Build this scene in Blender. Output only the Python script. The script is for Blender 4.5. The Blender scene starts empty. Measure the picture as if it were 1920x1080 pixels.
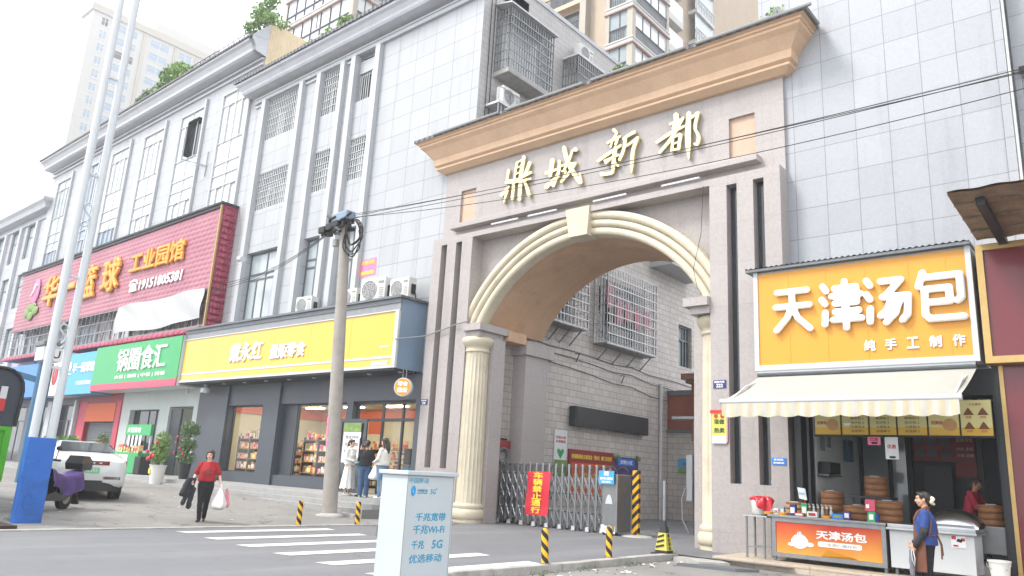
import bpy, bmesh, math, random
from math import sin, cos, pi, radians, sqrt, atan2, hypot
from mathutils import Vector, Matrix
random.seed(11)
S = bpy.context.scene
C = S.collection

# ------------------------------------------------------------------ camera, world, sun, exposure
def setup_view():
    yaw, pit, rol, f, H = radians(-40.9535), radians(13.80424), radians(-3.1885), 1423.255, 1.45
    F = Vector((sin(yaw)*cos(pit), cos(yaw)*cos(pit), sin(pit)))
    rt = Vector((cos(yaw), -sin(yaw), 0)); dn = -rt.cross(F)
    RT = cos(rol)*rt + sin(rol)*dn; DN = -sin(rol)*rt + cos(rol)*dn
    cd = bpy.data.cameras.new('camera'); cam = bpy.data.objects.new('camera', cd); C.objects.link(cam)
    U = -DN; B = -F
    cam.matrix_world = Matrix(((RT.x, U.x, B.x, 0), (RT.y, U.y, B.y, 0), (RT.z, U.z, B.z, H), (0, 0, 0, 1)))
    cd.sensor_width = 36; cd.lens = f/1920*36; cd.clip_start = .1; cd.clip_end = 3000
    S.camera = cam
    w = bpy.data.worlds.new('World'); S.world = w; w.use_nodes = True
    nt = w.node_tree; nt.nodes.clear()
    sky = nt.nodes.new('ShaderNodeTexSky'); sky.sky_type = 'NISHITA'; sky.sun_disc = False
    el, az = radians(52), radians(215)
    sky.sun_elevation = el; sky.sun_rotation = az; sky.air_density = 1.0; sky.dust_density = 4.0; sky.ozone_density = 1.0
    mx = nt.nodes.new('ShaderNodeMix'); mx.data_type = 'RGBA'; mx.inputs[0].default_value = .86
    mx.inputs[7].default_value = (8.7, 8.9, 9.3, 1)           # the even white of a closed cloud deck
    bg = nt.nodes.new('ShaderNodeBackground'); bg.inputs[1].default_value = .1
    out = nt.nodes.new('ShaderNodeOutputWorld')
    nt.links.new(sky.outputs[0], mx.inputs[6]); nt.links.new(mx.outputs[2], bg.inputs[0]); nt.links.new(bg.outputs[0], out.inputs[0])
    sd = bpy.data.lights.new('sun', 'SUN'); sd.energy = 1.5; sd.angle = radians(14); sd.color = (1, .96, .9)
    so = bpy.data.objects.new('sun', sd); C.objects.link(so)
    d = Vector((sin(az)*cos(el), cos(az)*cos(el), sin(el)))
    so.rotation_euler = d.to_track_quat('Z', 'Y').to_euler(); so.location = d*60
    S.view_settings.view_transform = 'Standard'; S.view_settings.look = 'None'
    S.view_settings.exposure = 1.58; S.view_settings.gamma = 1
setup_view()
S.render.engine = 'CYCLES'
S.cycles.max_bounces = 6; S.cycles.diffuse_bounces = 3; S.cycles.glossy_bounces = 3; S.cycles.transmission_bounces = 4
S.cycles.use_denoising = True; S.cycles.caustics_reflective = False; S.cycles.caustics_refractive = False

# ------------------------------------------------------------------ materials
def lin(c):
    if isinstance(c, str):
        c = tuple(int(c[i:i+2], 16)/255 for i in (0, 2, 4))
        return tuple(((v+.055)/1.055)**2.4 if v > .04045 else v/12.92 for v in c)
    return tuple(c)
MATS = {}
class NT:
    def __init__(s, name):
        s.m = bpy.data.materials.new(name); s.m.use_nodes = True; s.t = s.m.node_tree
        s.b = s.t.nodes['Principled BSDF']; s._pos = None
    def n(s, typ, **k):
        o = s.t.nodes.new('ShaderNode'+typ)
        for a, v in k.items(): setattr(o, a, v)
        return o
    def l(s, a, b): s.t.links.new(a, b)
    @property
    def pos(s):
        if s._pos is None: s._pos = s.n('NewGeometry').outputs['Position']
        return s._pos
    def noise(s, scale, detail=3, rough=.55, vec=None):
        o = s.n('TexNoise'); o.inputs['Scale'].default_value = scale; o.inputs['Detail'].default_value = detail
        o.inputs['Roughness'].default_value = rough; s.l(vec if vec is not None else s.pos, o.inputs['Vector']); return o.outputs['Fac']
    def math(s, op, a, b=0.0, c=None):
        o = s.n('Math', operation=op)
        for i, v in enumerate((a, b, c)):
            if v is None: continue
            if isinstance(v, (int, float)): o.inputs[i].default_value = v
            else: s.l(v, o.inputs[i])
        return o.outputs[0]
    def mix(s, f, a, b, bt='MIX'):
        o = s.n('Mix', data_type='RGBA', blend_type=bt)
        for i, v in ((0, f), (6, a), (7, b)):
            if isinstance(v, (int, float)): o.inputs[i].default_value = v
            elif isinstance(v, tuple): o.inputs[i].default_value = (*v, 1)
            else: s.l(v, o.inputs[i])
        return o.outputs[2]
    def ramp(s, f, lo, hi):
        o = s.n('MapRange'); s.l(f, o.inputs[0]); o.inputs[1].default_value = lo; o.inputs[2].default_value = hi; return o.outputs[0]
    def sep(s):
        o = s.n('SeparateXYZ'); s.l(s.pos, o.inputs[0]); return o.outputs
    def bump(s, h, st=.3, dist=.02):
        o = s.n('Bump'); o.inputs['Strength'].default_value = st; o.inputs['Distance'].default_value = dist
        s.l(h, o.inputs['Height']); s.l(o.outputs[0], s.b.inputs['Normal'])
    def col(s, c):
        if isinstance(c, tuple): s.b.inputs['Base Color'].default_value = (*c, 1)
        else: s.l(c, s.b.inputs['Base Color'])
    def done(s, rough=.6, metal=0., spec=.5, coat=0.):
        s.b.inputs['Roughness'].default_value = rough; s.b.inputs['Metallic'].default_value = metal
        s.b.inputs['Specular IOR Level'].default_value = spec; s.b.inputs['Coat Weight'].default_value = coat
        MATS[s.m.name] = s.m; return s.m

def M(name, c, rough=.6, metal=0., var=.12, scale=3., bump=0., bscale=60., spec=.5, dirt=0., coat=0.):
    """plain surface: base colour, soft blotches of wear, fine grain"""
    k = NT(name); c = lin(c)
    f = k.noise(scale, 4); g = k.noise(scale*9, 3)
    f = k.math('ADD', k.math('MULTIPLY', f, .65), k.math('MULTIPLY', g, .35))
    f = k.ramp(f, .3, .7)
    a = tuple(v*(1-var) for v in c); b = tuple(min(1, v*(1+var*.8)) for v in c)
    col = k.mix(f, a, b)
    if dirt:
        d = k.ramp(k.noise(1.3, 6, .7), .5, .72)
        col = k.mix(k.math('MULTIPLY', d, dirt), col, (c[0]*.35, c[1]*.32, c[2]*.28))
    k.col(col)
    if bump: k.bump(k.noise(bscale, 3), bump, .01)
    return k.done(rough, metal, spec, coat)

def emit(name, c, st=1.):
    k = NT(name); c = lin(c); k.col(c); k.b.inputs['Emission Color'].default_value = (*c, 1); k.b.inputs['Emission Strength'].default_value = st
    return k.done(.5)

def grid_stone(name, c, w, h, ox, oz, axis='x', line=.012, lc=None, speck=.5, rough=.45, spread=.05, lw=.7):
    """granite cladding laid in a grid of joints; axis = the horizontal axis of the wall"""
    k = NT(name); c = lin(c); x, y, z = k.sep()
    hz = x if axis == 'x' else y
    u = k.math('DIVIDE', k.math('SUBTRACT', hz, ox), w); v = k.math('DIVIDE', k.math('SUBTRACT', z, oz), h)
    fu = k.math('ABSOLUTE', k.math('SUBTRACT', k.math('FRACT', u), .5)); fv = k.math('ABSOLUTE', k.math('SUBTRACT', k.math('FRACT', v), .5))
    ju = k.math('GREATER_THAN', fu, .5-line/2/w); jv = k.math('GREATER_THAN', fv, .5-line/2/h)
    j = k.math('MAXIMUM', ju, jv)
    cb = k.n('CombineXYZ'); k.l(k.math('FLOOR', u), cb.inputs[0]); k.l(k.math('FLOOR', v), cb.inputs[1])
    wn = k.n('TexWhiteNoise', noise_dimensions='3D'); k.l(cb.outputs[0], wn.inputs[0])
    tone = k.math('ADD', 1-spread, k.math('MULTIPLY', wn.outputs['Value'], 2*spread))
    sp = k.ramp(k.noise(70, 2, .7), .35, .68); sp2 = k.ramp(k.noise(16, 4, .7), .3, .75)
    sp = k.math('ADD', k.math('MULTIPLY', sp, .6), k.math('MULTIPLY', sp2, .4))
    base = k.mix(sp, tuple(v*(1-.45*speck) for v in c), tuple(min(1, v*(1+.3*speck)) for v in c))
    o = k.n('CombineColor'); [k.l(tone, o.inputs[i]) for i in range(3)]
    base = k.mix(1.0, base, o.outputs[0], 'MULTIPLY')
    st = k.n('Mapping'); st.inputs['Scale'].default_value = (2.2, 2.2, .22); k.l(k.pos, st.inputs[0])
    streak = k.ramp(k.noise(1.0, 5, .65, st.outputs[0]), .52, .8)
    base = k.mix(k.math('MULTIPLY', streak, .42), base, tuple(v*.5 for v in c))
    k.col(k.mix(k.math('MULTIPLY', j, lw), base, lin(lc) if lc else tuple(v*.35 for v in c)))
    k.bump(k.math('SUBTRACT', 1.0, j), .4, .006)
    return k.done(rough)

def brick(name, c1, c2, mc, w, h, axis='y', mortar=.012, rough=.6, bump=.5, soot=.25, offs=.5):
    k = NT(name); x, y, z = k.sep(); cb = k.n('CombineXYZ'); k.l(y if axis == 'y' else x, cb.inputs[0]); k.l(z, cb.inputs[1])
    t = k.n('TexBrick'); k.l(cb.outputs[0], t.inputs['Vector']); t.offset = offs
    t.inputs['Scale'].default_value = 1; t.inputs['Brick Width'].default_value = w; t.inputs['Row Height'].default_value = h
    t.inputs['Mortar Size'].default_value = mortar; t.inputs['Mortar Smooth'].default_value = .1; t.inputs['Bias'].default_value = 0
    t.inputs['Color1'].default_value = (*lin(c1), 1); t.inputs['Color2'].default_value = (*lin(c2), 1); t.inputs['Mortar'].default_value = (*lin(mc), 1)
    st = k.n('Mapping'); st.inputs['Scale'].default_value = (1.4, 1.4, .25); k.l(k.pos, st.inputs[0])
    s = k.ramp(k.noise(1.0, 6, .7, st.outputs[0]), .45, .8)
    g = k.noise(40, 3)
    col = k.mix(k.math('MULTIPLY', s, soot), t.outputs['Color'], tuple(v*.3 for v in lin(c1)))
    col = k.mix(k.math('MULTIPLY', g, .25), col, (.02, .02, .02), 'MULTIPLY') if 0 else col
    k.col(col); k.bump(k.math('SUBTRACT', 1.0, t.outputs['Fac']), bump, .01)
    return k.done(rough)

def stripes(name, c1, c2, period, mode='z', duty=.5, rough=.5, soft=.02, worn=.15):
    """two-colour bands painted on the thing (local coordinates); mode z rings, d diagonal, x"""
    k = NT(name); tc = k.n('TexCoord'); sx = k.n('SeparateXYZ'); k.l(tc.outputs['Object'], sx.inputs[0])
    x, y, z = sx.outputs
    if mode == 'd': v = k.math('ADD', z, k.math('MULTIPLY', k.math('ARCTAN2', y, x), .0637))
    elif mode == 'v': v = k.math('ADD', z, k.math('MULTIPLY', k.math('ABSOLUTE', x), 1.0))
    elif mode == 's': v = k.math('SUBTRACT', z, x)
    elif mode == 'x': v = x
    else: v = z
    fr = k.math('FRACT', k.math('DIVIDE', v, period)); s = k.math('GREATER_THAN', fr, duty)
    w = k.ramp(k.noise(14, 5, .7), .55, .75)
    col = k.mix(s, lin(c1), lin(c2)); col = k.mix(k.math('MULTIPLY', w, worn), col, (.3, .28, .25))
    k.col(col); return k.done(rough)

def build_materials():
    # ground
    k = NT('asphalt'); f = k.noise(160, 2, .8); g = k.noise(.35, 5, .65); h = k.noise(2.5, 4)
    c = k.mix(k.ramp(f, .3, .7), (.085, .088, .096), (.19, .195, .207)); c = k.mix(k.math('MULTIPLY', k.ramp(g, .4, .7), .35), c, (.2, .2, .2))
    v = k.n('TexVoronoi', feature='DISTANCE_TO_EDGE'); v.inputs['Scale'].default_value = .35
    ad = k.n('VectorMath', operation='ADD'); nz = k.n('TexNoise'); nz.inputs['Scale'].default_value = 1.2; k.l(k.pos, nz.inputs['Vector'])
    k.l(k.pos, ad.inputs[0]); k.l(nz.outputs['Color'], ad.inputs[1]); k.l(ad.outputs[0], v.inputs['Vector'])
    cr = k.math('LESS_THAN', v.outputs['Distance'], .006)
    c = k.mix(k.math('MULTIPLY', k.math('MULTIPLY', cr, k.ramp(k.noise(.4, 2), .5, .65)), .4), c, (.05, .05, .05))
    c = k.mix(k.math('MULTIPLY', k.ramp(h, .58, .75), .35), c, (.07, .07, .075)); tmp = k.n('Mapping'); tmp.inputs['Scale'].default_value = (1.1, .12, 1); k.l(k.pos, tmp.inputs[0]); tr = k.ramp(k.noise(1.0, 4, .6, tmp.outputs[0]), .5, .7); c = k.mix(k.math('MULTIPLY', tr, .3), c, (.26, .26, .265)); sp = k.ramp(k.noise(420, 1, .9), .62, .72); c = k.mix(k.math('MULTIPLY', sp, .5), c, (.38, .38, .39))
    k.col(c); k.bump(f, .35, .006); k.done(.75)
    k = NT('old_concrete'); f = k.noise(90, 3, .8); g = k.noise(.5, 6, .7); h = k.noise(5, 5, .7)
    c = k.mix(k.ramp(f, .3, .7), (.185, .178, .168), (.275, .265, .25)); c = k.mix(k.math('MULTIPLY', k.ramp(g, .42, .62), .45), c, (.13, .125, .12))
    c = k.mix(k.math('MULTIPLY', k.ramp(h, .6, .72), .55), c, (.08, .075, .07))
    v = k.n('TexVoronoi', feature='DISTANCE_TO_EDGE'); v.inputs['Scale'].default_value = .45
    nz = k.n('TexNoise'); nz.inputs['Scale'].default_value = 2.2; k.l(k.pos, nz.inputs['Vector']); ad = k.n('VectorMath', operation='ADD')
    k.l(k.pos, ad.inputs[0]); k.l(nz.outputs['Color'], ad.inputs[1]); k.l(ad.outputs[0], v.inputs['Vector'])
    c = k.mix(k.math('MULTIPLY', k.math('LESS_THAN', v.outputs['Distance'], .008), .6), c, (.04, .04, .035))
    k.col(c); k.bump(k.math('ADD', f, k.math('MULTIPLY', h, 2.)), .4, .008); k.done(.85)
    k = NT('road_paint'); f = k.ramp(k.noise(9, 6, .75), .52, .72); g = k.noise(60, 2)
    c = k.mix(k.math('MULTIPLY', f, .75), (.6, .59, .56), (.24, .24, .24)); k.col(c); k.done(.7)
    grid_stone('step_stone', '9a9a99', .9, 3, 0, 0, 'x', speck=.5, rough=.6)
    M('kerb_stone', 'a6a49f', .8, var=.25, scale=5, bump=.4, dirt=.5)
    grid_stone('platform_stone', 'b7aa98', 1.1, 3, 0, 0, 'x', speck=.8, rough=.6, lc='6b4a35')
    M('litter_paper', 'd8d4cc', .8, var=.3, scale=20)
    # cladding
    grid_stone('white_tile', 'a2a5aa', .72, .745, -6.18, 7.99, 'x', speck=.42, spread=.06, line=.016)
    grid_stone('grey_tile', 'a8abae', 1.05, .75, -22.8, .46, 'x', speck=.16, spread=.045, lw=.8, line=.02)
    M('pale_stone', 'b0b3b6', .5, var=.06, scale=2, bump=.1)
    M('trim_stone', 'b9bbc0', .5, var=.1, scale=2, bump=.1, dirt=.15)
    grid_stone('pink_granite', 'a9a29f', 1.35, 1.05, -12.34, 1.5, 'x', speck=.75, spread=.03, line=.006, lw=.4)
    M('cornice_tan', 'cfaf90', .65, var=.12, scale=1.5, bump=.15, dirt=.15)
    M('vault_tan', 'cba786', .75, var=.14, scale=1.1, bump=.2, dirt=.3)
    M('niche_tan', 'c0a48e', .7); M('red_strip_paint', 'b8465a', .6); M('shop_white', 'e8ece9', .7, var=.05); M('cream_stone', 'c9bfa8', .6, var=.12, scale=2.5, bump=.2, dirt=.2)
    brick('passage_tile', 'c8c2bc', 'bcb5ae', '7a746d', .48, .24, 'y', .008, soot=.35)
    brick('upper_tile', 'b9b6b4', 'b2afad', '8c8988', .48, .24, 'y', .007, soot=.15)
    brick('passage_tile_front', 'c2bbb4', 'b7b0a8', '7a746d', .48, .24, 'x', .008, soot=.4)
    brick('red_brick', '8e4a33', '7d3d2a', '8d8072', .24, .075, 'x', .01)
    M('red_render', '8f4c36', .8, var=.2, scale=3, bump=.3)
    grid_stone('beige_panel', 'cdb692', 60, .0 or 30, -9, -9, 'x', speck=.1)
    k = NT('ribbed_beige'); x, y, z = k.sep(); s = k.math('SINE', k.math('MULTIPLY', y, 60)); k.col(k.mix(k.ramp(k.noise(2, 4), .3, .7), lin('c9b48f'), lin('d6c29f'))); k.bump(s, .5, .03); k.done(.6)
    M('tower_wall', 'aeaca6', .7, var=.05); M('tower_cream', 'a39d90', .7, var=.05)
    M('tower_render', 'ac9b86', .7, var=.1, scale=.7); M('tower_white', 'bab9b5', .7, var=.06); M('red_trim', '94776c', .7, var=.1)
    k = NT('roof_tile'); x, y, z = k.sep(); s = k.math('SINE', k.math('MULTIPLY', x, 24)); k.col(k.mix(k.ramp(s, -1, 1), (.07, .072, .08), (.2, .2, .215))); k.bump(s, .8, .05); k.done(.7)
    # metals, plastics
    M('steel', 'b8bbbd', .28, 1., var=.1, scale=8); M('dull_steel', '8d8f90', .45, .8, var=.15, scale=6)
    M('white_bar', 'c9c9c9', .5, .2, var=.08); M('dark_metal', '2c2f33', .5, .3, var=.15); M('bay_frame', 'c3c5c7', .6, var=.1); M('black', '17181a', .55, var=.15)
    M('rust_metal', '8d7a66', .65, .3, var=.45, scale=3, bump=.3, dirt=.7); M('galv', '6f7478', .5, .6, var=.15, scale=4)
    M('white_paint', 'bfc2c3', .35, var=.04, scale=2); M('white_plastic', 'd4d4cf', .45, var=.06); M('ac_white', 'cfcfca', .5, var=.06, dirt=.12)
    M('ac_grille', '8a8b8a', .6, var=.1); M('cabinet_white', 'b3bcbf', .42, var=.05, scale=1.5, dirt=.06); M('lamp_white', 'c3c8ca', .35, var=.04)
    M('blue_paint', '2262b4', .5, var=.2, scale=3, dirt=.6); M('teal_paint', '2d5e7d', .5, var=.15); M('navy_plate', '27306e', .45); M('sign_blue_plate', '2478d2', .4)
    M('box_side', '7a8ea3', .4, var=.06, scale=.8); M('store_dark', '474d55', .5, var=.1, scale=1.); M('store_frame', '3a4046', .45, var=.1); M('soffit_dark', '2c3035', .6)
    M('gold', 'ead9a4', .16, .95, var=.05); M('gold_side', 'a8843c', .35, .8); M('concrete_pole', '9d978f', .85, var=.15, scale=3, bump=.2, dirt=.3)
    # sign faces
    M('sign_yellow', 'd9b22e', .32, var=.04, scale=.4, coat=.4); M('bun_yellow', 'd2942c', .4, var=.04, scale=.5); M('orange_face', 'd9812b', .4)
    M('letter_white', 'e8e8e6', .4, var=.02); M('letter_lit', 'f2f2ef', .3, var=.01); M('letter_orange', 'e79a26', .4); M('letter_yellow', 'eed23b', .45); M('letter_black', '24262a', .5); M('letter_blue', '2f8fb2', .5); M('letter_red', 'b02a30', .5); M('letter_grey', '8a7f78', .5)
    M('sign_green', '1f9a55', .35, var=.04); M('sign_pink', 'c9405f', .4); M('sign_cyan', '3f9ed0', .4, var=.06); M('sign_white', 'd8dbdc', .45, var=.05); M('banner_red', 'cf2b3d', .55, var=.1); M('poster_lime', 'c5cb55', .6); M('poster_pink', 'e67ba5', .6); M('maroon', '6a1620', .28, var=.08, scale=.8, coat=.3); M('frame_gold', 'b79a63', .4, .5, var=.1)
    M('red_dark', '8e1f22', .5, var=.12)
    k = NT('quilt_front_lit'); k.col(k.mix(k.ramp(k.noise(.5, 4), .3, .7), lin('9a5a6a'), lin('a96c7a'))); k.done(.45)  # paler copy of the sign red: light on the ridges put into the colour
    k = NT('quilt_red'); x, y, z = k.sep()
    dx = k.math('ABSOLUTE', k.math('SINE', k.math('MULTIPLY', k.math('ADD', x, y), pi/.55))); dz = k.math('ABSOLUTE', k.math('SINE', k.math('MULTIPLY', z, pi/.3)))
    h = k.math('MULTIPLY', dx, dz); k.col(k.mix(k.ramp(k.noise(.5, 4), .3, .7), lin('952f4a'), lin('a8425c'))); k.bump(k.math('POWER', h, .4), 1., .12); k.done(.5)
    M('cloth_white', 'b2b4b4', .8, var=.05, bump=.2, bscale=5)
    k = NT('awning_cloth'); x, y, z = k.sep(); fr = k.math('FRACT', k.math('DIVIDE', x, .185)); s = k.math('GREATER_THAN', fr, .5)
    w = k.ramp(k.noise(2.5, 5, .7), .45, .8); c = k.mix(s, lin('b8b6ad'), lin('bcb196')); c = k.mix(k.math('MULTIPLY', w, .35), c, lin('a8a594')); k.col(c); k.done(.8)
    M('awning_top', 'a5a49c', .8, var=.06, dirt=.1)
    # glass: reflective panes that stand for daylight rooms behind
    for nm, c, r in (('glass_pale', 'b4bec2', .06), ('glass_dark', '30383c', .06), ('glass_blue', '7e92a3', .25), ('glass_white', 'd6dadd', .08), ('glass_teal', '8b979a', .07)):
        k = NT(nm); f = k.noise(.6, 2); k.col(k.mix(f, tuple(v*.8 for v in lin(c)), lin(c))); k.bump(k.noise(.8, 1), .05, .05); k.done(r, 0, .8)
    k = NT('shop_glass'); k.col((1, 1, 1)); k.b.inputs['Transmission Weight'].default_value = 0; 
    tr = k.n('BsdfTransparent'); gl = k.n('BsdfGlossy'); gl.inputs['Roughness'].default_value = .03; lw = k.n('LayerWeight'); lw.inputs[0].default_value = .5; mx = k.n('MixShader')
    k.l(k.math('ADD', .05, k.math('MULTIPLY', k.math('POWER', lw.outputs['Facing'], 4.0), .6)), mx.inputs[0]); k.l(tr.outputs[0], mx.inputs[1]); k.l(gl.outputs[0], mx.inputs[2]); k.l(mx.outputs[0], k.t.nodes['Material Output'].inputs[0]); MATS['shop_glass'] = k.m
    M('led_face', '1e2326', .5, var=.15, scale=12)
    # plants
    for nm, a, b in (('leaf', (.10, .20, .035), (.23, .37, .085)), ('leaf_light', (.10, .19, .04), (.22, .33, .09)), ('leaf_dark', (.045, .11, .03), (.12, .2, .06))):
        k = NT(nm); oi = k.n('ObjectInfo'); f = k.noise(7, 2); k.col(k.mix(k.ramp(f, .3, .7), a, b)); k.b.inputs['Subsurface Weight'].default_value = 0; k.done(.55)
    M('bark', '5b4a3a', .9, bump=.5); M('soil', '3a2f26', .95)
    # shop
    M('wall_orange', 'cc5a1e', .6, var=.05); M('wall_cream', 'c9c4a8', .7, var=.05); M('shop_floor', 'a9a69f', .4, var=.08); M('wall_white', 'b4bcb9', .7, var=.06)
    emit('lamp_panel', 'fff4e0', 9.); emit('lamp_soft', 'fff4e0', 2.)
    k = NT('goods'); wn = k.n('TexWhiteNoise', noise_dimensions='3D'); mp = k.n('VectorMath', operation='FLOOR'); sc = k.n('VectorMath', operation='MULTIPLY'); sc.inputs[1].default_value = (9, 9, 7); k.l(k.pos, sc.inputs[0]); k.l(sc.outputs[0], mp.inputs[0]); k.l(mp.outputs[0], wn.inputs[0])
    hs = k.n('HueSaturation'); hs.inputs['Color'].default_value = (.55, .12, .05, 1); hs.inputs['Saturation'].default_value = .95
    k.l(k.math('ADD', .44, k.math('MULTIPLY', wn.outputs['Value'], .2)), hs.inputs['Hue']); vv = k.n('SeparateColor'); k.l(wn.outputs['Color'], vv.inputs[0]); k.l(k.math('ADD', .5, k.math('MULTIPLY', vv.outputs[2], 1.3)), hs.inputs['Value'])
    f2 = k.math('GREATER_THAN', vv.outputs[1], .72); k.col(k.mix(f2, hs.outputs[0], lin('d8d2c0'))); k.done(.35)
    M('wood_shelf', '9a7048', .6); M('bamboo', '8a5c33', .6, var=.35, scale=6, bump=.2); M('bamboo_light', 'b78f58', .6, var=.2, scale=8); M('bamboo_band', '6f4423', .65, var=.2)
    k = NT('menu_yellow'); x, y, z = k.sep(); k.col(k.mix(k.math('LESS_THAN', z, 2.77), lin('cfc88c'), lin('cfa83f'))); k.done(.4)
    k = NT('banner_fade'); x, y, z = k.sep(); f = k.ramp(z, .2, .82); n = k.math('MULTIPLY', k.math('SUBTRACT', k.noise(1.4, 2), .5), .5); k.col(k.mix(k.math('MINIMUM', 1.0, k.math('MAXIMUM', 0., k.math('ADD', f, n))), lin('dd9a3a'), lin('bb2c1d'))); k.done(.4)
    # people
    for nm, c in (('skin', 'c99a80'), ('skin_fair', 'd8b09a'), ('skin_tan', 'a87a5e')):
        k = NT(nm); f = k.noise(22, 3); k.col(k.mix(f, tuple(v*.88 for v in lin(c)), tuple(min(1, v*1.06) for v in lin(c)))); k.b.inputs['Subsurface Weight'].default_value = .12; k.b.inputs['Subsurface Radius'].default_value = (.012, .005, .003); k.done(.5)
    M('lips', '9e5450', .45); M('eye_white', 'd8d4cc', .25); M('eye_dark', '15100c', .2)
    k = NT('hair'); mp = k.n('Mapping'); mp.inputs['Scale'].default_value = (60, 60, 6); k.l(k.pos, mp.inputs[0]); f = k.noise(3, 3, .6, mp.outputs[0]); k.col(k.mix(f, (.008, .007, .006), (.03, .024, .02))); k.bump(f, .6, .01); k.done(.38)
    k = NT('hair_brown'); mp = k.n('Mapping'); mp.inputs['Scale'].default_value = (60, 60, 6); k.l(k.pos, mp.inputs[0]); f = k.noise(3, 3, .6, mp.outputs[0]); k.col(k.mix(f, (.018, .01, .007), (.06, .03, .02))); k.bump(f, .6, .01); k.done(.4)
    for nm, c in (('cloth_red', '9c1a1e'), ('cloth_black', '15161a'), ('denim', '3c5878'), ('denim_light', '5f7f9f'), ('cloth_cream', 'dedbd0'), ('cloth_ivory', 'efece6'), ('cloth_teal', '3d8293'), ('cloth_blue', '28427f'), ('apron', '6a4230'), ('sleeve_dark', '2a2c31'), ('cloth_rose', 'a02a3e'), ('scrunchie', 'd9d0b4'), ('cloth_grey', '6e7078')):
        k = NT(nm); f = k.noise(9, 4); g = k.noise(220, 2); k.col(k.mix(f, tuple(v*.85 for v in lin(c)), tuple(min(1, v*1.12) for v in lin(c)))); k.bump(k.math('ADD', k.math('MULTIPLY', k.noise(7, 2), 3.), g), .35, .02); k.done(.85)
    M('shoe_black', '16161a', .4); M('shoe_white', 'd2d0ca', .5); M('plastic_bag', 'd8d8d8', .35, var=.06, bump=.6, bscale=14); M('plastic_red', 'c42130', .3, var=.1, bump=.6, bscale=20); M('bag_pink', 'd27c8c', .4)
    # vehicles
    M('car_white', 'cfd2d0', .22, var=.02, coat=.8); M('tail_red', '6f0d12', .15, var=.1, coat=.6); M('tyre', '19191a', .85); M('rim', '8b8d90', .3, .8); M('plate_green', '6fbf8c', .4)
    M('truck_green', '49a11e', .45, var=.1, dirt=.1); M('canvas_grey', '363c45', .75, var=.15, bump=.3, bscale=6); M('reflector_red', 'b5242a', .35); M('cover_purple', '4c3673', .45, var=.3, scale=5, bump=.7, bscale=9); M('scooter_black', '1d1e22', .35, var=.1, coat=.3)
    stripes('bollard_stripe', '14130f', 'e0a813', .2, 'd'); stripes('post_stripe', '15120f', 'd9a21a', .26, 's'); stripes('cone_stripe', '2a2d2c', 'bcae3e', .2, 's', .42)
    M('cone_rubber', '2e3132', .8, var=.2); M('cone_yellow', 'bdb24a', .6, dirt=.2); M('terracotta', '8c3d22', .8)
build_materials()
def mt(n): return MATS[n]
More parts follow.
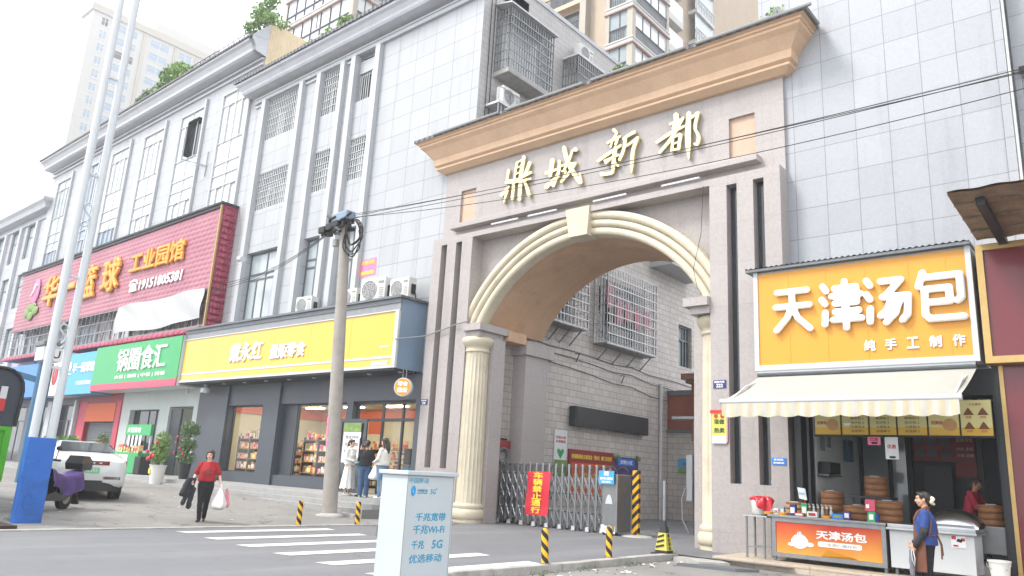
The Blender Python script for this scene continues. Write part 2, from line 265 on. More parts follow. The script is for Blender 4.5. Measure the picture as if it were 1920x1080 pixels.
# ------------------------------------------------------------------ mesh helpers
class MB:
    def __init__(s): s.v = []; s.f = []
    def add(s, v, f):
        n = len(s.v); s.v += [tuple(p) for p in v]; s.f += [tuple(i+n for i in q) for q in f]; return s
    def box(s, x0, x1, y0, y1, z0, z1):
        x0, x1 = min(x0, x1), max(x0, x1); y0, y1 = min(y0, y1), max(y0, y1); z0, z1 = min(z0, z1), max(z0, z1)
        return s.add([(x0,y0,z0),(x1,y0,z0),(x1,y1,z0),(x0,y1,z0),(x0,y0,z1),(x1,y0,z1),(x1,y1,z1),(x0,y1,z1)],
                     [(3,2,1,0),(4,5,6,7),(0,1,5,4),(1,2,6,5),(2,3,7,6),(3,0,4,7)])
    def rbox(s, x0, x1, y0, y1, z0, z1, r=.02):
        """box with chamfered edges"""
        b = bmesh.new(); m = MB().box(x0, x1, y0, y1, z0, z1)
        vs = [b.verts.new(p) for p in m.v]; [b.faces.new([vs[i] for i in f]) for f in m.f]
        bmesh.ops.bevel(b, geom=b.edges[:], offset=r, segments=2, affect='EDGES', profile=.6)
        b.verts.index_update(); s.add([v.co[:] for v in b.verts], [[v.index for v in f.verts] for f in b.faces]); b.free(); return s
    def bar(s, p0, p1, w, h=None, up=(0, 0, 1)):
        h = h or w; a = Vector(p0); b = Vector(p1); d = (b-a).normalized(); u = Vector(up)
        if abs(d.dot(u)) > .98: u = Vector((0, 1, 0))
        r = d.cross(u).normalized()*w/2; t = r.cross(d).normalized()*h/2
        return s.add([a-r-t, a+r-t, a+r+t, a-r+t, b-r-t, b+r-t, b+r+t, b-r+t], [(3,2,1,0),(4,5,6,7),(0,1,5,4),(1,2,6,5),(2,3,7,6),(3,0,4,7)])
    def tube(s, pts, r, n=8, cap=True, sy=1.0):
        pts = [Vector(p) for p in pts]; rs = r if isinstance(r, (list, tuple)) else [r]*len(pts); ring = []; prev = None
        for i, p in enumerate(pts):
            d = (pts[min(i+1, len(pts)-1)]-pts[max(i-1, 0)])
            d = d.normalized() if d.length > 1e-9 else Vector((0, 0, 1))
            if prev is None: u = d.orthogonal().normalized()
            else:
                u = prev-d*prev.dot(d); u = u.normalized() if u.length > 1e-6 else d.orthogonal().normalized()
            prev = u; w = d.cross(u); ring.append([p+(u*cos(2*pi*k/n)+w*sin(2*pi*k/n)*sy)*rs[i] for k in range(n)])
        v = [q for g in ring for q in g]; f = []
        for i in range(len(pts)-1):
            for k in range(n): f.append((i*n+k, i*n+(k+1) % n, (i+1)*n+(k+1) % n, (i+1)*n+k))
        if cap: f.append(tuple(range(n))[::-1]); f.append(tuple(range((len(pts)-1)*n, len(pts)*n)))
        return s.add(v, f)
    def cyl(s, p0, p1, r0, r1=None, n=12): return s.tube([p0, p1], [r0, r0 if r1 is None else r1], n)
    def lathe(s, c, prof, n=24, sx=1., sy=1., flute=0, fl=None):
        v = []; f = []
        for j, (r, z) in enumerate(prof):
            for k in range(n):
                a = 2*pi*k/n; rr = r
                if flute and fl[0] <= j <= fl[1]: rr = r*(1-.055*(k % 4 in (1, 2, 3))*(1.25 if k % 4 == 2 else .75))
                v.append((c[0]+rr*cos(a)*sx, c[1]+rr*sin(a)*sy, c[2]+z))
        for j in range(len(prof)-1):
            for k in range(n): f.append((j*n+k, j*n+(k+1) % n, (j+1)*n+(k+1) % n, (j+1)*n+k))
        f.append(tuple(range(n))[::-1]); f.append(tuple(range((len(prof)-1)*n, len(prof)*n)))
        return s.add(v, f)
    def prism(s, poly, axis, a0, a1):
        def P(p, a): return (a, p[0], p[1]) if axis == 'x' else (p[0], a, p[1]) if axis == 'y' else (p[0], p[1], a)
        n = len(poly); v = [P(p, a0) for p in poly]+[P(p, a1) for p in poly]
        return s.add(v, [tuple(range(n))[::-1], tuple(range(n, 2*n))]+[(i, (i+1) % n, n+(i+1) % n, n+i) for i in range(n)])
    def quad(s, *p): return s.add(p, [tuple(range(len(p)))])
    def slab(s, p, nrm, t):
        """flat polygon p given thickness t against nrm"""
        o = Vector(nrm).normalized()*t; n = len(p); q = [Vector(a) for a in p]
        return s.add([a for a in q]+[a-o for a in q], [tuple(range(n)), tuple(range(n, 2*n))[::-1]]+[(i, n+i, n+(i+1) % n, (i+1) % n) for i in range(n)])
    def ell(s, c, r, rot=None, nu=16, nv=10):
        v = []; f = []; r = (r, r, r) if isinstance(r, (int, float)) else r
        for j in range(nv+1):
            t = pi*j/nv
            for k in range(nu):
                a = 2*pi*k/nu; p = Vector((r[0]*sin(t)*cos(a), r[1]*sin(t)*sin(a), r[2]*cos(t)))
                if rot is not None: p = rot @ p
                v.append(p+Vector(c))
        for j in range(nv):
            for k in range(nu): f.append((j*nu+k, (j+1)*nu+k, (j+1)*nu+(k+1) % nu, j*nu+(k+1) % nu))
        return s.add(v, f)
    def cap(s, a, b, ra, rb, n=12, sy=1.):
        """tapered capsule"""
        a = Vector(a); b = Vector(b); d = b-a; L = d.length or 1e-6; d = d/L; pts = []; rs = []
        for t in (1, .86, .5, 0): pts.append(a-d*ra*t); rs.append(max(ra*sqrt(max(0, 1-t*t)), ra*.03))
        for t in (0, .5, .86, 1): pts.append(b+d*rb*t); rs.append(max(rb*sqrt(max(0, 1-t*t)), rb*.03))
        return s.tube(pts, rs, n, True, sy)
    def surf(s, fn, nu, nv, t=0, flip=False):
        v = [fn(i/nu, j/nv) for j in range(nv+1) for i in range(nu+1)]
        f = [(j*(nu+1)+i, j*(nu+1)+i+1, (j+1)*(nu+1)+i+1, (j+1)*(nu+1)+i) for j in range(nv) for i in range(nu)]
        return s.add(v, [q[::-1] for q in f] if flip else f)
    def map(s, fn): s.v = [tuple(fn(*p)) for p in s.v]; return s
    def build(s, name, mat, parent=None, smooth=False, loc=None, raw=False):
        me = bpy.data.meshes.new(name); o = None
        org = Vector(ORG.get(parent, (0, 0, 0))) if parent is not None else (Vector(loc) if loc is not None else None)
        if org is None:
            xs, ys, zs = zip(*s.v); org = Vector(((min(xs)+max(xs))/2, (min(ys)+max(ys))/2, min(zs)))
        me.from_pydata([(p[0]-org[0], p[1]-org[1], p[2]-org[2]) for p in s.v], [], s.f); me.validate()
        bm = bmesh.new(); bm.from_mesh(me)
        if smooth is not False and not raw: bmesh.ops.remove_doubles(bm, verts=bm.verts[:], dist=1e-5)
        if not raw: bmesh.ops.recalc_face_normals(bm, faces=bm.faces[:])
        bm.to_mesh(me); bm.free()
        me.materials.append(MATS[mat] if isinstance(mat, str) else mat)
        o = bpy.data.objects.new(name, me); C.objects.link(o)
        if parent is not None: o.parent = parent; ORG[o] = org
        else: o.location = org; ORG[o] = org
        if smooth is not False:
            ang = radians(38 if smooth is True else smooth)
            me.polygons.foreach_set('use_smooth', [True]*len(me.polygons))
            me.set_sharp_from_angle(angle=ang)
        return o
ORG = {}
def tag(o, label=None, cat=None, group=None, kind=None):
    if label: o['label'] = label
    if cat: o['category'] = cat
    if group: o['group'] = group
    if kind: o['kind'] = kind
    return o
def thing(name, label, cat, loc=(0, 0, 0), group=None):
    o = bpy.data.objects.new(name, None); C.objects.link(o); o.location = loc; o.empty_display_size = .2
    ORG[o] = Vector(loc); return tag(o, label, cat, group)
def copy_thing(root, loc=None, rz=None, label=None, group=None, scale=None):
    def rec(o, par):
        c = o.copy(); C.objects.link(c)
        if par is not None: c.parent = par; c.matrix_parent_inverse = o.matrix_parent_inverse.copy()
        for ch in list(o.children): rec(ch, c)
        return c
    r = rec(root, None)
    if loc is not None: r.location = loc
    if rz is not None: r.rotation_euler = (0, 0, rz)
    if scale: r.scale = (scale,)*3
    if label: r['label'] = label
    if group: r['group'] = group
    return r
KIDS = {}
def place(root, loc, rz=0, scale=1):
    root.location = loc; root.rotation_euler = (0, 0, rz); root.scale = (scale,)*3; return root

def text_mesh(body, bold=0., res=2, gap=1.):
    c = bpy.data.curves.new('txt', 'FONT'); c.body = body; c.resolution_u = res; c.extrude = .05; c.bevel_depth = bold; c.bevel_resolution = 0; c.space_character = gap
    o = bpy.data.objects.new('txt', c); C.objects.link(o); bpy.context.view_layer.update()
    m = bpy.data.meshes.new_from_object(o.evaluated_get(bpy.context.evaluated_depsgraph_get()))
    v = [tuple(p.co) for p in m.vertices]; f = [tuple(p.vertices) for p in m.polygons]
    bpy.data.objects.remove(o); bpy.data.curves.remove(c); bpy.data.meshes.remove(m)
    return v, f
def lettering(body, mat, parent, o, w=None, h=.3, u=(1, 0, 0), v=(0, 0, 1), d=.01, bold=0., shear=0., name='lettering', smat=None, gap=1., center=True, rnd=False):
    """text standing on a sign: o = lower left (or centre) of its box, u along, v up; fitted to w x h"""
    vs, fs = text_mesh(body, bold, gap=gap)
    if not vs: return None
    xs = [p[0]+p[1]*shear for p in vs]; ys = [p[1] for p in vs]; x0, x1, y0, y1 = min(xs), max(xs), min(ys), max(ys)
    sy = h/max(1e-6, y1-y0); sx = (w/(x1-x0)) if w else sy
    u = Vector(u).normalized(); v = Vector(v).normalized(); n = u.cross(v); O = Vector(o); ox = (x1-x0)*sx/2 if center else 0; oy = (y1-y0)*sy/2 if center else 0
    zs = [p[2] for p in vs]; z0, z1 = min(zs), max(zs)
    P = [O+u*((x-x0)*sx-ox)+v*((p[1]-y0)*sy-oy)+n*((p[2]-z0)/(z1-z0)*d) for x, p in zip(xs, vs)]
    return MB().add(P, fs).build(name, mat, parent, raw=True)

def strokes(mb, sts, to3, d, n):
    """brush strokes: each [(x, y, width)...] as a flat ribbon with rounded ends and thickness d"""
    for st in sts:
        p = []
        for a, b in zip(st, st[1:]):
            for t in range(4): p.append(tuple(a[i]+(b[i]-a[i])*t/4 for i in range(3)))
        p.append(st[-1])
        for _ in range(2): p = [p[0]]+[tuple((p[i-1][j]+2*p[i][j]+p[i+1][j])/4 for j in range(3)) for i in range(1, len(p)-1)]+[p[-1]]
        L = []; R = []
        for i, q in enumerate(p):
            a = p[max(0, i-1)]; b = p[min(len(p)-1, i+1)]; dx, dy = b[0]-a[0], b[1]-a[1]; l = hypot(dx, dy) or 1; nx, ny = -dy/l*q[2]/2, dx/l*q[2]/2
            L.append((q[0]+nx, q[1]+ny)); R.append((q[0]-nx, q[1]-ny))
        def end(c, pr, w):
            dx, dy = c[0]-pr[0], c[1]-pr[1]; l = hypot(dx, dy) or 1; return (c[0]+dx/l*w*.35, c[1]+dy/l*w*.35)
        poly = [end(p[0], p[1], p[0][2])]+L+[end(p[-1], p[-2], p[-1][2])]+R[::-1]
        k = len(L); P = [Vector(to3(*q)) for q in poly]; F = [q+Vector(n)*d for q in P]; m = len(P); faces = []
        faces += [(0, 1, m-1)]; faces += [(i, i+1, m-i-1, m-i) for i in range(1, k)]; faces += [(k, k+1, m-k)]
        mb.add(F+P, faces+[(i, (i+1) % m, m+(i+1) % m, m+i) for i in range(m)])

def wall(mb, x0, x1, z0, z1, yf, depth, holes, axis='x', sgn=1):
    """front wall face with real openings and their reveals; axis 'x': plane y=yf, openings go to y=yf+depth"""
    xs = sorted({x0, x1, *[h[i] for h in holes for i in (0, 1)]}); zs = sorted({z0, z1, *[h[i] for h in holes for i in (2, 3)]})
    def P(a, d, z): return (a, yf+d, z) if axis == 'x' else (yf+d, a, z)
    for a, b in zip(xs, xs[1:]):
        for c, d in zip(zs, zs[1:]):
            mx, mz = (a+b)/2, (c+d)/2
            if any(h[0] < mx < h[1] and h[2] < mz < h[3] for h in holes): continue
            mb.quad(P(a, 0, c), P(b, 0, c), P(b, 0, d), P(a, 0, d))
    for a, b, c, d in holes:
        e = depth
        mb.quad(P(a, 0, c), P(a, e, c), P(a, e, d), P(a, 0, d)); mb.quad(P(b, 0, c), P(b, 0, d), P(b, e, d), P(b, e, c))
        mb.quad(P(a, 0, c), P(b, 0, c), P(b, e, c), P(a, e, c)); mb.quad(P(a, 0, d), P(a, e, d), P(b, e, d), P(b, 0, d))
    return mb

def leafcloud(mb, blobs, n, size, seed=1, flat=.0):
    rr = random.Random(seed); tot = sum(b[3]*b[4]*b[5] for b in blobs)
    for bx, by, bz, rx, ry, rz in blobs:
        for _ in range(int(n*rx*ry*rz/tot)+1):
            while 1:
                p = Vector((rr.uniform(-1, 1), rr.uniform(-1, 1), rr.uniform(-1, 1)))
                if .15 < p.length < 1: break
            p = p*(.55+.45*rr.random()) if rr.random() < .6 else p
            c = Vector((bx+p.x*rx, by+p.y*ry, bz+p.z*rz)); s = size*rr.uniform(.6, 1.3)
            a = Vector((rr.gauss(0, 1), rr.gauss(0, 1), rr.gauss(0, .6)+flat)).normalized(); b = a.orthogonal().normalized(); b = (Matrix.Rotation(rr.uniform(0, 6.28), 3, a) @ b); c2 = a.cross(b)
            mb.add([c-b*s, c+c2*s*.45+a*s*.12, c+b*s, c-c2*s*.45+a*s*.12], [(0, 1, 2), (0, 2, 3)])
    return mb
FOLD = bpy.data.textures.new('folds', 'CLOUDS'); FOLD.noise_scale = .09; FOLD.noise_depth = 1
def organic(m, name, mat, par, vox=.012, sm=6, fold=0.):
    o = m.build(name, mat, par, raw=True)
    r = o.modifiers.new('remesh', 'REMESH'); r.mode = 'VOXEL'; r.voxel_size = vox; r.use_smooth_shade = True
    s = o.modifiers.new('smooth', 'SMOOTH'); s.factor = .5; s.iterations = sm
    if fold:
        d = o.modifiers.new('folds', 'DISPLACE'); d.texture = FOLD; d.strength = fold; d.mid_level = .5; d.texture_coords = 'GLOBAL'
    return o
# ------------------------------------------------------------------ the ground
def G(x, y):
    if x < -15.9: return min(.36, .045*(-15.9-x))
    if x > -8.15: return -.1
    return 0.
def setting():
    m = MB(); m.box(-325, 155, -65, 325, -1.2, -.125); tag(m.build('ground', 'old_concrete', None, loc=(0, 0, -.125)), kind='structure')
    m = MB(); m.quad((-15.75, -60, 0), (-8.32, -60, 0), (-8.32, 16.4, 0), (-15.75, 16.4, 0)); m.quad((-8.32, 15.3, 0), (-5.8, 15.3, 0), (-5.8, 16.4, 0), (-8.32, 16.4, 0)); m.quad((-16.6, 16.4, 0), (-5.8, 16.4, 0), (-5.8, 60, 0), (-16.6, 60, 0))
    tag(m.build('road', 'asphalt', None, loc=(-12, 10, 0)), kind='structure')
    m = MB()
    xs = [-15.9, -17, -18, -20, -22, -23.9, -30, -60, -120]
    for a, b in zip(xs, xs[1:]): m.quad((a, -60, G(a-.001, 0)+.004), (b, -60, G(b, 0)+.004), (b, 17.4, G(b, 0)+.004), (a, 17.4, G(a-.001, 0)+.004))
    tag(m.build('pavement', 'old_concrete', None, loc=(-24, 8, 0)), kind='structure')
    m = MB(); m.quad((-8.15, -60, -.1), (40, -60, -.1), (40, 15.7, -.1), (-8.15, 15.7, -.1)); tag(m.build('pavement', 'old_concrete', None, loc=(-4, 8, -.1)), kind='structure')
    # painted lines and the zebra crossing
    m = MB()
    for i in range(6):
        x = -15.0+i*1.285; m.quad((x-.19, 7.75-i*.09, .006), (x+.2, 7.82-i*.09, .006), (x+.2, 11.35-i*.1, .006), (x-.19, 11.42-i*.1, .006))
    tag(m.build('road_marking', 'road_paint', None), kind='structure')
    m = MB(); m.box(-15.93, -15.75, -60, 16.2, -.05, .025); tag(m.build('pavement_edge', 'kerb_stone', None), 'worn pale kerb line flush between the left pavement and the asphalt drive', 'kerb')
    m = MB(); rr = random.Random(4); y = -2.
    while y < 15.0:
        l = rr.uniform(.75, .95); dx = (y-10)*-.03 if y > 10 else 0; j = rr.uniform(-.012, .012)
        m.rbox(-8.32+j+dx*.3, -8.13+j+dx*.3, y, y+l-.015, -.14, .03+rr.uniform(-.008, .008), .015); y += l
    tag(m.build('kerb', 'kerb_stone', None), 'pale worn kerb with two striped bollards along the right edge of the drive', 'kerb')
    m = MB(); m.rbox(-7.5, 1.5, 15.45, 17.2, -.2, .05, .015); tag(m.build('stall_platform', 'platform_stone', None), 'low tiled stone platform under the steamed bun stall', 'platform')
    m = MB()
    for k, (y0, z1) in enumerate(((13.95, .3), (14.3, .43), (14.65, .56))): m.box(-60, -17.1-.02*k, y0, 17.4, .0 if k == 0 else (.3, .43)[k-1]+.001, z1)
    tag(m.build('shop_steps', 'step_stone', None), 'three long grey stone steps along the front of the left shops', 'steps')
    # litter and broken edging by the kerb
    m = MB(); rr = random.Random(9)
    for _ in range(70):
        x = -8.0+abs(rr.gauss(0, .45)); y = rr.uniform(8.5, 15.6); s = rr.uniform(.015, .07); a = rr.uniform(0, 3)
        m.add([(x+s*cos(a+t)*rr.uniform(.5, 1.2), y+s*sin(a+t), -.098+rr.uniform(0, .03)) for t in (0, 1.6, 3.1, 4.7)], [(0, 1, 2, 3)])
    for _ in range(30):
        x = rr.uniform(-30, -16.5); y = rr.uniform(6, 14); s = rr.uniform(.02, .06); a = rr.uniform(0, 3); z = G(x, y)+.012
        m.add([(x+s*cos(a+t), y+s*sin(a+t), z+rr.uniform(0, .02)) for t in (0, 1.6, 3.1, 4.7)], [(0, 1, 2, 3)])
    tag(m.build('litter', 'litter_paper', None), 'scattered scraps of paper and rubble along the kerb', 'litter', kind='stuff')
    m = MB(); m.prism([(-8.1, 14.9), (-7.35, 14.55), (-6.9, 15.0), (-7.4, 15.5), (-8.2, 15.5)], 'z', -.12, -.02); tag(m.build('broken_slab', 'kerb_stone', None), 'broken pale stone slab at the kerb end beside the cone', 'slab')
    m = MB(); m.prism([(-7.6, 14.1), (-6.5, 14.35), (-6.2, 14.75), (-7.2, 14.6)], 'z', -.1, -.045); tag(m.build('drain_plate', 'galv', None), 'flat grey metal plate lying before the stall platform', 'metal plate')
    m = MB(); m.rbox(-17.9, -17.2, 13.75, 14.1, .05, .17, .02); tag(m.build('stone_block', 'kerb_stone', None), 'small pale concrete block at the foot of the steps behind the cabinet', 'block')
    m = MB(); m.box(-19.6, -16.1, 4.6, 5.25, -.02, .07); tag(m.build('planting_bed', 'soil', None), 'strip of bare dark soil at the foot of the blue lamp base', 'planting bed')
    # cracks of moss / damp seams
setting()

# ------------------------------------------------------------------ gate arch
GX = -12.34
GATE_AFF = (0.00297295883, -0.000444882851, -16.3629263, 0.000422262175, -0.00370804299, 13.8031923, 0.000146025027, 4.90329444e-05) 
def gate():
    g = thing('gate_arch', 'monumental pink granite gate with fluted columns and gold characters', 'gate', (GX, 17.2, 0))
    m = MB()
    for sx in (-1, 1):
        x0, x1 = (-18.3, -16.48) if sx < 0 else (-8.2, -6.38)
        sl = [(GX+d0, GX+d1, 1.53, 8.8) if sx > 0 else (GX-d1, GX-d0, 1.53, 8.8) for d0, d1 in ((4.6, 4.87), (5.29, 5.56))]
        mm = MB(); wall(mm, x0, x1, -.1, 9.05, 16.9, .27, sl)
        mm.quad((x0, 16.9, -.1), (x0, 17.42, -.1), (x0, 17.42, 9.05), (x0, 16.9, 9.05)); mm.quad((x1, 16.9, -.1), (x1, 16.9, 9.05), (x1, 17.42, 9.05), (x1, 17.42, -.1))
        mm.quad((x0, 16.9, 9.05), (x1, 16.9, 9.05), (x1, 17.42, 9.05), (x0, 17.42, 9.05))
        p = mm.build('pier', 'pink_granite', g)
        mm = MB()
        for s in sl: mm.box(s[0]-.02, s[1]+.02, 17.16, 17.2, s[2], s[3])
        mm.build('slot_glass', 'glass_dark', p)
        if sx > 0:
            mm = MB()
            for s in sl: mm.tube([(s[1]-.05, 17.13, 8.7), (s[1]-.06, 17.13, 3), (s[1]-.02, 17.1, 1.9), (s[1]-.09, 17.12, 1.58)], .012, 5)
            mm.build('cable', 'white_bar', p)
    # lintel, ledge, panel with two niches
    MB().box(-16.478, -8.202, 16.9, 17.41, 8.88, 9.05).build('lintel', 'pink_granite', g)
    m = MB(); wall(m, -18.3, -6.38, 9.05, 11.75, 17.3, .085, [(-17.55, -16.85, 9.58, 10.8), (-7.83, -7.13, 9.58, 10.8)])
    m.quad((-18.3, 17.3, 9.05), (-18.3, 20, 9.05), (-18.3, 20, 11.75), (-18.3, 17.3, 11.75)); m.quad((-6.38, 17.3, 9.05), (-6.38, 20, 9.05), (-6.38, 20, 11.75), (-6.38, 17.3, 11.75))
    pn = m.build('name_panel', 'pink_granite', g)
    [MB().box(a, a+.72, 17.384, 17.397, 9.57, 10.81).build('niche', 'niche_tan', pn) for a in (-17.56, -7.84)]
    MB().rbox(-17.7, -6.98, 17.0, 17.31, 9.36, 9.53, .015).build('ledge', 'pink_granite', g)
    # spandrel wall with the arched opening
    R0, zc, cx = 4.34, 3.94, -12.27; m = MB(); n = 40; yb = 17.42
    a0 = math.asin((5.96-zc)/R0)
    arc = [(cx+R0*cos(pi-a0-(pi-2*a0)*i/n), zc+R0*sin(pi-a0-(pi-2*a0)*i/n)) for i in range(n+1)]
    for (xa, za), (xb, zb) in zip(arc, arc[1:]): m.quad((xa, yb, za), (xb, yb, zb), (xb, yb, 9.0), (xa, yb, 9.0))
    m.quad((-16.49, yb, 5.96), (arc[0][0], yb, 5.96), (arc[0][0], yb, 9), (-16.49, yb, 9)); m.quad((arc[-1][0], yb, 5.96), (-8.19, yb, 5.96), (-8.19, yb, 9), (arc[-1][0], yb, 9))
    m.build('spandrel', 'pink_granite', g)
    m = MB()
    for (xa, za), (xb, zb) in zip(arc, arc[1:]): m.quad((xa, 17.43, za), (xa, 20.3, za), (xb, 20.3, zb), (xb, 17.43, zb))
    m.build('vault', 'vault_tan', g, smooth=True)
    m = MB()      # back wall of the vault and flat top so the gate has its real depth
    for (xa, za), (xb, zb) in zip(arc, arc[1:]): m.quad((xa, 20.3, za), (xb, 20.3, zb), (xb, 20.3, 11.7), (xa, 20.3, 11.7))
    m.box(-18.29, -6.39, 19.9, 20.29, 9.1, 11.7); m.build('rear_wall', 'passage_tile_front', g)
    # moulding: three rolls swept round the arch
    prof = []
    for r0, r1, dep in ((4.31, 4.53, .10), (4.55, 4.75, .2), (4.77, 5.0, .3)):
        for i in range(9):
            t = pi*i/8; prof.append(((r0+r1)/2-(r1-r0)/2*cos(t), 17.17-dep*.45-.08*sin(t)))
    prof = [(4.31, 17.45)]+prof+[(5.0, 17.43)]; v = []; f = []; N = 56
    for i in range(N+1):
        a = pi-a0*.93-(pi-2*a0*.93)*i/N
        v += [(cx+r*cos(a), y, zc+r*sin(a)) for r, y in prof]
    k = len(prof)
    for i in range(N):
        for j in range(k-1): f.append((i*k+j, i*k+j+1, (i+1)*k+j+1, (i+1)*k+j))
    MB().add(v, f).build('arch_moulding', 'cream_stone', g, smooth=50)
    m = MB(); m.prism([(-12.56, 8.2), (-11.93, 8.2), (-11.87, 9.06), (-12.72, 9.06)], 'y', 16.85, 17.42); m.build('keystone', 'cream_stone', g)
    # columns with capital, echinus and base
    for x, y in ((-16.24, 17.25), (-8.3, 17.5)):
        H = 5.16; pr = [(.41, .55), (.405, .62), (.395, 1.5), (.385, 3), (.37, 4.6), (.365, 5.0), (.37, 5.1)]
        c = MB().lathe((x, y, 0), pr, 80, flute=1, fl=(1, 5)).build('column', 'cream_stone', g, smooth=60)
        MB().lathe((x, y, 0), [(.46, -.02), (.46, .1), (.49, .12), (.515, .2), (.515, .3), (.48, .38), (.44, .4), (.45, .42), (.47, .47), (.45, .53), (.42, .55), (.41, .56)], 40).build('base', 'cream_stone', c, smooth=50)
        MB().lathe((x, y, 0), [(.38, 5.08), (.41, 5.12), (.38, 5.16), (.385, 5.24), (.43, 5.28), (.5, 5.38), (.52, 5.46), (.5, 5.53), (.45, 5.56)], 40).build('echinus', 'cream_stone', c, smooth=50)
        m = MB(); sx = 1 if x < GX else -1
        m.box(-16.478 if sx > 0 else -8.74, -15.86 if sx > 0 else -8.202, 16.86, 18.0, 5.56, 5.74); m.box(-16.478 if sx > 0 else -8.86, -15.74 if sx > 0 else -8.202, 16.74, 18.1, 5.741, 5.96); m.build('abacus', 'pink_granite', c)
        MB().box(-16.47 if sx > 0 else -8.92, -15.76 if sx > 0 else -8.21, 17.45, 18.0, -.1, 5.56).build('jamb', 'pink_granite', g)
        MB().box(-16.34 if sx > 0 else -8.85, -15.8 if sx > 0 else -8.0, 19.1, 20.29, -.1, 5.3).build('rear_pillar', 'pink_granite', g)
        MB().box(-16.34 if sx > 0 else -8.95, -15.7 if sx > 0 else -8.0, 18.99, 20.5, 5.301, 5.75).build('rear_capital', 'pink_granite', g)
        MB().box(-16.34 if sx > 0 else -8.95, -15.72 if sx > 0 else -8.0, 18.101, 18.985, 5.6, 5.94).build('impost_beam', 'vault_tan', g)
    # cornice with mitred returns
    pr = [(0, 11.56), (.1, 11.57), (.3, 11.7), (.3, 11.76), (.27, 11.78), (.36, 11.84), (.38, 12.05), (.62, 12.36), (.74, 12.46), (.74, 12.53), (.79, 12.55), (.79, 12.62), (.88, 12.64)]
    v = []; f = []
    for o, z in pr: v += [(-18.3-o, 20.2, z), (-18.3-o, 17.3-o, z), (-6.38+o, 17.3-o, z), (-6.38+o, 20.2, z)]
    for j in range(len(pr)-1):
        for i in range(3): f.append((j*4+i, j*4+i+1, j*4+4+i+1, j*4+4+i))
    co = MB().add(v, f).build('cornice', 'cornice_tan', g)
    m = MB(); o = .9; z = 12.64; b = 2.2
    m.add([(-18.3-o, 20.3, z), (-18.3-o, 17.3-o, z), (-6.38+o, 17.3-o, z), (-6.38+o, 20.3, z)]+[(-18.3-o, 20.3, z+.1), (-18.3-o, 17.3-o, z+.1), (-6.38+o, 17.3-o, z+.1), (-6.38+o, 20.3, z+.1)]+[(-18.3+.4, 20.3, z+.75), (-18.3+.4, 18.3, z+.75), (-6.38-.4, 18.3, z+.75), (-6.38-.4, 20.3, z+.75)],
          [(0, 1, 5, 4), (1, 2, 6, 5), (2, 3, 7, 6), (4, 5, 9, 8), (5, 6, 10, 9), (6, 7, 11, 10), (8, 9, 10, 11)])
    m.build('tiled_roof', 'roof_tile', co)
    m = MB()
    for i in range(4): x = -18.2+3.3*i; m.tube([(x, 17.3-o-.03, 12.71), (x+3.0, 17.3-o-.03, 12.71)], .045, 6)
    m.tube([(-6.38+o+.03, 17.3-o, 12.72), (-6.38+o+.03, 17.3, 12.72)], .045, 6)
    m.build('gutter', 'ac_grille', co)
    # light tubes above the lintel
    for i, x in enumerate((-15.1, -13.6, -11.2, -9.0)): MB().box(x-.55, x+.55, 16.84, 16.898, 9.12, 9.17).build('light_tube', 'white_paint', g)
    MB().tube([(-8.35, 16.88, 8.9), (-8.42, 16.86, 7.6), (-8.6, 16.8, 6.7), (-8.45, 16.7, 6.2), (-8.3, 16.65, 5.98)], .007, 5).build('loose_cable', 'black', g)
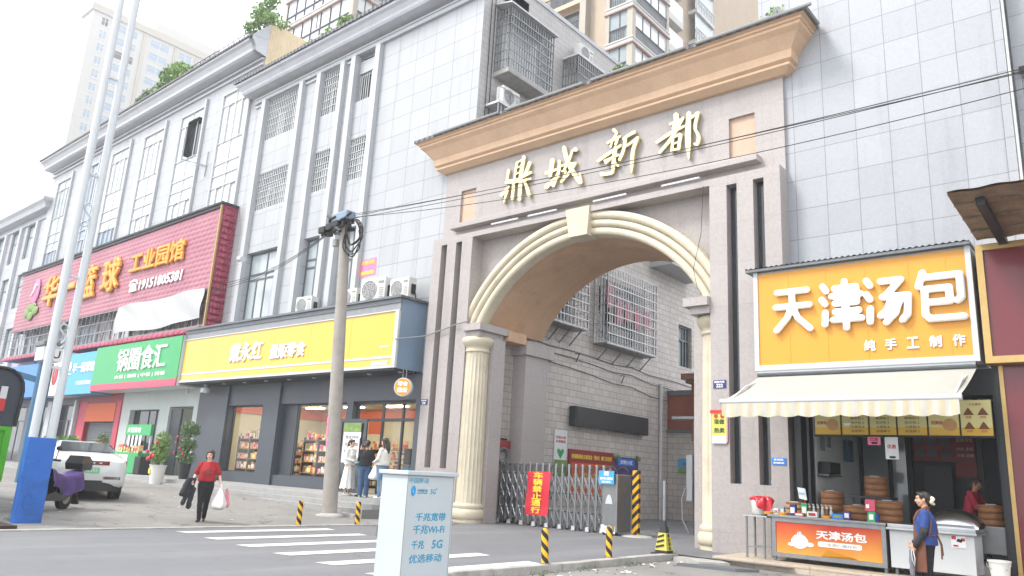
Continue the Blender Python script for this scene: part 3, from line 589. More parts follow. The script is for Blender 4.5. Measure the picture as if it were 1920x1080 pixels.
    # the four gold characters, brushed by hand
    m4 = {'ding': [[(290,480,26),(268,600,30),(255,700,26)],[(232,530,18),(215,610,16),(205,690,14)],[(232,535,12),(300,500,14)],[(225,585,10),(275,562,10)],[(218,640,10),(268,615,10)],[(158,600,20),(150,650,20),(142,695,18)],[(345,535,26),(325,590,26),(295,660,22)],[(150,695,14),(240,690,16),(355,622,22)],[(130,715,18),(210,712,16),(355,680,16)],[(205,715,22),(200,790,22),(190,860,22)],[(165,745,16),(95,830,26)],[(150,780,24),(118,895,8)],[(270,700,28),(262,780,30),(256,868,24)],[(300,700,22),(325,760,26),(342,830,26)]],
     'cheng': [[(540,510,34),(530,580,34),(515,660,30)],[(480,630,26),(540,610,22),(590,590,14)],[(480,755,34),(540,700,30),(600,650,18)],[(600,520,20),(605,600,22),(545,745,26)],[(590,575,16),(690,545,18),(750,540,14)],[(625,615,14),(665,600,14),(635,700,20)],[(645,400,30),(665,500,36),(715,610,36),(790,715,38)],[(790,715,30),(783,630,12)],[(745,545,20),(700,620,22),(620,710,18)],[(722,430,18),(690,520,20),(650,600,18)],[(735,425,28),(757,425,32)]],
     'xin': [[(1075,245,26),(1105,275,26)],[(1020,365,16),(1085,330,22),(1135,305,18)],[(1105,280,20),(1065,350,18)],[(1050,400,18),(1065,360,12)],[(1112,330,22),(1095,380,20)],[(940,525,22),(1040,455,26),(1145,385,18)],[(1100,400,28),(1085,480,30),(1075,600,28)],[(1075,590,22),(1070,632,26),(985,642,24)],[(985,648,30),(972,630,24)],[(1075,490,20),(1010,545,18)],[(1000,525,16),(1130,470,18)],[(1095,540,18),(1125,570,20)],[(1270,270,24),(1200,310,22),(1165,335,16)],[(1190,320,24),(1175,430,24),(1135,520,22)],[(1190,400,16),(1250,360,20),(1300,320,22)],[(1290,335,26),(1255,430,28),(1245,560,30),(1243,632,8)]],
     'du': [[(1625,110,40),(1630,180,40),(1600,240,30)],[(1570,200,20),(1630,175,24),(1690,150,18)],[(1455,360,22),(1570,280,28),(1700,215,16)],[(1690,140,18),(1620,270,26),(1560,360,26),(1480,450,22)],[(1600,310,22),(1590,440,22)],[(1600,320,16),(1665,285,20)],[(1670,290,26),(1660,350,26),(1650,430,24)],[(1605,375,12),(1655,355,12)],[(1590,430,18),(1655,420,18)],[(1745,100,34),(1735,250,44),(1735,380,46),(1743,512,6)],[(1735,165,20),(1820,105,22)],[(1825,100,22),(1800,200,26),(1800,260,20)],[(1800,250,20),(1835,310,26),(1820,385,28),(1790,375,16)]]}
    A = GATE_AFF
    for nm in m4:
        def to3(u, v, nm=nm):
            w = A[6]*u+A[7]*v+1; return ((A[0]*u+A[1]*v+A[2])/w, 17.3, (A[3]*u+A[4]*v+A[5])/w)
        m = MB(); [strokes(m, [[(q[0], q[1], q[2]*1.14) for q in st]], to3, -.085-.004*si, (0, 1, 0)) for si, st in enumerate(m4[nm])]
        m.build('gold_character', 'gold', g, raw=False)
    return g
gate()
# ------------------------------------------------------------------ buildings
def grille(m, x0, x1, z0, z1, y, nx, nz, r=.014, axis='x'):
    """flat welded grille of thin bars"""
    for i in range(nx+1):
        a = x0+(x1-x0)*i/nx
        m.box(a-r*1.25, a+r*1.25, y-r, y+r, z0, z1) if axis == 'x' else m.box(y-r, y+r, a-r, a+r, z0, z1)
    for j in range(nz+1):
        b = z0+(z1-z0)*j/nz
        m.box(x0, x1, y-r-.022, y-r-.002, b-r*.7, b+r*.7) if axis == 'x' else m.box(y+r+.002, y+r+.022, x0, x1, b-r*1.3, b+r*1.3)
def cornice(name, x0, x1, y, prof, mat, parent, left=True, right=True):
    """profile (overhang, z) swept along the front with returns at the ends"""
    v = []; f = []
    for o, z in prof: v += [(x0-(o if left else 0), y+2.5, z), (x0-(o if left else 0), y-o, z), (x1+(o if right else 0), y-o, z), (x1+(o if right else 0), y+2.5, z)]
    for j in range(len(prof)-1):
        for i in range(3): f.append((j*4+i, j*4+i+1, j*4+4+i+1, j*4+4+i))
    return MB().add(v, f).build(name, mat, parent)
def window(parent, x0, x1, z0, z1, y, mull, trans, glass, fr='store_frame', fw=.05, name='window', lower=None):
    m = MB(); d = .05
    m.box(x0, x1, y-d, y, z0, z0+fw); m.box(x0, x1, y-d, y, z1-fw, z1); m.box(x0, x0+fw, y-d, y, z0+fw, z1-fw); m.box(x1-fw, x1, y-d, y, z0+fw, z1-fw)
    for a, lo, hi in mull: m.box(a-fw/2, a+fw/2, y-d+.004, y-.003, lo, hi)
    for b in trans: m.box(x0+fw, x1-fw, y-d-.004, y-.004, b-fw/2, b+fw/2)
    w = m.build(name, fr, parent); MB().quad((x0, y-.015, z0), (x1, y-.015, z0), (x1, y-.015, z1), (x0, y-.015, z1)).build('pane', glass, w); return w

def middle_building():
    b = thing('shop_building', 'pale grey tiled building with barred windows beside the gate arch', 'building', (-25, 17.4, 0))
    Y = 17.4; cols = [(-31.28, -28.5), (-26.85, -25.45), (-24.4, -23.1)]; rows = [(16.2, 18.38), (12.65, 14.52), (7.5, 10.62)]
    hol = [(a, c, z0, z1) for a, c in cols for z0, z1 in rows]
    m = MB(); wall(m, -32.3, -17.2, 4.4, 19.2, Y, .28, hol)
    m.quad((-32.3, Y, 4.4), (-32.3, 36, 4.4), (-32.3, 36, 19.8), (-32.3, Y, 19.8)); m.quad((-32.3, 36, 0), (-17.2, 36, 0), (-17.2, 36, 19.8), (-32.3, 36, 19.8)); m.quad((-32.3, Y+.3, 19.8), (-17.2, Y+.3, 19.8), (-17.2, 36, 19.8), (-32.3, 36, 19.8))
    m.build('front_wall', 'grey_tile', b)
    for a, c in ((-31.6, -31.281), (-28.499, -28.2), (-27.15, -26.851), (-25.449, -25.15), (-24.7, -24.401), (-23.099, -22.8)):
        MB().box(a, c, Y-.2, Y-.001, 6.6, 18.38).build('fin', 'pale_stone', b)
    m = MB(); m.box(-32.4, -17.2, Y-.12, Y-.002, 18.4, 18.58); m.box(-32.4, -17.2, Y-.16, Y-.002, 18.581, 18.66); m.build('band', 'pale_stone', b)
    for a, c in ((-32.35, -31.62), (-28.18, -27.17), (-25.13, -24.72)): MB().box(a, c, Y-.07, Y-.002, 18.2, 18.3).build('hood', 'trim_stone', b)
    pr = [(0, 18.78), (.06, 18.8), (.52, 18.86), (.58, 18.95), (.6, 19.05), (.7, 19.22), (.82, 19.3), (.82, 19.42)]
    co = cornice('cornice', -32.4, -17.2, Y, pr, 'trim_stone', b, True, False)
    m = MB(); m.quad((-33.25, Y-.85, 19.42), (-17.2, Y-.85, 19.42), (-17.2, Y+.3, 19.82), (-33.25, Y+.3, 19.82)); m.quad((-33.25, Y-.85, 19.42), (-33.25, Y+.3, 19.82), (-33.25, Y+2.5, 19.82), (-33.25, Y+2.5, 19.42)); m.box(-33.3, -17.2, Y-.9, Y-.84, 19.425, 19.56); m.build('roof_edge', 'roof_tile', co)
    # windows
    for ci, (a, c) in enumerate(cols):
        n = 18 if ci == 0 else 9
        for ri, (z0, z1) in enumerate(rows):
            mid = (a+c)/2
            if ri < 2:
                if ri == 0 and ci == 2:
                    w = window(b, a, c, z0, z1, Y+.279, [(-23.64, z0, z0+1.3)], [z0+1.3], 'glass_dark', fr='white_bar')
                    m = MB(); m.box(a, c, Y+.1, Y+.24, z0+1.35, z1-.25); m.box(-23.6, c, Y+.12, Y+.24, z0, z0+1.34); m.build('blank_panel', 'pale_stone', w)
                    m = MB(); [m.box(a+.08+.14*i-.012, a+.08+.14*i+.012, Y+.12, Y+.145, z0+.02, z0+1.28) for i in range(5)]; m.build('grille', 'white_bar', w)
                else:
                    w = window(b, a, c, z0, z1, Y+.279, [(mid, z0, z1-.6)]+([(a+.7, z0, z1-.6), (c-.7, z0, z1-.6)] if ci == 0 else []), [z1-.6], 'led_face', fr='white_bar')
                    m = MB(); grille(m, a+.01, c-.01, z0+.02, z1-.02, Y+.05, n, 6, .017); m.build('grille', 'white_paint', w)
                    m = MB(); rr = random.Random(ci*7+ri)
                    for _ in range(3 if ci == 0 else 2):
                        x = rr.uniform(a+.3, c-.4); m.box(x, x+rr.uniform(.2, .6), Y+.2, Y+.225, z0+.1, z1-rr.uniform(.7, 1.))
                    m.build('curtain', 'cloth_white', w)
            else:
                mu = [(mid, z0, z1)]+([(a+.7, z0, z0+1.85), (c-.7, z0, z0+1.85)] if ci == 0 else [])
                w = window(b, a, c, z0, z1, Y+.279, mu, [z0+1.87, z1-.9 if ci else z1-1.0], 'glass_pale', fr='galv', fw=.07)
    # side wall over the gate passage
    m = MB(); m.quad((-17.2, Y, 4.4), (-17.2, 36, 4.4), (-17.2, 36, 19.9), (-17.2, Y, 19.9)); m.build('side_wall', 'upper_tile', b)
    m = MB(); m.box(-17.26, -17.15, Y+.01, 36, 19.8, 19.98); m.build('coping', 'trim_stone', b)
    m = MB()
    for y in (17.75, 17.95): m.tube([(-17.14, y, 9), (-17.14, y, 18.8), (-17.15, y+.1, 19.8)], .018, 5)
    m.build('cable', 'black', b)
    # caged bay with a concrete slab
    cg = MB().rbox(-17.2, -16.45, 18.1, 20.75, 15.42, 15.6, .02).build('cage_slab', 'kerb_stone', b)
    m = MB(); grille(m, 18.14, 20.7, 15.62, 18.1, -16.5, 18, 7, .016, 'y'); grille(m, -17.18, -16.5, 15.62, 18.1, 18.14, 5, 7, .016); grille(m, -17.18, -16.5, 15.62, 18.1, 20.7, 5, 7, .016); m.build('grille', 'dull_steel', cg)
    m = MB(); m.prism([(-17.2, 18.32), (-16.38, 18.14), (-16.38, 18.2), (-17.2, 18.38)], 'y', 18.0, 20.85); m.build('canopy', 'white_bar', cg)
    window(b, 0, 1, 0, 1, 0, [], [], 'glass_dark') if 0 else None
    m = MB(); m.quad((-17.19, 18.4, 15.8), (-17.19, 20.5, 15.8), (-17.19, 20.5, 17.9), (-17.19, 18.4, 17.9)); m.build('window', 'glass_white', cg)
    cg2 = MB().box(-17.2, -16.4, 22.2, 24.1, 18.1, 18.2).build('cage_slab', 'white_bar', b)
    m = MB(); grille(m, 22.24, 24.06, 16.5, 18.1, -16.45, 13, 4, .016, 'y'); grille(m, -17.18, -16.45, 16.5, 18.1, 22.24, 5, 4, .016); m.build('grille', 'dull_steel', cg2)
    cg3 = MB().box(-17.2, -16.5, 17.75, 19.1, 14.08, 14.16).build('ac_shelf', 'white_bar', b)
    m = MB(); grille(m, 17.78, 19.06, 13.3, 14.08, -16.54, 8, 2, .014, 'y'); grille(m, 17.78, 19.06, 14.16, 14.7, -16.54, 2, 1, .012, 'y'); m.build('grille', 'dull_steel', cg3)
    # ground floor behind the shop fronts
    m = MB(); m.quad((-32.3, 24, 0), (-17.2, 24, 0), (-17.2, 24, 4.4), (-32.3, 24, 4.4)); m.quad((-17.2, Y, 0), (-17.2, 36, 0), (-17.2, 36, 4.4), (-17.2, Y, 4.4)); m.build('lower_wall', 'wall_cream', b)
    return b

def long_building():
    b = thing('long_building', 'long white tiled block with tall glazed bays above the red basketball sign', 'building', (-46, 17.4, 0))
    Y = 17.4; m = MB(); bays = [-33.12-4.57*k for k in range(6)]
    hol = [(x-2.87, x-.16, 7.3, 20.1) for x in bays]
    wall(m, -59.9, -32.31, 4.2, 21.4, Y, .12, hol); m.quad((-32.31, Y, 4.4), (-32.31, 34, 4.4), (-32.31, 34, 21.4), (-32.31, Y, 21.4)); m.quad((-59.9, Y, 4.4), (-59.9, 34, 4.4), (-59.9, 34, 21.4), (-59.9, Y, 21.4))
    m.quad((-59.9, Y+.5, 21.9), (-32.31, Y+.5, 21.9), (-32.31, 34, 21.9), (-59.9, 34, 21.9)); m.build('front_wall', 'grey_tile', b)
    for z, o in ((20.62, .1), (20.9, .14)): MB().box(-60, -32.3, Y-o, Y-.002, z, z+.1).build('band', 'trim_stone', b)
    pr = [(0, 21.05), (.5, 21.12), (.6, 21.2), (.62, 21.38), (.72, 21.6), (.85, 21.7), (.85, 21.82)]
    co = cornice('cornice', -59.9, -32.22, Y, pr, 'pale_stone', b, True, False)
    m = MB(); m.quad((-60.8, Y-.88, 21.82), (-32.2, Y-.88, 21.82), (-32.2, Y+.5, 22.1), (-60.8, Y+.5, 22.1)); m.box(-60.85, -32.2, Y-.92, Y-.87, 21.825, 21.93); m.build('roof_edge', 'roof_tile', co)
    MB().prism([(Y, 21.0)]+[(Y-o, z) for o, z in pr]+[(Y-.88, 21.84), (Y+.02, 22.9), (Y+.3, 22.95), (Y+.3, 21.0)], 'x', -32.5, -32.21).build('cornice_end', 'trim_stone', b); MB().box(-32.6, -32.2, Y+.03, 19.75, 19.0, 23.0).build('end_wall', 'ribbed_beige', b)
    for i, x in enumerate(bays):
        x0, x1 = x-2.87, x-.16; xm = (x0+x1)/2; y = Y+.1
        f = MB().box(x+.001, x+.16, Y-.14, Y-.002, 6.8, 20.3).build('fin', 'pale_stone', b)
        m = MB(); fw = .05
        m.box(x0, x1, y-.1, y-.02, 20.0, 20.09); m.box(x0, x0+fw, y-.1, y-.02, 7.3, 20.0)
        rows = [19.35, 17.25, 16.05, 15.4, 14.75, 12.7, 11.5, 10.85, 10.2]
        for k, z in enumerate(rows): m.box(x0+fw, x1, y-.06, y-.021, z-.018, z+.018)
        m.box(xm-.02, xm+.02, y-.062, y-.021, 7.3, 20.0)
        for hi, lo in ((19.35, 17.25), (14.75, 12.7)):
            for s in (-.67, .67): m.box(xm+s-.03, xm+s+.03, y-.08, y-.021, lo, hi); m.box(xm+s-.03, xm+s+.35, y-.085, y-.023, hi-.06, hi+.025)
        w = m.build('glazed_bay', 'bay_frame', b)
        gl = ['glass_white', 'glass_white', 'glass_white', 'glass_white', 'glass_blue', 'glass_pale'][i]
        MB().quad((x0, y, 7.3), (x1, y, 7.3), (x1, y, 14.75), (x0, y, 14.75)).build('pane', 'glass_white' if i < 3 else 'glass_blue', w)
        MB().quad((x0, y, 14.75), (x1, y, 14.75), (x1, y, 20.0), (x0, y, 20.0)).build('pane', gl, w)
        if i == 1:
            m = MB(); m.box(xm+.04, x1-.1, y-.06, y-.03, 17.32, 19.28); m.build('open_sash', 'glass_dark', w)
            m = MB(); m.box(xm+.04, xm+.12, y-.3, y-.06, 17.3, 19.3); m.box(xm+.12, x1-.1, y-.3, y-.06, 19.28, 19.33); [m.box(xm+.2+.3*q, xm+.23+.3*q, y-.08, y-.061, 17.3, 19.0) for q in range(4)]; m.build('sash_frame', 'dark_metal', w)
    # washing arms on the wall
    m = MB(); m.tube([(-36.6, Y-.02, 16.2), (-37.6, Y-.9, 16.5)], .03, 5); m.tube([(-36.6, Y-.02, 16.2), (-37.2, Y-.7, 16.1)], .025, 5); m.tube([(-36.6, Y-.05, 15.6), (-36.6, Y-.05, 17)], .025, 5); m.build('bracket', 'dull_steel', b)
    return b

def low_building():
    b = thing('pilaster_building', 'lower white tiled building with pilasters at the left edge', 'building', (-75, 17.6, 0)); Y = 17.6
    cols = [(-61.9-3.4*k-2.2, -61.9-3.4*k) for k in range(8)]
    m = MB(); wall(m, -90, -60.05, 0, 18.6, Y, .2, [(a, c, z0, z0+2.6) for a, c in cols for z0 in (7.2, 11.3, 15.1)])
    m.quad((-60.05, Y, 0), (-60.05, 32, 0), (-60.05, 32, 18.6), (-60.05, Y, 18.6)); m.quad((-90, Y+.4, 19.2), (-60.05, Y+.4, 19.2), (-60.05, 32, 19.2), (-90, 32, 19.2)); m.build('front_wall', 'grey_tile', b)
    cornice('cornice', -90, -60.06, Y, [(0, 18.2), (.5, 18.3), (.6, 18.6), (.8, 18.8), (.8, 19.0), (0, 19.3)], 'trim_stone', b)
    MB().box(-90, -60.1, Y-.1, Y-.002, 17.75, 17.9).build('band', 'pale_stone', b)
    for a, c in cols:
        MB().box(c+.1, c+.45, Y-.22, Y-.002, 5, 17.7).build('fin', 'trim_stone', b)
        for z0 in (7.2, 11.3, 15.1): window(b, a, c, z0, z0+2.6, Y+.199, [((a+c)/2, z0, z0+2.6)], [z0+1.7], 'glass_pale', fr='galv')
    return b

def right_building():
    b = thing('stone_building', 'tall blank wall of grey granite slabs above the bun stall', 'building', (-3.8, 17.4, 0))
    Y = 17.4
    m = MB(); m.quad((-7.0, Y, 5.2), (-1.86, Y, 5.2), (-1.86, Y, 34), (-7.0, Y, 34)); m.quad((-7, Y, 0), (-7, 24, 0), (-7, 24, 34), (-7, Y, 34)); m.quad((-7, 24, 0), (-1.7, 24, 0), (-1.7, 24, 34), (-7, 24, 34)); m.quad((-7, Y, 34), (-1.7, Y, 34), (-1.7, 24, 34), (-7, 24, 34))
    m.quad((-7.0, Y, -.1), (-6.0, Y, -.1), (-6.0, Y, 5.2), (-7.0, Y, 5.2))
    m.build('front_wall', 'white_tile', b)
    MB().box(-1.859, -1.69, Y-.03, Y+.2, 5.2, 34).build('corner_strip', 'white_tile', b)
    m = MB(); m.tube([(-1.655, Y+.02, 5), (-1.655, Y+.02, 34)], .03, 8); m.build('downpipe', 'ac_white', b)
    return b
def far_right_building():
    b = thing('granite_building', 'granite building with a dark framed window at the right edge', 'building', (2, 17.9, 0)); Y = 17.85
    m = MB(); wall(m, -1.62, 8, -.1, 34, Y, .25, [(-1.5, 2.6, 7.4, 10.3), (3.4, 7, 7.4, 10.3), (-1.5, 2.6, 12.6, 15.4)]); m.build('front_wall', 'white_tile', b)
    for x0, x1, z0, z1 in ((-1.5, 2.6, 7.4, 10.3), (3.4, 7, 7.4, 10.3), (-1.5, 2.6, 12.6, 15.4)):
        window(b, x0, x1, z0, z1, Y+.24, [(x0+1.1, z0, z1-.9), (x0+2.2, z0, z1-.9)], [z1-.9], 'glass_pale', fr='ac_white', fw=.09)
        MB().box(x0-.02, x1+.1, Y-.12, Y-.002, z1+.01, z1+.13).build('lintel', 'dark_metal', b)
    m = MB(); m.quad((-1.62, Y, 34), (8, Y, 34), (8, 30, 34), (-1.62, 30, 34)); m.build('roof', 'trim_stone', b)
    return b

def passage():
    b = thing('passage_building', 'grey brick tiled wall behind the folding gate with caged windows', 'building', (-16.3, 25, 0)); X = -16.35
    m = MB(); wall(m, 17.5, 46, -.1, 12.6, X, -.25, [(30.5, 31.75, 6.6, 8.5)], 'y')
    m.build('wall', 'passage_tile', b)
    m = MB(); m.quad((-16.6, 30.49, 6.55), (-16.6, 31.76, 6.55), (-16.6, 31.76, 8.55), (-16.6, 30.49, 8.55)); w = m.build('window', 'glass_pale', b)
    m = MB()
    for z in (6.62, 7.85, 8.46): m.box(X-.22, X-.16, 30.5, 31.75, z-.04, z+.04)
    for y in (30.54, 31.2, 31.45, 31.71): m.box(X-.221, X-.161, y-.035, y+.035, 6.6, 8.5)
    m.build('frame', 'galv', w); MB().quad((X-.2, 31.2, 6.66), (X-.2, 31.45, 6.66), (X-.2, 31.45, 7.8), (X-.2, 31.2, 7.8)).build('open_sash', 'black', w)
    # the two cages
    for y0, y1, z0, z1, n in ((23.75, 27.45, 6.5, 9.5, 20), (20.0, 22.5, 6.75, 9.3, 12)):
        c = MB().box(X+.002, X+.62, y0, y1, z0-.05, z0).build('cage_floor', 'dull_steel', b)
        m = MB(); grille(m, y0, y1, z0, z1, X+.6, n, 8, .016, 'y'); grille(m, X+.02, X+.6, z0, z1, y0, 4, 8, .016); grille(m, X+.02, X+.6, z0, z1, y1, 4, 8, .016); m.build('grille', 'white_bar', c)
        m = MB(); [m.bar((X+.56, y0+.3+(y1-y0-.6)*i/3, z0-.06), (X+.01, y0+.3+(y1-y0-.6)*i/3, z0-.6), .035) for i in range(4)]; m.build('brace', 'dull_steel', c)
        MB().quad((X+.01, y0+.25, z0+.3), (X+.01, y1-.25, z0+.3), (X+.01, y1-.25, z1-.3), (X+.01, y0+.25, z1-.3)).build('window', 'glass_dark', c)
        m = MB(); rr = random.Random(int(y0))
        for i in range(5): yy = y0+.4+i*(y1-y0-.9)/4; h = rr.uniform(.6, 1.1); zz = z0+rr.uniform(.9, 1.5); m.prism([(yy, zz), (yy+.4, zz), (yy+.46, zz+h*.7), (yy+.3, zz+h), (yy+.1, zz+h), (yy-.06, zz+h*.7)], 'x', X+.3, X+.34)
        m.build('laundry', 'bag_pink' if n == 20 else 'cloth_white', c)
    MB().box(X+.001, X+1.1, 27.9, 31.3, 10.55, 10.75).build('canopy', 'pale_stone', b)
    MB().box(X+.001, X+1.0, 27.95, 31.2, 10.76, 11.3).build('balcony_front', 'red_trim', b)
    m = MB(); m.tube([(X+.08, 28.8, 0), (X+.08, 28.8, 5.55)], .075, 10)
    for z in (1.4, 3.4, 5.2): m.tube([(X+.08, 28.8, z), (X+.08, 28.8, z+.06)], .09, 10)
    m.build('downpipe', 'white_bar', b)
    m = MB(); rr = random.Random(3)
    for zz, dz in ((5.9, -.55), (6.1, -.3), (5.6, -.9)): m.tube([(X+.04, 19.5+14*t/10, zz+dz*t/10-.12*sin(pi*(t % 2.5)/2.5)) for t in range(11)], .014, 5)
    for y, z in ((22.6, 5.65), (25.7, 5.25)): m.tube([(X+.02, y, z+.25), (X+.2, y, z+.25), (X+.05, y, z-.05)], .02, 5)
    m.build('cable', 'black', b)
    m = MB(); m.box(X+.001, X+.02, 17.6, 19.0, 2.52, 2.58); m.build('ledge', 'dark_metal', b)
    # the other side of the passage, behind the right pier
    c = thing('passage_side_wall', 'low tiled side wall of the gate passage behind the right pier', 'wall', (-8, 24, 0))
    m = MB(); m.box(-8.2, -8.0, 20.6, 29.4, -.1, 3.4); m.build('wall', 'passage_tile', c)
    return b
def brick_wall():
    b = thing('brick_wall', 'low tiled yard wall topped with red brick panel at the passage end', 'wall', (-14, 29.6, 0))
    MB().box(-16.34, -6.0, 29.5, 29.8, -.1, 3.55).build('wall', 'passage_tile_front', b)
    m = MB(); m.box(-16.34, -6, 29.42, 29.82, 3.551, 3.7); m.box(-16.34, -6, 29.45, 29.82, 5.15, 5.35); m.build('coping', 'galv', b)
    MB().box(-16.34, -6, 29.52, 29.78, 3.701, 5.149).build('brick_panel', 'red_render', b)
    p = MB().box(-15.1, -13.6, 29.3, 29.9, 3.2, 5.6).build('brick_pier', 'red_render', b)
    m = MB(); m.box(-15.3, -13.4, 29.15, 30, 5.601, 5.75); m.box(-15.45, -13.25, 29.02, 30.1, 5.751, 6.0); m.build('cap', 'red_brick', p)
    return b

def tower(name, label, x, y0, y1, z, nfl, X2):
    b = thing(name, label, 'tower block', (x, y0, 0))
    m = MB(); m.box(X2, x, y0, y1, 0, z); m.box(x+.001, x+3.0, y0+26, y1-10, 0, z-4); m.box(x-12, x-3, y0+14, y1-14, z, z+5); m.build('wall', 'tower_wall', b)
    m = MB(); m.box(X2-.3, x+.4, y0-.4, y1+.3, z-.8, z+.8); m.build('parapet', 'tower_cream', b)
    cols = [(2, 3.2), (5.2, 9.4), (12.5, 16.5), (19, 21.8), (24, 25.3), (27.5, 29.3), (31.5, 34.5), (37, 41), (44, 48)]
    k = 0; rest = MB(); restf = MB()
    for i in range(nfl):
        zz = z-3.4-3.05*i
        if zz < 20: break
        for c0, c1 in cols:
            xx = x+(3.0 if 26 < (c0+c1)/2 < y1-y0-10 else 0)
            if 25.3 < c1 < 29 and 0: continue
            pan = MB() if k < 99 else rest; fr = MB() if k < 99 else restf; pan.box(xx+.005, xx+.02, y0+c0, y0+c1, zz, zz+1.75)
            fr.box(xx+.005, xx+.1, y0+c0-.1, y0+c1+.1, zz-.18, zz-.02); fr.box(xx+.012, xx+.06, y0+(c0+c1)/2-.05, y0+(c0+c1)/2+.05, zz, zz+1.75); fr.box(xx+.012, xx+.06, y0+c0, y0+c1, zz+1.1, zz+1.17)
            if k < 99: w = pan.build('window', 'led_face' if (k*7+i*5) % 11 == 0 else 'glass_blue', b); fr.build('frame', 'white_bar', w)
            k += 1
    tag(rest.build('far_window', 'glass_blue', b), kind='stuff'); tag(restf.build('far_window_frame', 'white_bar', b), kind='stuff')
    m = MB()
    for yy in (11, 18, 23): m.box(x+.004, x+.3, y0+yy-.35, y0+yy+.35, 0, z-1)
    m.build('pilaster', 'tower_cream', b)
    return b

def balcony_tower(label, X, Y, z0, nfl, w, dep, left, Z0):
    """residential tower: glazed corner balconies with railings, tiled slab edges"""
    b = thing('apartment_tower', label, 'apartment tower', (X, Y, 0))
    MB().box(X-left, X-w, Y+1.6, Y+30, 0, z0+nfl*3+3).build('wall', 'tower_render', b)
    MB().box(X-w+.001, X-1.5, Y+dep, Y+30, 0, z0+nfl*3+3).build('side_wall', 'tower_render', b)
    for i in range(-3 if w < 5 else 0, nfl):
        z = z0+3.0*i
        s = MB(); s.box(X-w, X, Y, Y+dep, z-.28, z+.05); s.box(X-w-.06, X+.06, Y-.06, Y+dep-.02, z+.051, z+.16)
        sl = s.build('balcony_slab', 'tower_white', b)
        MB().box(X-w-.1, X+.1, Y-.1, Y+dep-.04, z-.4, z-.281).build('slab_trim', 'red_trim', sl)
        [MB().box(*q, z+.161, z+2.72).build('post', 'tower_cream', sl) for q in ((X-.5, X-.02, Y+.02, Y+.5), (X-.35, X-.02, Y+dep-.4, Y+dep-.05), (X-w, X-w+.3, Y+.02, Y+.3))]
        m = MB(); m.quad((X-w+.3, Y+.14, z+.16), (X-.5, Y+.14, z+.16), (X-.5, Y+.14, z+2.72), (X-w+.3, Y+.14, z+2.72)); m.build('pane', 'glass_white' if w > 5 else 'glass_teal', sl)
        m = MB(); m.quad((X-.14, Y+.5, z+.16), (X-.14, Y+dep-.4, z+.16), (X-.14, Y+dep-.4, z+2.72), (X-.14, Y+.5, z+2.72)); m.build('pane', 'glass_white', sl)
        m = MB(); r = .02
        if w > 5:
            for q in range(8): a = X-w+.3+(w-.8)*q/7; m.box(a-.04, a+.04, Y+.05, Y+.13, z+.16, z+2.72)
            m.box(X-w+.3, X-.5, Y+.04, Y+.135, z+.95, z+1.05)
        for q in range(int((w-.8)/.16) if w < 5 else 0): a = X-w+.35+.16*q; m.box(a-r, a+r, Y+.03, Y+.07, z+.16, z+1.15)
        for q in range(int((dep-.9)/.16)): a = Y+.55+.16*q; m.box(X-.07, X-.03, a-r, a+r, z+.16, z+1.15)
        m.box(X-w+.3, X-.5, Y+.01, Y+.09, z+1.15, z+1.22) if w < 5 else 0; m.box(X-.09, X-.01, Y+.5, Y+dep-.4, z+1.15, z+1.22)
        for q in range(1, 4): a = Y+.5+(dep-.9)*q/4; m.box(X-.15, X-.09, a-.03, a+.03, z+1.22, z+2.72)
        a = X-w/2; m.box(a-.03, a+.03, Y+.09, Y+.15, z+1.22, z+2.72)
        m.build('railing', 'dark_metal', sl)
        # recessed balconies further back and small windows with air conditioners
        m = MB(); m.box(X-1.49, X-.9, Y+dep+1.2, Y+dep+4.0, z-.1, z+2.0); m.build('bay', 'tower_white', b)
        m = MB(); m.quad((X-.89, Y+dep+1.4, z+.5), (X-.89, Y+dep+3.8, z+.5), (X-.89, Y+dep+3.8, z+1.9), (X-.89, Y+dep+1.4, z+1.9)); m.build('bay_window', 'glass_white', b)
        m = MB(); m.box(X-1.49, X-.6, Y+dep+6, Y+dep+9.5, z-.25, z+.1); m.box(X-.68, X-.6, Y+dep+6, Y+dep+9.5, z+1.1, z+1.2); [m.box(X-.68, X-.62, Y+dep+6+.5*q, Y+dep+6.06+.5*q, z+.1, z+1.1) for q in range(8)]; m.build('rear_balcony', 'tower_white', b)
        m = MB(); m.quad((X-.8, Y+dep+6, z+.2), (X-.8, Y+dep+9.5, z+.2), (X-.8, Y+dep+9.5, z+2.7), (X-.8, Y+dep+6, z+2.7)); m.build('rear_pane', 'glass_pale', b)
        if left > 6:
            m = MB(); m.box(X-w-7, X-w-3.2, Y+.9, Y+1.599, z-.3, z+.1); m.build('side_balcony', 'cornice_tan', b)
            m = MB(); [m.box(X-w-7+.17*q, X-w-6.97+.17*q, Y+.93, Y+.97, z+.1, z+1.1) for q in range(23)]; m.box(X-w-7, X-w-3.2, Y+.92, Y+.98, z+1.1, z+1.18); m.build('railing', 'dark_metal', b)
            MB().quad((X-w-6.8, Y+1.59, z+.1), (X-w-3.4, Y+1.59, z+.1), (X-w-3.4, Y+1.59, z+2.5), (X-w-6.8, Y+1.59, z+2.5)).build('window', 'glass_dark', b)
            MB().box(X-w-3.2, X-w-2.6, Y+.9, Y+1.599, z-.3, z+2.7).build('pillar', 'tower_cream', b)
    return b
middle_building(); long_building(); low_building(); right_building(); far_right_building(); passage(); brick_wall()
tower('tower_block', 'very tall pale residential tower beyond the roofs at upper left', -163, 48, 108, 93, 26, -168.5)
balcony_tower('tan apartment tower with railed corner balconies behind the gate cornice', -26.9, 43, 33.4, 6, 2.4, 5.6, 14, 0)
balcony_tower('apartment tower with white glazed balconies above the middle roof', -47.3, 32.5, 37.0, 4, 10.5, 4.0, 6, 0)
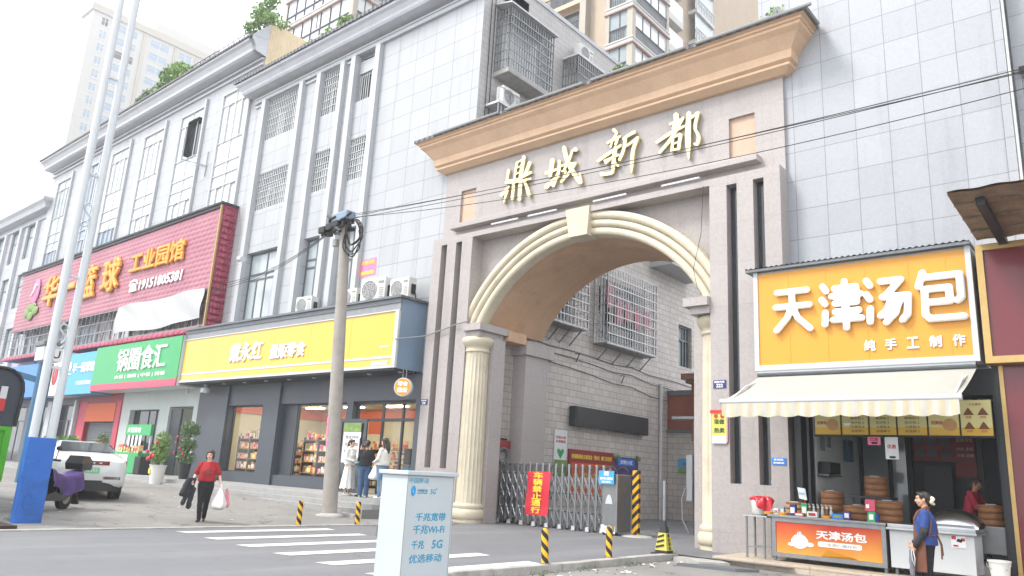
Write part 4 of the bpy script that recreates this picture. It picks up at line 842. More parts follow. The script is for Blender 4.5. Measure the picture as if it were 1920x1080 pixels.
# ------------------------------------------------------------------ left shop fronts and signs
def shelf(loc, w, h, label, grp, lit=True, seed=1):
    """snack rack facing -y: frame, boards, rows of packets"""
    t = thing('snack_shelf', label, 'shelf', loc, grp); x, y, z = loc; rr = random.Random(seed)
    m = MB(); n = 4
    for a in (x-w/2, x+w/2-.04): m.box(a, a+.04, y, y+.5, z, z+h)
    m.build('frame', 'dark_metal', t)
    m = MB()
    for i in range(n+1): m.box(x-w/2+.041, x+w/2-.041, y, y+.5, z+.1+(h-.2)*i/n, z+.13+(h-.2)*i/n)
    m.build('shelf_board', 'wood_shelf', t)
    m = MB()
    for i in range(n+1):
        zz = z+.131+(h-.2)*i/n; a = x-w/2+.05
        while a < x+w/2-.12:
            b = rr.uniform(.09, .2); hh = rr.uniform(.14, .28) if i < n else rr.uniform(.1, .38); m.rbox(a, min(a+b-.012, x+w/2-.045), y+rr.uniform(.01, .08), y+.4, zz, zz+hh, .012); a += b
    tag(m.build('goods', 'goods', t), kind='stuff')
    return t
def snack_shop():
    s = thing('snack_shop', 'dark grey glazed snack shop front under the long yellow sign', 'shop front', (-25.5, 17.2, .56))
    Y = 17.2; hol = [(-30.6, -27.85, .95, 3.68), (-26.7, -22.5, .95, 3.68), (-22.15, -18.85, .57, 3.7)]
    m = MB(); wall(m, -33.3, -18.35, .5, 4.56, Y, .35, hol); m.quad((-33.3, Y, .5), (-33.3, 17.9, .5), (-33.3, 17.9, 4.56), (-33.3, Y, 4.56)); m.build('front_wall', 'store_dark', s)
    [MB().rbox(a, c, Y-.1, Y+.1, .5, 4.54, .01).build('pillar_cladding', 'store_dark', s) for a, c in ((-27.84, -26.72), (-32.2, -30.65))]
    for a, c, mu in ((-30.6, -27.85, [-29.2]), (-25.8, -22.5, [-24.15])):
        m = MB(); y0, y1 = Y+.22, Y+.3; m.box(a, c, y0, y1, .95, 1.0); m.box(a, c, y0, y1, 3.62, 3.68); m.box(a, a+.06, y0, y1, 1.0, 3.62); m.box(c-.06, c, y0, y1, 1.0, 3.62)
        f = m.build('window_frame', 'store_frame', s); MB().quad((a, Y+.26, .95), (c, Y+.26, .95), (c, Y+.26, 3.68), (a, Y+.26, 3.68)).build('pane', 'shop_glass', f)
    MB().box(-26.7, -25.81, Y+.2, Y+.34, .57, 3.68).build('recess_panel', 'store_frame', s)
    # doors: an open leaf with posters, a sliding pair with a transom
    m = MB(); y0, y1 = Y+.2, Y+.28
    for x in (-22.15, -20.75, -19.72, -18.93): m.box(x, x+.08, y0, y1, .57, 3.7)
    m.box(-22.07, -18.93, y0+.003, y1-.003, 3.0, 3.1); m.box(-22.07, -18.93, y0+.003, y1-.003, 3.6, 3.7); f = m.build('door_frame', 'store_frame', s)
    MB().quad((-20.7, Y+.24, .6), (-18.93, Y+.24, .6), (-18.93, Y+.24, 3.6), (-20.7, Y+.24, 3.6)).build('pane', 'shop_glass', f)
    m = MB(); m.box(-22.3, -20.85, 16.86, 16.92, .6, .75); m.box(-22.3, -20.85, 16.86, 16.92, 2.95, 3.05); m.box(-22.3, -22.2, 16.86, 16.92, .75, 2.95); m.box(-20.97, -20.85, 16.86, 16.92, .75, 2.95); d = m.build('door_leaf', 'store_frame', s)
    MB().quad((-22.2, 16.89, .75), (-20.97, 16.89, .75), (-20.97, 16.89, 2.95), (-22.2, 16.89, 2.95)).build('pane', 'glass_dark', d)
    [MB().tube([(x, 16.8, 1.4), (x, 16.78, 1.45), (x, 16.78, 2.35), (x, 16.8, 2.4)], .025, 8).build('handle', 'black', d) for x in (-21.02, -19.62)]
    p = MB().box(-22.05, -21.1, 16.845, 16.859, 1.55, 2.6).build('poster', 'sign_white', d)
    MB().box(-22.05, -21.1, 16.83, 16.844, 2.601, 2.9).build('poster_header', 'leaf_light', d)
    lettering('营业时间', 'letter_grey', p, (-21.57, 16.84, 2.42), .7, .12, d=.004); lettering('欢迎光临', 'letter_grey', p, (-21.57, 16.84, 2.18), .75, .12, d=.004); lettering('招聘 店员', 'letter_grey', p, (-21.57, 16.84, 1.95), .75, .12, d=.004)
    # canopy soffit and its little spots
    MB().box(-33.3, -18.95, 16.2, Y-.005, 4.56, 4.62).build('soffit', 'soffit_dark', s)
    for i in range(9): MB().lathe((-32+1.6*i, 16.7, 4.53), [(.07, 0), (.08, .03)], 14).build('downlight', 'white_paint', s)
    # the room behind
    m = MB(); m.quad((-33.2, Y+.36, .57), (-18.4, Y+.36, .57), (-18.4, 23.9, .57), (-33.2, 23.9, .57)); m.build('floor', 'shop_floor', s)
    m = MB(); m.quad((-33.2, Y+.36, 4.1), (-18.4, Y+.36, 4.1), (-18.4, 23.9, 4.1), (-33.2, 23.9, 4.1)); m.build('ceiling', 'wall_cream', s)
    m = MB(); m.quad((-33.2, 23.9, .57), (-18.4, 23.9, .57), (-18.4, 23.9, 3.6), (-33.2, 23.9, 3.6)); m.quad((-33.2, 17.6, .57), (-33.2, 23.9, .57), (-33.2, 23.9, 3.6), (-33.2, 17.6, 3.6)); m.quad((-18.4, 17.6, .57), (-18.4, 23.9, .57), (-18.4, 23.9, 3.6), (-18.4, 17.6, 3.6)); m.build('back_wall', 'wall_cream', s)
    m = MB(); m.box(-33.15, -18.45, 23.8, 23.88, 3.6, 4.09); m.box(-33.18, -33.1, 17.6, 23.79, 3.6, 4.09); m.box(-18.5, -18.41, 17.6, 23.79, 3.6, 4.09)
    m.box(-24.0, -23.2, 19.5, 19.58, 2.7, 3.5); m.box(-20.3, -19.7, 19.6, 19.68, 2.5, 3.5); m.build('orange_band', 'wall_orange', s)
    MB().box(-19.5, -18.9, 19.0, 19.06, 2.2, 3.2).build('hanging_board', 'sign_yellow', s)
    for i, (x, y) in enumerate([(x, y) for x in (-31.5, -28.5, -25.5, -22.5, -19.8) for y in (18.4, 20.2, 22.2)]):
        l = MB().box(x-.6, x+.6, y-.12, y+.12, 4.04, 4.09).build('ceiling_light', 'lamp_panel', None); tag(l, 'bright ceiling strip light in the snack shop, %s row, %s from the left' % (('front', 'middle', 'back')[i % 3], ('first', 'second', 'third', 'fourth', 'fifth')[i//3]), 'ceiling light', 'ceiling lights in the snack shop')
    lab = ['left end, behind the left window', 'second from the left, behind the left window', 'right of the left window', 'behind the second window beside the dark recess', 'behind the second window, middle', 'behind the second window beside the pole']
    for i, x in enumerate((-30.0, -29.05, -28.1, -25.2, -24.25, -23.3)): shelf((x, 17.75, .57), .94, 1.85, 'snack rack full of bright packets, '+lab[i], 'snack racks in the shop window', seed=i)
    for i, x in enumerate((-31.0, -28.2, -25.2, -22.3)): shelf((x, 21.6, .57), 2.2, 1.7, 'tall snack rack deep inside the shop, '+('leftmost', 'second from left', 'third from left', 'rightmost')[i]+' of the back row', 'snack racks along the back', seed=20+i)
    t = thing('counter', 'shop counter with a turquoise front just inside the sliding door', 'counter', (-19.6, 18.6, .57)); m = MB(); m.rbox(-20.6, -18.6, 18.4, 19.1, .57, 1.55, .02); m.build('body', 'sign_cyan', t); MB().box(-20.7, -18.5, 18.3, 19.2, 1.551, 1.6).build('top', 'wood_shelf', t)
    shelf((-19.6, 20.2, .57), 1.8, 2.0, 'rack of bottles behind the shop counter', 'snack racks along the back', seed=31)
def yellow_sign():
    s = thing('shop_sign', 'long yellow sign box with white characters over the snack shop', 'sign', (-26, 16.8, 4.62))
    m = MB(); m.box(-33.35, -18.9, 16.24, 17.38, 4.622, 6.96); m.build('box', 'box_side', s)
    m = MB(); m.box(-33.5, -18.78, 16.08, 17.39, 6.961, 7.04); m.box(-33.4, -18.86, 16.16, 16.239, 6.8, 6.96); m.build('top_edge', 'galv', s)
    MB().box(-33.36, -18.88, 16.2, 16.239, 6.56, 6.799).build('grey_strip', 'dull_steel', s)
    MB().box(-33.3, -19.06, 16.2, 16.239, 4.72, 6.52).build('panel', 'sign_yellow', s)
    m = MB(); m.box(-33.36, -18.88, 16.16, 16.199, 6.521, 6.56); m.box(-33.36, -18.88, 16.16, 16.239, 4.625, 4.719); m.box(-19.059, -18.88, 16.15, 16.239, 4.72, 6.52); m.box(-33.3, -19.06, 16.185, 16.199, 4.95, 5.04); m.build('white_frame', 'white_paint', s)
    m = MB(); [m.box(-33.3+2.38*i, -33.292+2.38*i, 16.196, 16.1995, 5.05, 6.51) for i in range(1, 6)]; m.build('panel_seam', 'letter_orange', s)
    lettering('戴永红', 'letter_lit', s, (-28.1, 16.2, 5.7), 2.45, .8, d=.06, bold=.02, shear=.08); lettering('量贩零食', 'letter_lit', s, (-25.15, 16.2, 5.58), 2.35, .6, d=.06, bold=.03, shear=.05)
    lettering('量贩零食', 'letter_lit', s, (-19.55, 16.2, 5.36), .4, .08, d=.01, bold=.02); lettering('鼎城新都店', 'letter_lit', s, (-19.7, 16.2, 4.81), .85, .15, d=.02, bold=.02)
def round_sign():
    s = thing('round_sign', 'round orange and white double faced sign hanging under the yellow box', 'sign', (-18.6, 16.45, 3.7))
    R = Matrix.Rotation(radians(28), 4, 'Z'); c = Vector((-18.62, 16.4, 4.0))
    def T(x, y, z): p = R @ Vector((x, y, z)); return p+c
    m = MB(); m.tube([(0, -.09, 0), (0, .09, 0)], .3, 36); m.map(T); m.build('case', 'white_paint', s)
    m = MB(); m.tube([(0, -.1, 0), (0, -.091, 0)], .265, 36); m.map(T); m.build('face', 'sign_orange' if 'sign_orange' in MATS else 'letter_orange', s)
    u = R.to_3x3() @ Vector((1, 0, 0)); n = R.to_3x3() @ Vector((0, -1, 0))
    lettering('零食', 'letter_lit', s, c+n*.1+Vector((0, 0, .1)), .36, .16, u=u, d=.006, bold=.03); lettering('量贩', 'letter_lit', s, c+n*.1+Vector((0, 0, -.1)), .36, .16, u=u, d=.006, bold=.03)
    m = MB(); m.tube([c+Vector((-.08, 0, .28)), c+Vector((-.08, 0, .62))], .012, 6); m.tube([c+Vector((.08, 0, .28)), c+Vector((.08, 0, .62))], .012, 6); m.build('hanger', 'dull_steel', s)
def red_sign():
    s = thing('rooftop_sign', 'large quilted red sign with yellow characters and a phone number', 'sign', (-46, 16.9, 7))
    x0, x1 = -59.3, -32.7
    m = MB(); m.quad((x1, 16.65, 7.2), (x1, 17.39, 7.2), (x1, 17.39, 13.1), (x1, 16.65, 13.1)); m.quad((x0, 16.65, 9), (x0, 17.38, 9), (x0, 17.38, 12.95), (x0, 16.65, 12.95))
    # quilted relief on the end face and rows of ridges on the front
    def f1(u, v): y = 16.65+.74*u; z = 7.2+5.9*v; return (x1+.002+.06*abs(sin(u*pi*3))*abs(sin(v*pi*20)), y, z)
    m = MB(); m.surf(f1, 18, 120)
    m.build('quilted_end', 'quilt_red', s, smooth=60); m = MB()
    def f2(u, v): x = x0+(x1-x0)*u; z = 9.0+3.95*v; r = int(v*16*.9999); ph = .5*(r % 2); return (x, 16.65-.035*abs(sin(pi*(u*56+ph)))**.5*abs(sin(v*pi*16))**.6, z)
    m.surf(f2, 336, 96); m.quad((x0, 16.65, 9), (x0, 17.38, 9), (x0, 17.38, 12.95), (x0, 16.65, 12.95)); m.build('quilted_panel', 'quilt_front_lit', s, smooth=60)
    m = MB(); m.box(x0-.1, x1+.1, 16.5, 17.38, 13.1, 13.2); m.box(x0, x1, 16.56, 16.64, 12.95, 13.099); m.build('top_edge', 'dark_metal', s)
    MB().box(x1-.08, x1+.005, 16.55, 16.63, 7.2, 13.09).build('gold_edge', 'frame_gold', s)
    m = MB()
    for z in (7.3, 7.85, 8.4, 8.95): m.box(x0, x1-.1, 16.62, 16.66, z-.025, z+.025)
    n = 44
    for i in range(n+1):
        x = x0+(x1-.1-x0)*i/n; m.box(x-.02, x+.02, 16.625, 16.655, 7.2, 9.0)
        if i % 4 == 1: m.bar((x, 16.7, 7.25), (x+.6, 16.7, 8.95), .04); m.bar((x+1.2, 16.72, 7.25), (x+.6, 16.72, 8.95), .04)
    m.build('lattice_frame', 'dull_steel', s)
    MB().box(x0, x1-.1, 16.4, 17.3, 6.98, 7.19).build('pink_ledge', 'quilt_red', s)
    P = (-1, 0, 0)
    for t, x, w, z in (('华', -52.9, 2.6, 11.15), ('一', -50.2, 2.4, 11.1), ('篮', -47.1, 2.3, 11.05), ('球', -44.0, 2.3, 11.05)): lettering(t, 'letter_yellow' if 0 else 'letter_orange', s, (x, 16.6, z), w, 2.0 if t != '一' else .35, d=.18, bold=.03)
    lettering('工业园馆', 'letter_orange', s, (-38.7, 16.6, 11.35), 6.0, 1.15, d=.14, bold=.03); lettering('19151805381', 'letter_white', s, (-37.95, 16.6, 10.02), 4.7, .56, d=.05, bold=.03, shear=.1)
    m = MB(); m.prism([(-41.3, 9.75), (-40.5, 9.75), (-40.6, 10.05), (-40.75, 10.2), (-41.05, 10.2), (-41.2, 10.05)], 'y', 16.52, 16.6); m.tube([(-41.35, 16.56, 10.1), (-41.25, 16.56, 10.3), (-40.9, 16.56, 10.36), (-40.55, 16.56, 10.3), (-40.45, 16.56, 10.1)], .07, 8); m.build('telephone_mark', 'letter_white', s)
    m = MB(); m.ell((-55.9, 16.55, 11.5), (.62, .08, .85)); e = m.build('round_mark', 'poster_pink', s, smooth=True); m = MB(); m.tube([(-56.3, 16.45, 11.2), (-55.9, 16.44, 11.45), (-55.6, 16.44, 11.9)], .08, 6); m.build('swirl', 'letter_white', e)
    m = MB(); [m.ell((-56.1+.75*cos(a), 16.55, 10.15+.3*sin(a)), (.5, .06, .3)) for a in (0, 1.2, 2.2, 3.3, 4.7)]; m.build('lotus_mark', 'leaf_light', s, smooth=True)
    # the blank white banner over the lower lattice
    def fb(u, v): x = -42.25+9.2*u; z = 7.6+1.42*v-.1*sin(pi*u)*(1-v)+.05*sin(9*u); return (x, 16.52-.05*abs(sin(7*u+3*v))-.03*sin(19*u+5*v), z)
    m = MB().surf(fb, 50, 14); tag(m.build('cloth_banner', 'cloth_white', None, smooth=60), 'blank creased white cloth banner tied below the red sign', 'banner')
def small_signs():
    s = thing('shop_sign', 'green shop sign with white characters and a red lower strip', 'sign', (-38, 16.4, 4.5))
    MB().box(-42.75, -33.45, 16.1, 17.3, 4.5, 6.78).build('box', 'sign_white', s); MB().box(-42.76, -33.44, 16.06, 16.099, 4.82, 6.77).build('panel', 'sign_green', s)
    m = MB(); m.box(-42.76, -33.44, 16.04, 16.099, 4.5, 4.815); m.build('red_strip', 'sign_pink', s)
    lettering('锅圈食汇', 'letter_lit', s, (-37.3, 16.06, 5.95), 5.2, 1.15, d=.06, bold=.012); lettering('火锅 | 烧烤 | 中餐 | 西餐', 'letter_lit', s, (-37.3, 16.06, 5.1), 5.4, .22, d=.02, bold=.01); lettering('400-6699-566', 'letter_lit', s, (-35.4, 16.04, 4.66), 1.3, .12, d=.01, bold=.01) if 0 else None
    s = thing('shop_sign', 'light blue sign of the basketball hall left of the green sign', 'sign', (-45, 16.4, 4.4))
    MB().box(-46.6, -42.8, 16.12, 17.3, 4.4, 6.65).build('panel', 'sign_cyan', s); lettering('华一篮球馆', 'letter_lit', s, (-44.3, 16.12, 5.85), 2.9, .55, d=.04, bold=.02); lettering('19151805381', 'letter_lit', s, (-44.0, 16.12, 5.0), 1.9, .22, d=.02, bold=.02)
    m = MB(); m.ell((-46.15, 16.1, 5.95), (.2, .03, .26)); m.box(-46.4, -45.9, 16.09, 16.119, 5.5, 5.56); m.build('ball_mark', 'letter_lit', s)
    s = thing('shop_sign', 'white shop sign with a red curved emblem behind the lamp posts', 'sign', (-48.2, 16.4, 4.4))
    MB().box(-50.2, -46.65, 16.12, 17.3, 4.4, 6.8).build('panel', 'sign_white', s)
    m = MB(); strokes(m, [[(0, 1.0, .5), (.06, .5, .55), (-.02, .15, .5), (-.35, .05, .35)], [(-.5, 1.0, .2), (-.55, .5, .22), (-.4, .1, .25)]], lambda u, v: (-48.1+u*.8, 16.11, 5.1+v*.9), -.02, (0, 1, 0)); m.build('emblem', 'letter_red', s)
    lettering('名创优选', 'letter_black', s, (-48.3, 16.12, 4.75), 1.2, .14, d=.01) if 0 else None
    s = thing('shop_sign', 'blue shop sign at the left edge above the truck', 'sign', (-55, 16.4, 4.4)); MB().box(-62, -50.3, 16.12, 17.3, 4.4, 6.4).build('panel', 'sign_blue_plate', s)
def left_shops():
    s = thing('corner_shop', 'pale grey shop front with an open door beneath the green sign', 'shop front', (-37.5, 17.2, .56))
    Y = 17.2; m = MB(); wall(m, -41.2, -33.31, .5, 4.6, Y, .3, [(-40.2, -37.0, 1.6, 3.6), (-36.0, -33.7, .57, 3.7)]); m.build('front_wall', 'wall_white', s)
    window(s, -40.2, -37.0, 1.6, 3.6, Y+.29, [(-38.6, 1.6, 3.6), (-37.8, 1.6, 3.6)], [], 'glass_dark')
    m = MB(); m.quad((-36, Y+.3, .57), (-33.7, Y+.3, .57), (-33.7, 21, .57), (-36, 21, .57)); m.quad((-36, 21, .57), (-33.7, 21, .57), (-33.7, 21, 3.7), (-36, 21, 3.7)); m.quad((-33.7, Y+.3, .57), (-33.7, 21, .57), (-33.7, 21, 3.7), (-33.7, Y+.3, 3.7)); m.quad((-36, Y+.3, 3.7), (-33.7, Y+.3, 3.7), (-33.7, 21, 3.7), (-36, 21, 3.7)); m.quad((-36, Y+.3, .57), (-36, 21, .57), (-36, 21, 3.7), (-36, Y+.3, 3.7)); m.build('interior', 'wall_white', s)
    m = MB(); m.box(-35.95, -35.1, Y+.1, Y+.2, .6, 3.6); m.box(-35.0, -34.9, Y+.05, Y+.15, .6, 3.6); m.build('door_leaf', 'store_frame', s)
    MB().box(-35.2, -33.72, 20.5, 20.9, 1.9, 3.4).build('menu_board', 'leaf_light', s); MB().box(-35, -34, 19.3, 19.4, 3.6, 3.69).build('lamp', 'lamp_panel', s)
    s = thing('shutter_shop', 'shop front with a lowered grey shutter framed in red', 'shop front', (-43, 17.2, .56))
    m = MB(); wall(m, -46.8, -41.21, .5, 4.5, Y, .3, [(-45.6, -41.9, .57, 4.0)]); m.build('front_wall', 'red_dark', s)
    m = MB(); m.surf(lambda u, v: (-45.6+3.7*u, Y+.2-.03*abs(sin(v*pi*22)), .57+2.45*v), 2, 88); m.build('shutter', 'galv', s); MB().box(-45.6, -41.9, Y-.05, Y+.28, 3.03, 4.0).build('red_header', 'wall_orange', s)
    [MB().box(a, c, Y-.03, Y-.001, .6, 4.1).build('red_strip', 'red_strip_paint', s) for a, c in ((-46.7, -45.65), (-41.85, -41.3))]
    s = thing('dim_shop', 'dim glazed shop front behind the white car', 'shop front', (-53, 17.2, .56))
    m = MB(); wall(m, -60, -46.81, .5, 4.5, Y, .3, [(-50.3, -47.2, .57, 4.0), (-54.5, -51.2, .57, 4.0), (-59, -55.2, .57, 4.0)]); m.build('front_wall', 'store_dark', s)
    for a, c in ((-50.3, -47.2), (-54.5, -51.2), (-59, -55.2)): window(s, a, c, .57, 4.0, Y+.29, [((a+c)/2, .57, 3.1)], [3.1], 'glass_dark')
    [MB().box(a, c, Y-.2, Y-.002, .57, 4.2).build('column', 'pale_stone', s) for a, c in ((-51.1, -50.45), (-47.1, -46.85))]
    # camera and lamp under the soffit
    c = thing('security_camera', 'small white dome camera under the green sign soffit', 'camera', (-33.9, 16.9, 4.2)); MB().lathe((-33.9, 16.9, 4.25), [(.02, 0), (.08, .04), (.09, .12), (.05, .18), (.04, .28)], 14).build('body', 'white_paint', c, smooth=True)
    c = thing('flood_lamp', 'white lamp under the dark soffit by the grey pillar', 'lamp', (-31.9, 16.6, 4.2)); MB().lathe((-31.9, 16.7, 4.2), [(.2, 0), (.22, .06), (.2, .2), (.1, .26), (.06, .36)], 20).build('body', 'white_paint', c, smooth=True)
    c = thing('security_camera', 'white bullet camera on the left window column above the yellow sign', 'camera', (-30.9, 16.9, 10)); MB().tube([(-30.75, 16.75, 10.15), (-29.9, 16.45, 9.95)], .13, 14).build('body', 'white_paint', c, smooth=True); MB().tube([(-30.5, 16.65, 10.1), (-30.8, 17.15, 10.2)], .03, 6).build('arm', 'white_paint', c)
snack_shop(); yellow_sign(); round_sign(); red_sign(); small_signs(); left_shops()
def ac_unit():
    t = thing('air_conditioner', 'x', 'air conditioner')
    m = MB(); m.rbox(-.45, .45, -.17, .17, .04, .72, .02); m.build('case', 'ac_white', t)
    m = MB(); m.tube([(-.12, -.178, .38), (-.12, -.171, .38)], .27, 28); g = m.build('fan_grille', 'ac_grille', t)
    m = MB()
    for r in (.26, .19, .12, .05):
        p = [(-.12+r*cos(a*pi/12), -.186, .38+r*sin(a*pi/12)) for a in range(25)]; m.tube(p, .007, 4, False)
    for a in range(8): m.bar((-.12+.05*cos(a*pi/4), -.186, .38+.05*sin(a*pi/4)), (-.12+.26*cos(a*pi/4), -.186, .38+.26*sin(a*pi/4)), .008)
    m.build('guard', 'white_bar', g)
    m = MB(); m.box(.2, .4, -.176, -.171, .55, .62); [m.box(.24, .4, -.175, -.171, .15+.05*i, .17+.05*i) for i in range(6)]; m.build('badge', 'ac_grille', t)
    m = MB(); m.box(-.35, -.25, -.2, .2, 0, .04); m.box(.25, .35, -.2, .2, 0, .04); m.build('foot', 'dull_steel', t)
    m = MB(); m.tube([(.45, .05, .25), (.52, .05, .25), (.54, .08, .1), (.5, .15, .0)], .018, 6); m.tube([(.45, .0, .3), (.55, 0, .3), (.57, .08, .1)], .015, 6); m.box(.451, .5, -.06, .1, .18, .5); m.build('pipe', 'black', t)
    return t
ac0 = place(ac_unit(), (-25.1, 16.75, 7.04), radians(6)); ac0['label'] = 'white air conditioner outdoor unit standing alone, leftmost on the yellow sign box'; ac0['group'] = 'air conditioners'
copy_thing(ac0, (-22.35, 16.8, 7.04), radians(0), 'air conditioner outdoor unit half hidden behind the utility pole')
copy_thing(ac0, (-20.9, 16.75, 7.05), radians(8), 'tallest air conditioner outdoor unit on the yellow sign box, right of the pole', scale=1.28)
copy_thing(ac0, (-19.55, 16.8, 7.04), radians(0), 'air conditioner outdoor unit at the right end of the yellow sign box', scale=1.08)
copy_thing(ac0, (-16.75, 18.5, 14.17), radians(90), 'air conditioner outdoor unit on a caged shelf above the gate cornice'); copy_thing(ac0, (-16.75, 19.9, 13.9), radians(90), 'air conditioner outdoor unit partly hidden under the big caged bay'); copy_thing(ac0, (-16.8, 23.1, 18.21), radians(90), 'air conditioner outdoor unit on top of the smaller upper cage')
# ------------------------------------------------------------------ inside the gate
def folding_gate():
    Y = 18.6; t = thing('folding_gate', 'stainless steel folding gate drawn across the archway', 'gate', (-14, Y, 0))
    x0, x1 = -16.05, -12.2; n = 16; H = 1.84; xs = [x0+(x1-x0)*i/n for i in range(n+1)]
    for i, x in enumerate(xs):
        m = MB()
        for y in (Y-.16, Y+.16): m.rbox(x-.028, x+.028, y-.024, y+.024, .06, H, .006)
        m.box(x-.012, x+.012, Y-.14, Y+.14, H-.09, H-.05); m.box(x-.012, x+.012, Y-.14, Y+.14, .2, .24); p = m.build('post', 'steel', t)
        if i % 2 == 0:
            for y in (Y-.16, Y+.16): MB().tube([(x-.03, y, .05), (x+.03, y, .05)], .05, 12).build('wheel', 'tyre', p)
            m = MB(); m.prism([(x-.06, .02), (x+.06, .02), (x+.045, .14), (x-.045, .14)], 'y', Y-.24, Y-.19); m.build('wheel_cover', 'white_bar', p)
    m = MB()
    for a, b in zip(xs, xs[1:]):
        for y in (Y-.15, Y+.15):
            for z in (.16, .72, 1.14):
                m.bar((a+.02, y, z+.42), (b-.02, y, z), .018, .036, up=(0, 1, 0)); m.bar((a+.02, y+.02, z), (b-.02, y+.02, z+.42), .018, .036, up=(0, 1, 0))
    tag(m.build('lattice', 'steel', t), kind='stuff')
    m = MB()
    for a, b in zip(xs, xs[1:]):
        for k in (1, 2, 3):
            q = a+(b-a)*k/4; m.tube([(q, Y-.12, H-.32), (q-.02, Y-.12, H-.1), (q+.03, Y-.1, H-.04)], .01, 5)
    for z in (H-.33, 1.0, .5): m.box(x0, x1, Y-.13, Y-.115, z-.012, z+.012)
    m.build('top_trellis', 'dark_metal', t)
    d = thing('gate_motor', 'steel motor cabinet with a bell emblem at the folding gate end', 'gate motor', (-11.95, Y-.1, 0))
    MB().rbox(-12.12, -11.62, Y-.36, Y+.36, .08, 1.62, .03).build('case', 'dull_steel', d)
    m = MB(); m.surf(lambda u, v: (-12.13+.46*u, Y-.37-.02*sin(6*u), .06+.2*v+.02*sin(11*u)), 10, 3); m.build('plastic_wrap', 'plastic_bag', d)
    for yy in (Y-.3, Y+.3): MB().tube([(-12.08+.42*(.5-.5*cos(a)), yy, 1.62+.2*sin(a)) for a in [pi*k/8 for k in range(9)]], .022, 6).build('hoop', 'dark_metal', d)
    m = MB(); m.prism([(-12.0, .82), (-11.76, .82), (-11.79, .95), (-11.83, 1.04), (-11.88, 1.07), (-11.93, 1.04), (-11.97, .95)], 'y', Y-.375, Y-.361); m.build('bell_emblem', 'white_paint', d)
    [MB().tube([(x, Y-.3, .06), (x+.04, Y-.3, .06)], .055, 12).build('wheel', 'tyre', d) for x in (-12.08, -11.7)]
    # what hangs on it
    s = thing('warning_banner', 'red vertical banner with yellow characters hung on the folding gate', 'banner', (-14.45, Y-.25, .35))
    m = MB(); m.surf(lambda u, v: (-14.88+.86*u-.06*(1-v), Y-.24-.015*sin(8*v+3*u), .33+1.26*v), 8, 14); m.build('cloth', 'banner_red', s, smooth=True)
    for i, ch in enumerate('车辆禁止通行'): lettering(ch, 'letter_yellow', s, (-14.46-.012*i, Y-.262, 1.48-.2*i), .36, .19, d=.006, bold=.03)
    s = thing('notice_board', 'small light blue notice board fixed on top of the gate motor', 'notice', (-11.9, Y-.4, 1.35))
    MB().box(-12.2, -11.7, Y-.42, Y-.4, 1.34, 1.7).build('board', 'sign_cyan', s); MB().box(-12.03, -11.86, Y-.428, Y-.421, 1.56, 1.69).build('white_patch', 'white_paint', s)
    lettering('停车须知', 'letter_white', s, (-11.95, Y-.42, 1.49), .42, .08, d=.005, bold=.03); lettering('请勿停车', 'letter_white', s, (-11.95, Y-.42, 1.4), .3, .06, d=.005, bold=.03)
    p = MB().rbox(-.1, .1, -.06, .06, 0, 1.75, .01).build('striped_post', 'post_stripe', None, loc=(0, 0, 0)); p.location = (-11.33, 18.75, 0); tag(p, 'yellow and black striped square post beside the gate motor', 'post')
    m = MB(); m.lathe((-11.3, 18.75, 0), [(.45, -.01), (.4, .03), (.2, .05)], 16); tag(m.build('concrete_pad', 'kerb_stone', None), 'rough concrete pad at the foot of the striped post', 'pad')
